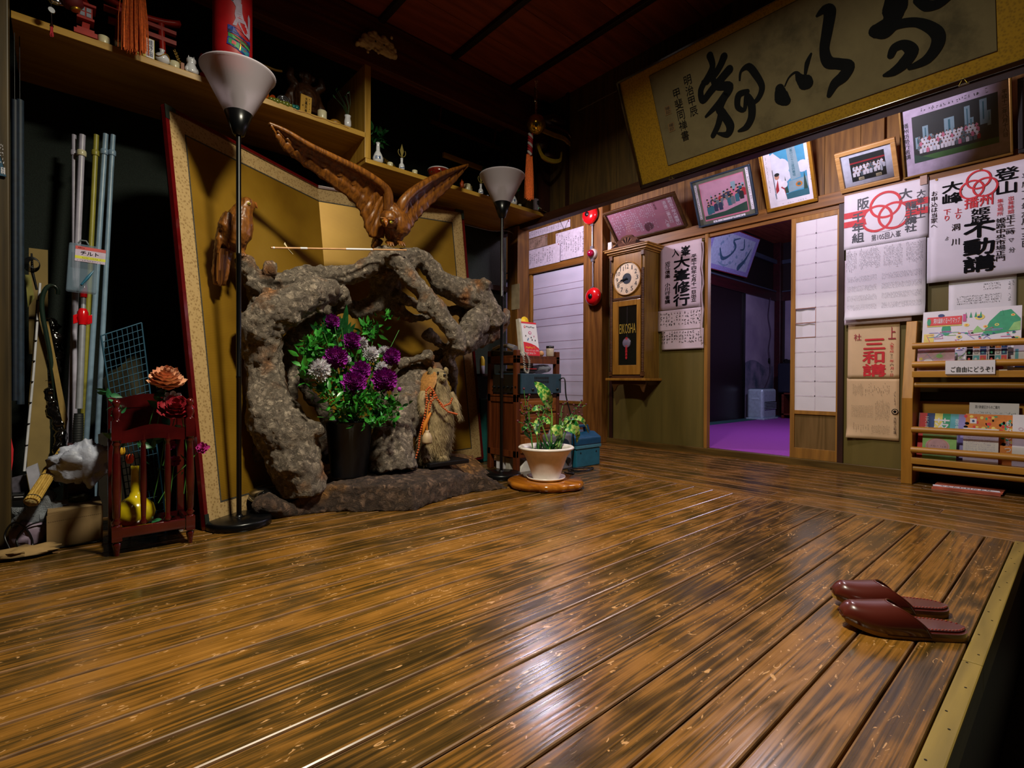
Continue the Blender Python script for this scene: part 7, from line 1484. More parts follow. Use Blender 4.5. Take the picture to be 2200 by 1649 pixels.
fp([(484, 75), (500, 78), (532, 92), (532, 100), (484, 90)], 1, 2); fp([(484, 84), (532, 100), (532, 108), (485, 92)], 5, 2.1); fp([(485, 92), (530, 108), (530, 114), (485, 100)], 2, 2.2); fp([(484, 100), (530, 116), (530, 134), (482, 116)], 1, 2.3); fp([(486, 103), (506, 109), (505, 122), (485, 114)], 2, 2.4); fp([(509, 112), (528, 118), (528, 130), (508, 122)], 4, 2.5); fp([(492, 107), (500, 109), (499, 116), (491, 114)], 3, 2.6); fp([(507, 108), (509, 109), (508, 124), (506, 123)], 6, 2.7)
fp([(491, 21), (495, 21), (494, 24)], 5, 3)
A.done('fox_painting', [mat('lilac_white_paint', '#a898b0', .6), mat('blue_paint', '#1c3a90', .5), mat('green_paint', '#2a8a4a', .5), mat('pink_red_paint', '#c03a4a', .5), mat('teal_paint', '#2a7a88', .5), mat('dark_paint', '#262030', .5), M_GOLD], r)
for x, y, m, nm, lb in ((487, 146, M_GOLD, 'gold_disc', 'small gold disc ornament under the big red lantern'), (505, 150, M_CHROME, 'silver_trinket', 'crinkled silver ornament right under the big red lantern')):
    bb = crumple(onshelf(x, -2.64)+Vector((0, 0, .012)), (.010, .014, .013), 5, 8, .3 if m is M_GOLD else .6); tag(bb.done(nm, m), lb, 'ornament')
# middle of the top shelf
b = B(); q = [atX(530, 132, -2.78), atX(560, 138, -2.78), atX(590, 150, -2.78), atX(606, 153, -2.78)]; b.tube([interp(q, k/12) for k in range(13)], .006, 6); tag(b.done('wooden_bow', W_SHELF), 'curved pale wooden piece standing at the back of the top shelf right of the lantern', 'ornament')
t, p = lathed('ornament_stand', 'small white bottle with a looped straw ornament right of the big lantern', 'ornament', 547, [(0, 0), (.008, 0), (.008, .03), (.005, .034), (0, .034)], M_PORC, -2.70); b = B(); b.tube([p+Vector((0, .03*sin(a), .07+.03*cos(a))) for a in [k*2*pi/20 for k in range(21)]], .0015, 5); b.done('straw_loop', mat('straw_cord', '#6a5424', .7), t)
bb = crumple(onshelf(566, -2.665)+Vector((0, 0, .025)), (.014, .022, .024), 15, 10, .5); tag(bb.done('amber_glass', mat('amber_glass', '#b85a14', .08, coat=1)), 'shiny amber glass animal left of the silver spiral disc', 'ornament')
bb = crumple(onshelf(587, -2.675)+Vector((0, 0, .02)), (.012, .018, .026), 25, 10, .5); tag(bb.done('orange_figure', mat('dark_orange_resin', '#a03c10', .3)), 'dark orange carved lump beside the silver spiral disc', 'ornament')
b = B(); p = onshelf(609, -2.665)+Vector((0, 0, .030)); N = Vector((.9, -.2, .3)).normalized(); u, v = perp(N)
b.lathe([(0, 0), (.030, 0), (.032, .004), (.030, .008), (0, .008)], p, 28, 0, N); b.tube([p+N*.010+(u*cos(k*.35)+v*sin(k*.35))*(.002+.00055*k) for k in range(50)], .0016, 5, 1); tag(b.done('spiral_disc', [mat('grey_glass_disc', '#4a4a4c', .12, coat=1), M_CHROME]), 'round dark disc with a silver spiral on the top shelf left of the wooden statue', 'ornament')
b = B(); 
for k in range(9): p = onshelf(582+k*7, -2.635); b.ball(p+Vector((0, 0, .006)), (.010, .014, .009+.003*(k % 3)), 8, 0 if k < 7 else 1)
tag(b.done('stone_row', [mat('mossy_green_stone', '#5c6420', .2, coat=.6), mat('teal_glass_bead', '#1c5a54', .1)]), 'glossy mossy green stones in a row along the shelf edge', 'stones', kind='stuff')
# seated wooden figure
p = onshelf(655, -2.78); t = thing('wooden_statue', 'dark carved wooden robed laughing figure standing on the top shelf by the plaque', 'statue', p); W_ST = wood('dark_statue_wood', '#24130a', '#4a2a14', 'z', 3, .45, ring=8, bump=.5)
b = B(); b.lathe([(.085, 0), (.09, .03), (.07, .045), (.06, .05)], p, 24, sx=.7); b.tube([p+Vector((0, 0, .04)), p+Vector((0, 0, .10)), p+Vector((.01, 0, .16)), p+Vector((0, 0, .21)), p+Vector((0, 0, .235))], [.062, .066, .070, .050, .024], 16); b.ball(p+Vector((.012, 0, .262)), (.034, .034, .038), 14); b.lathe([(.03, 0), (.026, .018), (.0, .026)], p+Vector((.005, 0, .28)), 14)
for s_ in (-1, 1): b.tube([p+Vector((0, s_*.05, .21)), p+Vector((.02, s_*.085, .24)), p+Vector((.02, s_*.075, .285))], [.026, .022, .014], 10); b.tube([p+Vector((0, s_*.055, .20)), p+Vector((.0, s_*.085, .12)), p+Vector((0, s_*.092, .06))], [.022, .026, .018], 10); b.ball(p+Vector((.03, s_*.034, .262)), (.008, .010, .018), 8)
b.ball(p+Vector((.045, 0, .13)), (.04, .05, .05), 14); b.tube([p+Vector((.06, -.05, .075)), p+Vector((.075, 0, .068)), p+Vector((.06, .05, .075))], .012, 8)
b.done('figure', W_ST, t, remesh=.005, disp=[('CLOUDS', .02, .008)])
b = B(); p = onshelf(662, -2.76); b.box((-2.80, p.y-.03, S1), (-2.72, p.y+.11, S1+.035)); tag(b.done('statue_plinth', W_ST), 'low block of dark wood beside the wooden statue', 'block')
q = onshelf(658, -2.66); P = Pl((q.x, q.y-.03, S1+.003), (-.12, 1, 0), (.15, 0, 1)); t = thing('wooden_plaque', 'small pale wooden plaque with black characters leaning before the dark statue', 'plaque', q)
b = B(); b.obox(P(.028, .045, -.004), P.U*.028, P.V*.045, P.N*.004); b.done('plaque_board', W_SHELFZ, t); A = Art(P, .0006); A.text('大黒天像', .022, .008, .034, .082, 0, 1, .02); A.print(.040, .01, .050, .08, 1, 9, 0, l=1, seed=2, gap=0); A.text('奉', .008, .035, .015, .043, 0); A.done('lettering', M_INK, t)
b = B(); y0_, y1_ = onshelf(624).y, onshelf(742).y; b.grid(lambda u, v: (-2.60-.10*(1-v)+.001, y0_+(y1_-y0_)*u, S1+.0015+(-.010 if v > .95 else 0)-.003*(v > .95)*sin(u*20)), 24, 10); tag(b.done('red_cloth', mat('dark_red_cloth', '#6a0c18', .8), solid=.001), 'narrow dark red cloth spread along the shelf edge under the statue and white vase', 'cloth')
b = B(); p = onshelf(720, -2.68); b.ball(p+Vector((0, 0, .014)), (.03, .034, .022), 16); tag(b.done('yellow_mound', mat('ochre_cushion', '#8a6014', .5)), 'ochre rounded cushion between cup candle and white vase', 'cushion')
t, p = lathed('small_vase', 'small white vase holding thin twigs at the right end of the top shelf', 'vase', 747, [(0, 0), (.014, 0), (.018, .010), (.018, .030), (.014, .050), (.017, .062), (.014, .063), (.012, .055)], M_PORC, -2.645)
b = B(); R = random.Random(21)
for k in range(9): a = p+Vector((0, 0, .05)); e = a+Vector((R.uniform(-.03, .01), R.uniform(-.06, .03), R.uniform(.06, .15))); b.tube([a, (a+e)/2+Vector((0, .01, .01)), e], .0009, 4); leaf(b, e, rv(R)+Vector((0, 0, .6)), .02, .008, rv(R))
b.done('twigs', m_leafd, t)
# second shelf
BT = [(0, 0), (.020, 0), (.026, .012), (.027, .028), (.020, .048), (.010, .066), (.0085, .098), (.011, .108), (.008, .109), (0, .10)]
for px, lb, s_ in ((812, 'white sake bottle with blue characters and green leaves at the left of the lower shelf', 1.08), (1103, 'white sake bottle with blue characters half hidden by the far lamp shade', 1.0)):
    t, p = lathed('sake_bottle', lb, 'bottle', px, [(r_*s_, h*s_) for r_, h in BT], M_PORC, -2.66, group='white sake bottles on the lower shelf')
    cy_ = Cyl(p, .0262*s_, atan2(-p.y, -p.x)); cy_.rad = lambda v, s_=s_: .0268*s_; A = Art(cy_, .0006); A.text('奴', -.016, .018, -.002, .036, 0, 1, .02); A.text('高', .003, .018, .015, .036, 0, 1, .02); A.done('blue_characters', mat('cobalt_glaze', '#2a5a9a', .3), t)
    b = B(); R = random.Random(px)
    for k in range(26): leaf(b, p+Vector((R.uniform(-.03, .03), R.uniform(-.05, .05), R.uniform(.11, .20))), rv(R)+Vector((.2, 0, .2)), .05, .024, rv(R))
    b.done('sakaki_leaves', m_leafd, t)
b = B(); p = onshelf(836, -2.70)
for k in range(6): b.tube([p+Vector((0, -.05+.012*k, .02)), p+Vector((0, -.035+.012*k, .065-.004*k)), p+Vector((0, -.005+.012*k, .02))], .0018, 5)
tag(b.done('gold_wire', M_BRASS), 'bundle of curled gold wire right of the left sake bottle', 'ornament')
for px, lb in ((863, 'slim white bottle carrying a gold leaf-shaped paper, left of the red bowl'), (1033, 'slim white bottle carrying a gold leaf-shaped paper, left of the far lamp shade')):
    t, p = lathed('slim_bottle', lb, 'bottle', px, [(0, 0), (.013, 0), (.017, .010), (.015, .030), (.007, .042), (.0075, .066), (.009, .068), (0, .066)], M_PORC, -2.65, group='slim white bottles with gold leaves')
    b = B(); q = p+Vector((.002, 0, .066)); b.add([q, q+Vector((0, -.012, .045)), q+Vector((0, 0, .085)), q+Vector((0, .012, .045))], [(0, 1, 2, 3)]); b.done('paper_leaf', mat('gold_paper', '#8a7a3a', .6), t, solid=.001)
    b = B(); b.tube([q+Vector((0, .024*sin(a), .035-.024*cos(a))) for a in [-2.2+k*4.4/14 for k in range(15)]], .0022, 5); b.done('leaf_loop', MM['gold_paper'], t); b = B(); b.tube([p+Vector((.0165*cos(a), .0165*sin(a), .012+.02*(a/6.3))) for a in [k*.5-1 for k in range(8)]], .0022, 5); b.done('blue_stroke', MM['cobalt_glaze'], t)
t, p = lathed('red_bowl', 'red bowl with white rim and green leaf pattern on the lower shelf', 'bowl', 943, [(.030, 0), (.032, .006), (.026, .012), (.03, .022), (.062, .045), (.068, .072), (.066, .073), (.055, .045), (0, .03)], mat('red_bowl_glaze', '#7a1410', .2, var=.5, scale=30, c2='#8a2a18', coat=.6), -2.635, 32)
b = B(); b.lathe([(.066, .071), (.070, .073), (.068, .077), (.064, .074)], p, 32); b.done('white_rim', M_PORC, t); b = B(); b.lathe([(.0315, -.0), (.034, .002), (.033, .010), (.027, .014)], p, 28); b.done('foot', mat('blue_white_foot', '#8a9ab8', .3), t)
b = B()
for k in range(6): b.ball(p+Vector((.058*cos(k-3.4), .058*sin(k-3.4), .05)), (.007, .007, .006), 8)
b.done('leaf_pattern', mat('green_enamel', '#1c4a2a', .4), t)
bb = crumple(onshelf(993, -2.67)+Vector((0, 0, .035)), (.010, .014, .026), 33, 8, .5); tag(bb.done('orange_charm', mat('burnt_orange', '#9a3c10', .4)), 'burnt orange charm hanging left of the cream candle near the wing tip', 'charm')
for i, (px, h, c, lb) in enumerate(((1012, .05, '#6a5a30', 'small ochre bottle standing behind the cream candle near the wing tip'), (1048, .026, '#9a94a0', 'small pale pot left of the far lamp shade'), (1058, .022, '#8a7a3a', 'tiny ochre pot against the far lamp shade'))):
    lathed('tiny_pot', lb, 'pot', px, [(0, 0), (.010, 0), (.011, h*.6), (.006, h*.8), (.007, h), (0, h)], mat('tiny_pot_glaze', c, .4), -2.68, 12)
b = B(); p0, p1 = atX(952, 332, -2.95), atX(1062, 372, -2.95); b.bar(p0, p1, .02, .03); tag(b.done('altar_board', W_SHELF), 'pale wooden board of a small altar at the back of the lower shelf', 'board')
b = B(); p0, p1 = atX(925, 260, -3.0), atX(1100, 330, -3.0); b.bar(p0, p1, .02, .02)
for x, y0_, y1_ in ((948, 228, 272), (1066, 275, 310)): b.bar(atX(x, y0_, -3.0), atX(x-6, y1_, -3.0), .012, .012)
tag(b.done('altar_rail', W_BEAMY), 'dark wooden rail with uprights in the shadow above the lower shelf', 'rail')
b = B(); R = random.Random(77)
for k in range(60): p = atX(R.gauss(1090, 28), R.gauss(368, 14), -2.85); leaf(b, p, rv(R), .05, .022, rv(R))
tag(b.done('shelf_greenery', m_leafd), 'dark green leaves behind the far lamp shade', 'foliage', kind='stuff')
# camera, power adapter, wires
p = onshelf(1155, -2.64); t = thing('network_camera', 'small white camera with upright antenna at the right end of the lower shelf', 'camera', p)
b = B(); b.box(p+Vector((-.012, -.034, .004)), p+Vector((.012, .034, .088))); b.done('case', mat('white_camera_plastic', '#a8a0b8', .4), t, bevel=.006)
b = B(); N = Vector((1, 0, 0)); b.lathe([(.018, .012), (.018, .016), (.012, .017), (0, .014)], p+Vector((0, 0, .058)), 22, 0, N); b.done('lens', M_BLK, t)
b = B(); b.ball(p+Vector((.013, 0, .022)), .0022, 6); b.done('green_light', mat('green_led', '#30c880', .4, emit=1.5), t); b = B(); b.tube([p+Vector((0, .022, .085)), p+Vector((0, .026, .165))], .004, 8); b.done('antenna', MM['white_camera_plastic'], t)
p = atX(1206, 455, -2.58); t = thing('power_strip', 'beige power strip with adapter hung where the shelf meets the beam', 'power strip', p)
b = B(); b.bar(atX(1193, 468, -2.56), atX(1226, 455, -2.56), .03, .03); b.done('strip', mat('beige_plastic', '#9a9280', .4), t, bevel=.004); b = B(); q = atX(1212, 449, -2.57); b.box(q+Vector((-.02, -.03, -.022)), q+Vector((.02, .035, .03))); b.done('black_adapter', M_BLK, t, bevel=.004)
b = B(); q = atX(1204, 452, -2.545); b.box(q+Vector((-.001, -.008, -.012)), q+Vector((.003, .008, .012))); b.done('orange_light', mat('orange_neon', '#ff5a10', .4, emit=2.2), t)
b = B()
for P_ in ([(1168, 405), (1185, 418), (1200, 435), (1203, 448)], [(1158, 445), (1175, 455), (1192, 452), (1205, 462)], [(1213, 425), (1220, 440), (1224, 450), (1222, 462)], [(1215, 430), (1212, 445), (1220, 458)]): Q = [atX(x, y, -2.57) for x, y in P_]; b.tube([interp(Q, k/14) for k in range(15)], .0035, 6)
tag(b.done('beige_cable', MM['beige_plastic']), 'beige cables running from the white camera to the power strip', 'cable')
b = B(); Q = [atX(x, y, -2.9) for x, y in ((998, 482), (1030, 490), (1060, 496), (1092, 496), (1110, 508))]; b.tube([interp(Q, k/14) for k in range(15)], .003, 6); tag(b.done('wall_cable', mat('pale_grey_wire', '#8c8688', .5)), 'thin pale cable sagging under the lower shelf behind the far lamp', 'cable')
b = B(); Q = [atY(1200, 468, 2.59), atY(1208, 484, 2.58), atY(1213, 494, 2.58), atY(1216, 484, 2.58), atY(1222, 470, 2.59)]; b.tube([interp(Q, k/14) for k in range(15)], .0015, 5); tag(b.done('black_wire', M_BLK), 'short black wire hanging below the beam at the power strip', 'cable')
# suzu bell with tassel
Xb = -2.30; p = atX(1152, 267, Xb); k_ = dep(p)/FPX; t = thing('suzu_bell', 'round brass shrine bell with twisted rope and orange tassel hanging near the ceiling corner', 'bell', p); rb_ = 20.5*k_
b = B(); b.ball(p, rb_, 36); b.done('bell_body', M_BRASS, t); b = B(); d = (CO-p).normalized(); u, v = perp(d); f0 = p+d*(rb_+.0002); b.lathe([(0, .001), (.010, .0)], p+d*rb_-Vector((0, 0, .005)), 14, 0, d); b.tube([(p+(d*cos(a)+Vector((0, .45, -.9)).normalized()*sin(a)).normalized()*(rb_+.0004)) for a in [k*.09+.08 for k in range(9)]], .0018, 5); b.done('slot', M_BLK, t)
b = B(); top = atX(1150, 175, Xb)
for s_ in (0, pi): b.tube([Vector((p.x+.004*cos(k*.7+s_), p.y+.004*sin(k*.7+s_), p.z+rb_+(top.z-p.z-rb_)*k/60)) for k in range(61)], .0042, 5)
b.tube([top, top+Vector((0, .008, .012)), top+Vector((0, .022, .004))], .006, 6); b.done('upper_rope', m_rw, t)
b = B(); q = atX(1149, 200, Xb+.01); b.box(q+Vector((-.001, -.008, -.035)), q+Vector((.002, .008, .035))); tl_ = b.done('wooden_tag', mat('amber_tag', '#5a3c14', .5), t); b = B(); b.ball(atX(1150, 216, Xb+.01), .012, 10); b.done('small_bell', M_CHROME, t)
b = B(); q0, q1 = atX(1140, 288, Xb+.02), atX(1138, 333, Xb+.02)
for s_ in (0, pi*2/3, pi*4/3): b.tube([q0.lerp(q1, k/30)+Vector((.009*cos(k*.5+s_), .009*sin(k*.5+s_), 0)) for k in range(31)], .0085, 6, mi=(1 if s_ > 4 else 0))
b.done('twisted_rope', [mat('crimson_rope', '#8a1018', .7), mat('white_rope', '#a8a0a0', .7)], t)
tassel('bell_tassel', 'long orange silk tassel hanging under the brass bell', 1138, 333, 430, Xb+.02, .042, 150, m_org)
# snarling wooden mask head behind the bell
p = atX(1192, 300, -2.42); t = thing('lion_mask', 'dark snarling lion mask with gold teeth hanging in the corner behind the brass bell', 'mask', p); m_dk = mat('black_red_lacquer', '#2c0a0c', .3, coat=.4)
b = B(); b.ball(atX(1185, 268, -2.45), (.10, .11, .05), 16); b.ball(atX(1200, 262, -2.40), (.05, .06, .03), 12); b.ball(atX(1160, 300, -2.47), (.06, .06, .09), 12); b.ball(atX(1178, 338, -2.45), (.06, .075, .022), 12); b.ball(atX(1215, 268, -2.42), (.03, .02, .02), 10); b.done('head', m_dk, t, remesh=.008)
def arc(P_, w_, X): Q = [atX(x, y, X) for x, y in P_]; return [interp(Q, k/16) for k in range(17)]
b = B()
for P_ in ([(1166, 280), (1190, 290), (1212, 298), (1224, 310)], [(1156, 312), (1166, 336), (1186, 346), (1203, 344), (1206, 330)]):
    Q = arc(P_, 0, -2.375)
    b = B()
    for i in range(16): c = (Q[i]+Q[i+1])/2; b.obox(c, (Q[i+1]-Q[i])*.46, Vector((.007, 0, 0)), Vector((0, 0, .013)))
    b.done('gold_teeth', mat('dull_gold', '#b89c34', .4, .3), t)
b = B(); b.ball(atX(1187, 256, -2.385), .014, 10); b.ball(atX(1208, 262, -2.385), .012, 10); b.done('eyes', mat('olive_eye', '#5a5a20', .2), t); b = B(); b.tube(arc([(1178, 270), (1200, 274), (1220, 286), (1228, 300)], 0, -2.37), .010, 8); b.done('red_lip', mat('dark_red_lip', '#3a0810', .3, coat=.4), t)
# pale carving on the left beam
c0, c1 = atX(772, 92, -2.565), atX(846, 112, -2.565); t = thing('beam_carving', 'pale carved wooden dragon-cloud ornament fixed on the dark beam above the shelves', 'carving', (c0+c1)/2)
b = B(); R = random.Random(31)
for x, y, r_ in ((768, 94, .5), (778, 92, 1), (786, 84, 1.1), (790, 95, 1.3), (798, 78, 1.1), (800, 92, 1.5), (808, 84, 1.3), (810, 98, 1.6), (818, 92, 1.4), (820, 104, 1.5), (828, 92, 1.2), (830, 110, 1.4), (838, 100, 1.1), (838, 115, 1.2), (845, 110, .8), (848, 122, .6), (804, 74, .8), (824, 84, .8), (784, 78, .7)): b.ball(atX(x, y, -2.56), (.022, .024*r_, .022*r_), 10)
for k in range(26): b.ball(atX(R.uniform(778, 842), R.uniform(80, 114)*1, -2.548), .008*R.uniform(.7, 1.3), 8)
b.done('carved_relief', wood('pale_carving_wood', '#b8a880', '#e0d2a8', 'y', 3, .5, bump=.4), t, remesh=.0035, disp=[('CLOUDS', .012, .005)]); b = B()
for x, y in ((807, 89), (825, 97)): b.ball(atX(x, y, -2.54), .005, 8)
b.done('eyes', M_BLK, t)
# ================================================================ store corner at the left
def seg2(label, name, x0, y0, x1, y1, X, rr, m, cat, group=None, joints=(), seg=12):
    a, c = atX(x0, y0, X-.10), atX(x1, y1, X); t = thing(name, label, cat, c, group); b = B(); e = c+(c-a)*((.0-c.z)/(c.z-a.z)) if False else c+(c-a).normalized()*((c.z-.004)/max(.05, -(c-a).normalized().z))
    b.tube([a, e], rr, seg); b.done('tube', m, t)
    for f, mm in joints: q = a.lerp(e, f); d = (e-a).normalized(); j = B(); j.lathe([(rr*1.35, -.012), (rr*1.5, -.006), (rr*1.5, .006), (rr*1.35, .012)], q, seg, 0, d); j.done('joint_ring', mm, t)
    return t
m_pl1, m_pl2, m_pl3 = mat('white_pole_plastic', '#a8a4b8', .35), mat('yellow_pole_plastic', '#8a8430', .4), mat('blue_grey_pole', '#7a94ac', .35); GP = 'long plastic poles leaning in the corner'
seg2('lavender-white pole, leftmost of the upright poles and partly behind the plastic case', 'plastic_pole', 159, 290, 160, 640, -2.86, .0085, m_pl1, 'pole', GP, [(.05, m_pl1)])
seg2('thick white pole beside the chrome telescopic pole', 'plastic_pole', 177, 290, 148, 960, -2.82, .0115, m_pl1, 'pole', GP, [(.05, M_CREAM)])
seg2('yellow pole right of the chrome telescopic pole', 'plastic_pole', 207, 290, 178, 900, -2.84, .010, m_pl2, 'pole', GP, [(.05, m_pl2)])
seg2('blue-white pole second from the right in the corner', 'plastic_pole', 227, 288, 186, 930, -2.83, .0105, m_pl3, 'pole', GP, [(.05, m_pl3)])
seg2('pale blue pole nearest the wire grid, rightmost of the upright poles', 'plastic_pole', 243, 290, 212, 880, -2.82, .0095, m_pl3, 'pole', GP, [(.05, m_pl3)])
a, c = atX(181, 600, -2.74), atX(166, 970, -2.66); d = (c-a).normalized(); r = thing('telescopic_pole', 'chrome telescopic pole with red clamps and a black ribbed grip in the left corner', 'pole', c)
def al(y): return a.lerp(c, (y-600)/370)
b = B(); b.tube([al(635), al(690)], .0085, 12); b.tube([al(690), al(880)], .0115, 12); b.tube([al(955), al(975)], .010, 12); b.done('tube', mat('brushed_steel', '#a8acb8', .35, .45), r)
b = B(); b.tube([al(604), al(618), al(622), al(640)], [.007, .012, .013, .012], 12); b.done('red_collar', MM['red_enamel'], r); b = B(); b.tube([al(665), al(672), al(685), al(697), al(700)], [.012, .018, .020, .014, .014], 12)
for s_ in (-1, 1): b.obox(al(688)+Vector((.0, s_*.022, 0)), (.006, 0, 0), (0, .008, .004), (0, 0, .018))
b.done('red_clamp', MM['red_enamel'], r, bevel=.002); b = B(); n = 40; b.tube([al(890+68*k/n) for k in range(n+1)], [.0145+.0012*(k % 3 == 0)+.002*sin(k/n*pi) for k in range(n+1)], 14); b.done('grip', mat('black_rubber_grip', '#14181a', .6), r)
# plastic case
q = [atX(148, 523, -2.715), atX(209, 533, -2.715), atX(206, 634, -2.70), atX(141, 626, -2.70)]
m_cl, tt = newmat('translucent_case', .2); tt.b.inputs['Base Color'].default_value = lin('#7a8fa4'); tt.b.inputs['Alpha'].default_value = .42
t = thing('plastic_case', 'translucent blue hinged plastic case with a printed label hanging on the telescopic pole', 'case', (q[2]+q[3])/2); N = (q[1]-q[0]).cross(q[3]-q[0]).normalized(); N = N if N.x > 0 else -N
b = B(); b.prism(q, N*.028); b.done('case_shell', m_cl, t, bevel=.006); U = (q[1]-q[0]).normalized(); V = (q[0]-q[3]).normalized(); P = Pl(q[3]+N*.030, U, V); A = Art(P, .0004)
k_ = dep(q[0])/FPX; A.rect(11*k_, 66*k_, 62*k_, 98*k_, 0, 0); A.rect(11*k_, 92*k_, 62*k_, 99*k_, 1, 1); A.rect(11*k_, 72*k_, 62*k_, 78*k_, 2, 1); A.text('チルト', 20*k_, 81*k_, 50*k_, 89*k_, 3, 2, .03, False); A.text('ABCo', 15*k_, 94*k_, 26*k_, 97.5*k_, 3, 2, .0, False); A.print(14*k_, 67*k_, 58*k_, 71*k_, 16, 1, 3, l=2, seed=5, gap=0); A.print(22*k_, 73*k_, 55*k_, 77*k_, 12, 1, 3, l=2, seed=6, gap=0); A.done('label', [mat('label_lilac', '#b8a8c0', .5), mat('label_red', '#b83a3a', .5), mat('label_yellow', '#c8c81c', .5), M_INK], t)
b = B(); b.tube([P(24*k_, 16*k_, -.012), P(34*k_, 34*k_, -.012), P(44*k_, 52*k_, -.012)], [.016, .022, .008], 8, sq=.3); b.done('blue_tool', mat('blue_tool_plastic', '#2a6a8a', .4), t); b = B(); hq = (q[0]+q[1])/2+N*.014; b.tube([hq+V*.004-U*.016, hq+V*.018-U*.008, hq+V*.018+U*.008, hq+V*.004+U*.016], .0035, 6); b.done('hanger', mat('grey_hook', '#5a6468', .4), t)
# wire grid
q = [atX(217, 721, -2.62), atX(304, 693, -2.64), atX(357, 1110, -2.50), atX(281, 1120, -2.48)]; q[2].z = q[3].z = .004; b = B()
for k in range(9): f = k/8; b.tube([q[0].lerp(q[1], f), q[3].lerp(q[2], f)], .0018, 5)
for k in range(30): f = k/29; b.tube([q[0].lerp(q[3], f), q[1].lerp(q[2], f)], .0018, 5)
for i in range(4): b.tube([q[i], q[(i+1) % 4]], .0032, 6)
tag(b.done('wire_grid', mat('blue_coated_wire', '#1c4860', .4, .3)), 'blue wire grid panel leaning behind the red umbrella stand', 'grid')
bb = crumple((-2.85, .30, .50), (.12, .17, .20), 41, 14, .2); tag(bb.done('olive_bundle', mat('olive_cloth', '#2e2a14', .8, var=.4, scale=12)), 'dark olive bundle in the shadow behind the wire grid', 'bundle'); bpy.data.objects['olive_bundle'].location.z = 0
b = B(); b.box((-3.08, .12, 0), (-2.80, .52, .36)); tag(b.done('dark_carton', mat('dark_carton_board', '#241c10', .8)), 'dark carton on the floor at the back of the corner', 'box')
# cane, stick, boards
b = B(); Q = [atX(x, y, -2.80) for x, y in ((124, 632), (123, 620), (112, 613), (98, 620), (90, 645), (92, 680), (100, 720), (112, 790), (124, 900))]; b.tube([interp(Q, k/30) for k in range(31)], .008, 10); tag(b.done('walking_cane', mat('dark_green_cane', '#1c2c24', .3, coat=.4)), 'dark hooked walking cane leaning against the left boards', 'cane')
b = B(); Q = [atX(86, 608, -2.84), atX(72, 800, -2.78), atX(52, 1012, -2.70)]; b.tube(Q, .0045, 6)
for k in range(8): p_ = Q[0].lerp(Q[2], .1+k*.11); b.lathe([(.006, 0), (.006, .003)], p_, 6, 1)
tag(b.done('white_rod', [mat('white_rod_paint', '#b8b8c0', .5), M_BLK]), 'thin white rod with black bands leaning at the far left', 'rod')
m_cb = mat('kraft_board', '#7a6638', .8, var=.15, scale=10)
def boardq(label, pts, X, m, th=.006, name='flat_board', dX=.1):
    z_ = [p_[1] for p_ in pts]; b = B(); Q = [atX(x, y, X+dX*(y-600)/400) for x, y in pts]; b.prism(Q, (-th, 0, 0)); return tag(b.done(name, m), label, 'board')
boardq('upright beige board standing at the back between coil and poles', [(62, 532), (103, 537), (103, 760), (62, 760)], -2.95, m_cb, dX=0)
boardq('tall kraft board leaning at the far left, wide at its foot', [(78, 640), (97, 700), (108, 930), (104, 1060), (56, 1060), (62, 860)], -2.86, m_cb)
boardq('narrow kraft strip leaning diagonally behind the bamboo roll', [(96, 690), (104, 690), (146, 900), (140, 930), (128, 880)], -2.84, mat('kraft_strip', '#8a7038', .8))
boardq('pale yellow strip with torn end beside the coil of wire', [(54, 590), (66, 590), (74, 640), (60, 660)], -2.90, mat('yellow_strip', '#7a7638', .8), dX=0)
b = B(); c_ = atX(68, 568, -2.82)
for k in range(5): b.tube([c_+Vector((.006*k, (.024-.002*k)*cos(a)+.002*k, (.038-.004*k)*sin(a)*.8)) for a in [j*2*pi/20 for j in range(21)]], .0018, 5)
b.tube([c_+Vector((0, 0, .045)), c_+Vector((0, .002, -.03)), c_+Vector((0, .015, -.10))], [.003, .005, .004], 6); tag(b.done('wire_coil', M_BLK), 'coil of black wire hanging at the top of the left boards', 'wire')
b = B()
for k in range(12): 
    y_ = 700+k*30; p_ = atX(112+10*sin(k)+k*1.2, y_, -2.88+.015*k); b.ball(p_, (.02, .026, .04), 8)
tag(b.done('black_plastic_bundle', mat('glossy_black_film', '#0c0908', .12, coat=.7), remesh=.008, disp=[('CLOUDS', .03, .03)]), 'tall glossy black plastic-wrapped bundle behind the bamboo roll', 'bundle')
# bamboo roll
a, c = atX(137, 968, -2.56), atX(67, 1078, -2.36); t = thing('bamboo_roll', 'rolled bamboo blind tied with string lying slantwise over the clutter at the left', 'bamboo roll', c); d = (a-c).normalized()
b = B(); n = 14; u, v = perp(d)
for k in range(n): ang = 2*pi*k/n; b.tube([c+(u*cos(ang)+v*sin(ang))*.0165, a+(u*cos(ang)+v*sin(ang))*.013], .0048, 6)
b.tube([c+d*.002, a], [.017, .013], 14); b.done('bamboo_strips', wood('bamboo', '#8a6a28', '#b89548', 'x', 3, .45), t); b = B()
for f in (.06, .45, .75): q_ = c.lerp(a, f); b.lathe([(.0215-.004*f, -.0015), (.0225-.004*f, 0), (.0215-.004*f, .0015)], q_, 18, 0, d)
b.done('string', mat('dark_string', '#2a2418', .8), t); b = B(); b.lathe([(0, 0), (.0165, 0), (.0165, .002), (0, .004)], c-d*.003, 18, 0, -d); b.done('rolled_end', mat('bamboo_end', '#8a7648', .8, var=.5, scale=160, bump=.5), t)
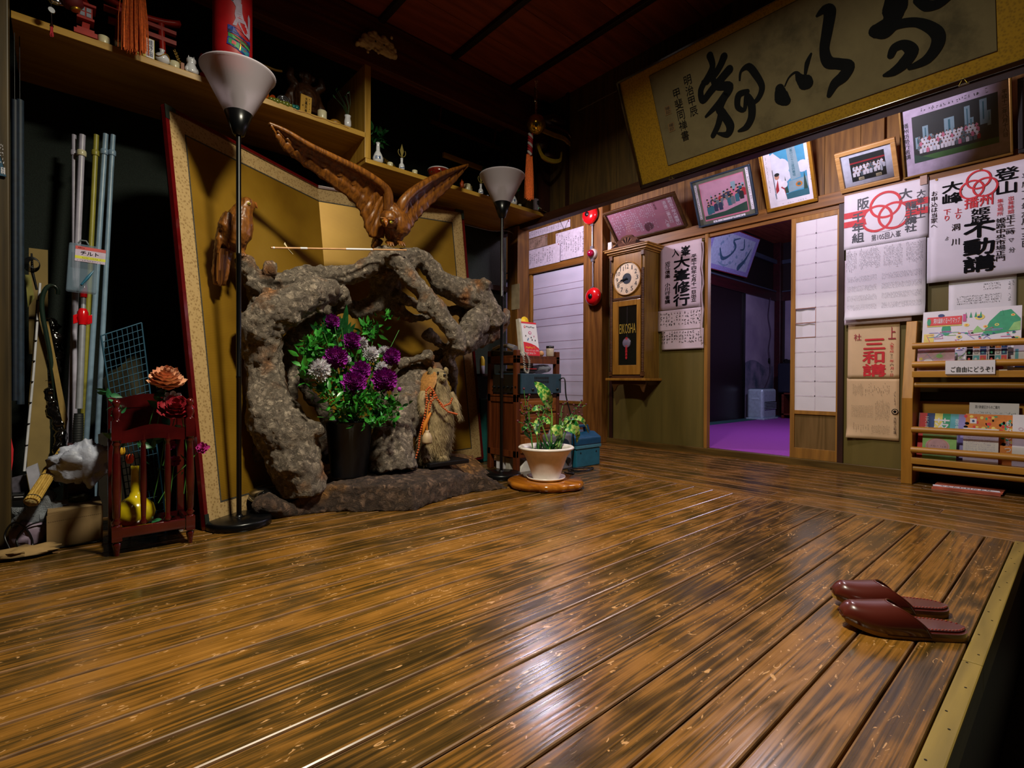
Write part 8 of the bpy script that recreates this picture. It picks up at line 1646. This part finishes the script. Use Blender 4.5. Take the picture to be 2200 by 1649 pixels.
# cardboard box with flap
p0, p1 = atZ(98, 1178), atZ(212, 1160); h_ = .60-(1100-814)*dep(p0)/FPX; X0 = -2.40
b = B(); b.box((-2.62, -.036, .002), (X0, .115, .128)); r = thing('cardboard_box', 'open brown cardboard box on the floor left of the red umbrella stand', 'box', (-2.5, .04, 0)); b.done('carton', mat('brown_cardboard', '#7d6440', .8, var=.12, scale=14), r)
b = B(); b.prism([(X0+.001, -.038, .005), (X0+.001, .115, .005), (X0+.001, .115, .132), (X0+.001, .05, .134), (X0+.001, -.038, .118)], (.004, 0, 0)); b.done('front_panel', MM['brown_cardboard'], r); b = B()
for k in range(26): b.box((X0+.005, -.034+k*.0056, .095+k*.0003), (X0+.0056, -.031+k*.0056, .0962+k*.0003))
b.done('perforation', mat('cardboard_crease', '#4a3820', .8), r)
bb = crumple((-2.36, -.09, .018), (.05, .085, .014), 51, 10, .6); tag(bb.done('brown_paper', mat('torn_brown_paper', '#8a6e44', .8)), 'torn brown paper lying flat before the clutter at the left post', 'paper')
# bags
m_bag = mat('white_bag_film', '#9ea2b4', .5, var=.06, scale=18, bump=.9)
bb = crumple(atX(176, 990, -2.46), (.05, .080, .070), 61, 20, .5); tag(bb.done('plastic_bag', m_bag, disp=[('CLOUDS', .05, .035)]), 'white crumpled plastic carrier bag left of the red umbrella stand', 'bag')
bb = crumple(atX(85, 1105, -2.50), (.03, .065, .05), 71, 16, .6); tag(bb.done('clear_bag', m_film, disp=[('CLOUDS', .03, .03)]), 'crinkled clear plastic bag in front of the bamboo roll', 'bag')
b = B(); a, c = atX(104, 1062, -2.60), atX(46, 1140, -2.47); b.tube([c, a], [.030, .026], 16, caps=False); tag(b.done('clear_roll', m_film, solid=.002), 'roll of clear plastic film lying under the bamboo roll', 'roll')
b = B(); d = (a-c).normalized(); b.lathe([(.020, 0), (.024, .003), (.020, .006)], c-d*.004, 18, 0, d); tag(b.done('film_core', mat('pale_blue_core', '#6a8aa4', .3)), 'pale blue core ring at the near end of the clear film roll', 'ring')
b = B(); Q = [atX(x, y, -2.60) for x, y in ((56, 1008), (80, 998), (112, 1140), (84, 1150))]; b.prism(Q, (-.06, 0, 0)); tag(b.done('white_carton', mat('white_carton_board', '#a4a4b4', .6)), 'slanting white carton behind the bamboo roll', 'box')
b = B(); Q = [atX(x, y, -2.64) for x, y in ((24, 1028), (56, 1020), (68, 1080), (30, 1090))]; b.prism(Q, (-.03, 0, 0)); tag(b.done('grey_grid_box', mat('grey_grid_plastic', '#4e4a56', .5, var=.3, scale=80)), 'grey slotted box behind the black device at the left post', 'box')
b = B(); Q = [atX(x, y, -2.56) for x, y in ((24, 1062), (52, 1060), (50, 1128), (24, 1130))]; b.prism(Q, (-.05, 0, 0)); r = thing('black_device', 'black box-shaped device with a thin white line beside the left post', 'device', Q[2]); b.done('case', M_BLK, r, bevel=.003); b = B(); b.tube([atX(30, 1068, -2.553), atX(50, 1067, -2.553)], .0012, 5); b.done('white_line', M_WHITE, r)
bb = crumple(atX(62, 1150, -2.46), (.03, .05, .045), 81, 12, .4); tag(bb.done('pale_parcel', mat('pale_pink_parcel', '#7c6c80', .5)), 'pale pinkish parcel under the clear film roll', 'parcel')
b = B(); b.box((-2.72, .02, .13), (-2.60, .10, .34)); tag(b.done('dark_red_box', mat('dark_red_card', '#3a0a12', .5)), 'dark red box standing behind the white carrier bag', 'box')
bb = crumple((-2.56, .055, .13), (.03, .035, .022), 91, 8, .6); tag(bb.done('green_wrapper', mat('green_yellow_foil', '#5a6420', .3)), 'crumpled green-yellow wrapper on the cardboard box', 'wrapper')
b = B()
for P_ in ([(0, 1208), (22, 1185), (10, 1150), (30, 1122), (60, 1140), (70, 1170), (50, 1185), (36, 1160), (60, 1130), (96, 1118)], [(36, 1185), (80, 1190), (140, 1180), (180, 1176), (206, 1182)], [(98, 1166), (118, 1164), (136, 1172)], [(172, 1172), (190, 1185), (214, 1186)]):
    Q = [atX(x, y, -2.43+.04*(y > 1175)) for x, y in P_]; Q = [Vector((q_.x, q_.y, max(.004, q_.z))) for q_ in Q]; b.tube([interp(Q, k/50) for k in range(51)], .003, 5)
tag(b.done('tangled_wire', M_BLK), 'tangled thin black cord on the floor between the left post and the cardboard box', 'cord')
b = B(); Q = [atX(x, y, -2.52) for x, y in ((24, 940), (29, 965), (28, 990), (24, 1015))]; b.prism(Q, (-.002, 0, 0)); tag(b.done('red_white_ribbon', MM['red_ink']), 'small red and white ribbon hanging by the left post', 'ribbon')
for i, (x0, x1, y1, X, c_, lb) in enumerate(((27, 36, 860, -2.66, '#101c2c', 'dark navy long rolled scroll hanging nearest the left post'), (37, 48, 868, -2.72, '#182838', 'dark blue-grey long rolled scroll hanging second from the left post'))):
    a, c = atX((x0+x1)/2, 215, X), atX((x0+x1)/2+1, y1, X); t = thing('hanging_roll', lb, 'scroll', c); b = B(); b.tube([a, c], .010+.002*i, 10); b.done('roll', mat('navy_cloth', c_, .6, var=.3, scale=40), t); b = B(); b.tube([a, a+Vector((0, 0, .25))], .0012, 4); b.done('hanging_string', M_BLK, t)
P = Pl((-2.478, -.215, .93), (0, 1, 0), (0, 0, 1)); a, c = atX(-10, 375, -2.474), atX(14, 375, -2.474); t = thing('calendar', 'blue booklet with white characters hanging on the left post', 'calendar', c)
z0, z1 = atX(5, 378, -2.474).z, atX(0, 295, -2.474).z; b = B(); b.prism([(-2.478, a.y, z0), (-2.478, c.y, z0), (-2.478, c.y-.03, z1), (-2.478, a.y, z1)], (.006, 0, 0)); b.done('booklet', mat('blue_booklet', '#12405a', .5), t); P = Pl((-2.471, a.y, z0), (0, 1, 0), (0, 0, 1)); A = Art(P, .0004); L_ = c.y-a.y; A.text('新着', L_*.5, .006, L_*.9, .03, 0, 1, .02, False); A.print(L_*.2, .04, L_*.8, z1-z0-.01, 3, 7, 0, l=1, seed=3, gap=0); A.done('lettering', M_WHITE, t)
# ================================================================ red umbrella stand with artificial flowers
m_mh = mat('red_mahogany', '#38080a', .2, coat=.8, var=.3, scale=7, c2='#4e0e0e')
fx0, fx1, fy0, fy1 = -2.37, -2.165, .140, .352; r = thing('umbrella_stand', 'small red mahogany umbrella stand with turned posts filled with artificial flowers', 'umbrella stand', ((fx0+fx1)/2, (fy0+fy1)/2, 0))
TP = [(.006, 0), (.010, .012), (.012, .045), (.009, .05), (.013, .056), (.013, .06)]
for y in (fy0, fy1):
    b = B(); b.lathe([(.007, 0), (.009, .02), (.0125, .036), (.0125, .042), (.008, .046), (.013, .052)], (fx1, y, 0), 18); b.box((fx1-.014, y-.014, .05), (fx1+.014, y+.014, .10)); b.lathe([(.012, .10), (.008, .106), (.014, .114), (.008, .122), (.011, .13), (.0135, .24), (.0105, .34), (.0085, .37), (.013, .376), (.010, .384), (.013, .392)], (fx1, y, 0), 18); b.box((fx1-.014, y-.014, .39), (fx1+.014, y+.014, .455)); b.lathe([(.012, .455), (.008, .462), (.014, .480), (.010, .496), (.007, .502), (.012, .512), (.012, .520), (.006, .527), (0, .528)], (fx1, y, 0), 18); b.done('turned_post', m_mh, r)
for k in (1, 2):
    y = fy0+(fy1-fy0)*k/3+.003; b = B(); b.lathe([(.008, .095), (.011, .104), (.007, .112), (.0075, .13), (.0105, .24), (.008, .36), (.006, .375), (.010, .382), (.008, .39), (.008, .405)], (fx1, y, 0), 14); b.done('spindle', m_mh, r)
for x, zt_ in ((fx1, 0),):
    b = B(); n = 14; top_ = [(fx1-.007, fy0+.012+(fy1-fy0-.024)*k/n, .418+.022*sin(pi*k/n)**1.5) for k in range(n+1)]; bo = [(fx1-.007, fy0+.012+(fy1-fy0-.024)*k/n, .385-.006*cos(2*pi*k/n)) for k in range(n, -1, -1)]
    for k in range(n): b.prism([top_[k], top_[k+1], bo[n-k-1], bo[n-k]], (.014, 0, 0))
    b.done('top_rail', m_mh, r)
b = B(); b.box((fx1-.008, fy0+.01, .058), (fx1+.008, fy1-.01, .092)); b.done('bottom_rail', m_mh, r, bevel=.003)
for y in (fy0, fy1): b = B(); b.box((fx0-.010, y-.012, 0), (fx0+.012, y+.012, .53)); b.box((fx0, y-.008, .06), (fx1, y+.008, .088)); b.box((fx0, y-.008, .39), (fx1, y+.008, .42)); b.done('side_frame', m_mh, r, bevel=.003)
b = B(); b.box((fx0, fy0, .06), (fx0+.01, fy1, .08)); b.done('back_rail', m_mh, r); b = B(); b.box((fx0-.004, fy0, .36), (fx0+.006, fy1, .50)); n = 12
for k in range(n): b.prism([(fx0-.006, fy0+(fy1-fy0)*k/n, .49), (fx0-.006, fy0+(fy1-fy0)*(k+1)/n, .49), (fx0-.006, fy0+(fy1-fy0)*(k+1)/n, .515+.026*sin(pi*(k+1)/n)), (fx0-.006, fy0+(fy1-fy0)*k/n, .515+.026*sin(pi*k/n))], (.014, 0, 0))
b.done('back_panel', m_mh, r); b = B(); b.box((fx0, fy0, .060), (fx1, fy1, .068)); b.done('bottom_board', m_mh, r)
p = atX(290, 1100, -2.27); p.z = .069; r = thing('yellow_vase', 'bright yellow round vase with a tall neck standing inside the red umbrella stand', 'vase', p)
b = B(); b.lathe([(0, 0), (.032, 0), (.055, .02), (.062, .048), (.055, .075), (.035, .095), (.018, .106), (.013, .125), (.0115, .20), (.013, .215), (.010, .216), (.009, .19)], p, 36); b.done('vase_body', mat('yellow_glaze', '#b8a212', .15, coat=.7), r)
def stemline(b, pts, X=-2.25, r_=.0016): Q = [atX(x, y, X) for x, y in pts]; b.tube([interp(Q, k/14) for k in range(15)], r_, 5, 1)
def afl(kind, label, x, y, rpx, X, m, n, layers, cup, wd, up_=.6, stem=None):
    p = atX(x, y, X); t = thing(kind, label, 'artificial flower', p, None); o = petalflower(n, .05, layers, m, 'petals', cup, wd, .0, int(x)); o.parent = t; d = (Vector((1, -.1, up_))).normalized(); o.rotation_mode = 'QUATERNION'; o.rotation_quaternion = d.to_track_quat('Z', 'Y'); s_ = rpx*dep(p)/FPX/.05; o.scale = (s_,)*3
    if stem: b = B(); stemline(b, [(x, y+4)]+stem, X-.01); b.done('stem', [m_stem, m_stem], t)
    return t
m_pch = mat('peach_petals', '#d88a68', .6, c2='#e8b890', scale=30); m_crm = mat('crimson_petals', '#8a0c1e', .6, var=.3, scale=30); m_mag = mat('magenta_petals', '#a01c70', .6); m_ogp = mat('orange_petals', '#d8501a', .6)
afl('peach_rose', 'large peach artificial rose on top of the red umbrella stand', 359, 822, 39, -2.24, m_pch, 12, 7, .9, .42, 2.2, [(352, 850), (340, 900), (330, 960)])
afl('crimson_rose', 'crimson artificial rose under the peach rose', 378, 880, 34, -2.20, m_crm, 9, 6, .8, .5, 1.0, [(370, 920), (350, 1000)])
afl('white_blossom', 'cream-white artificial blossom between the peach and crimson roses', 372, 858, 20, -2.26, m_wht, 8, 3, .8, .4, .6)
afl('magenta_blossom', 'small magenta artificial flower sticking out right over the screen border', 435, 962, 14, -2.19, m_mag, 8, 4, .8, .4, .5, [(425, 970), (414, 984)])
afl('magenta_blossom', 'small magenta artificial flower inside the stand beside the second spindle', 374, 990, 13, -2.23, m_mag, 8, 4, .8, .4, .3, [(372, 1010), (366, 1060)])
afl('magenta_blossom', 'upper small magenta artificial flower behind the right spindle', 366, 956, 12, -2.24, m_mag, 8, 4, .8, .4, .3)
def tulip(label, x, y, rpx, X, m):
    p = atX(x, y, X); k_ = dep(p)/FPX*rpx; t = thing('tulip', label, 'artificial flower', p); b = B()
    for k in range(6):
        a = k*pi/3; d = Vector((cos(a), sin(a), 0)); s_ = Vector((-sin(a), cos(a), 0)); q_ = p-Vector((0, 0, k_)); b.add([q_, q_+d*k_*.6-s_*k_*.4+Vector((0, 0, k_*.8)), q_+d*k_*.55+s_*k_*.4+Vector((0, 0, k_*.8)), q_+d*k_*.2+Vector((0, 0, k_*2.1))], [(0, 1, 2), (1, 3, 2)], 0, True)
    b.done('petals', m, t, solid=.001, subd=1); b = B(); b.tube([p-Vector((0, 0, k_)), p-Vector((0, 0, k_*2.2))], .0025, 6); b.done('stem', M_BLK, t)
tulip('orange artificial tulip standing in the yellow vase', 279, 985, 16, -2.235, m_ogp); tulip('yellow artificial tulip behind the orange one', 261, 968, 14, -2.27, mat('yellow_petals', '#c89a10', .6))
b = B(); R = random.Random(19)
for x, y, n_, sx, sy, l in ((232, 850, 6, 8, 8, .035), (256, 880, 8, 8, 6, .03), (262, 940, 6, 12, 10, .05), (325, 940, 5, 14, 10, .05), (350, 870, 6, 10, 14, .055), (335, 845, 5, 8, 10, .04), (345, 1000, 5, 14, 20, .03), (385, 930, 6, 8, 14, .04), (400, 1000, 4, 10, 20, .03), (346, 1112, 4, 10, 5, .04), (300, 955, 5, 10, 10, .04)):
    for k in range(n_): leaf(b, atX(R.gauss(x, sx*.7), R.gauss(y, sy*.7), -2.25+R.gauss(0, .012)), Vector((R.gauss(0, .4), R.gauss(0, 1), R.gauss(.2, .6))), l, l*.5, rv(R))
for P_ in ([(262, 940), (250, 910), (246, 880)], [(300, 980), (316, 930), (330, 880), (345, 850)], [(395, 1060), (402, 990), (396, 930), (390, 890)], [(340, 1080), (370, 1030), (398, 1000), (412, 985), (428, 966)], [(330, 1070), (345, 1000), (355, 930)]): stemline(b, P_)
tag(b.done('artificial_leaves', [mat('artificial_green', '#1d5a34', .45, var=.4, scale=30, c2='#2f7a4a'), m_stem]), 'artificial green leaves and stems spilling from the red umbrella stand', 'foliage', kind='stuff')
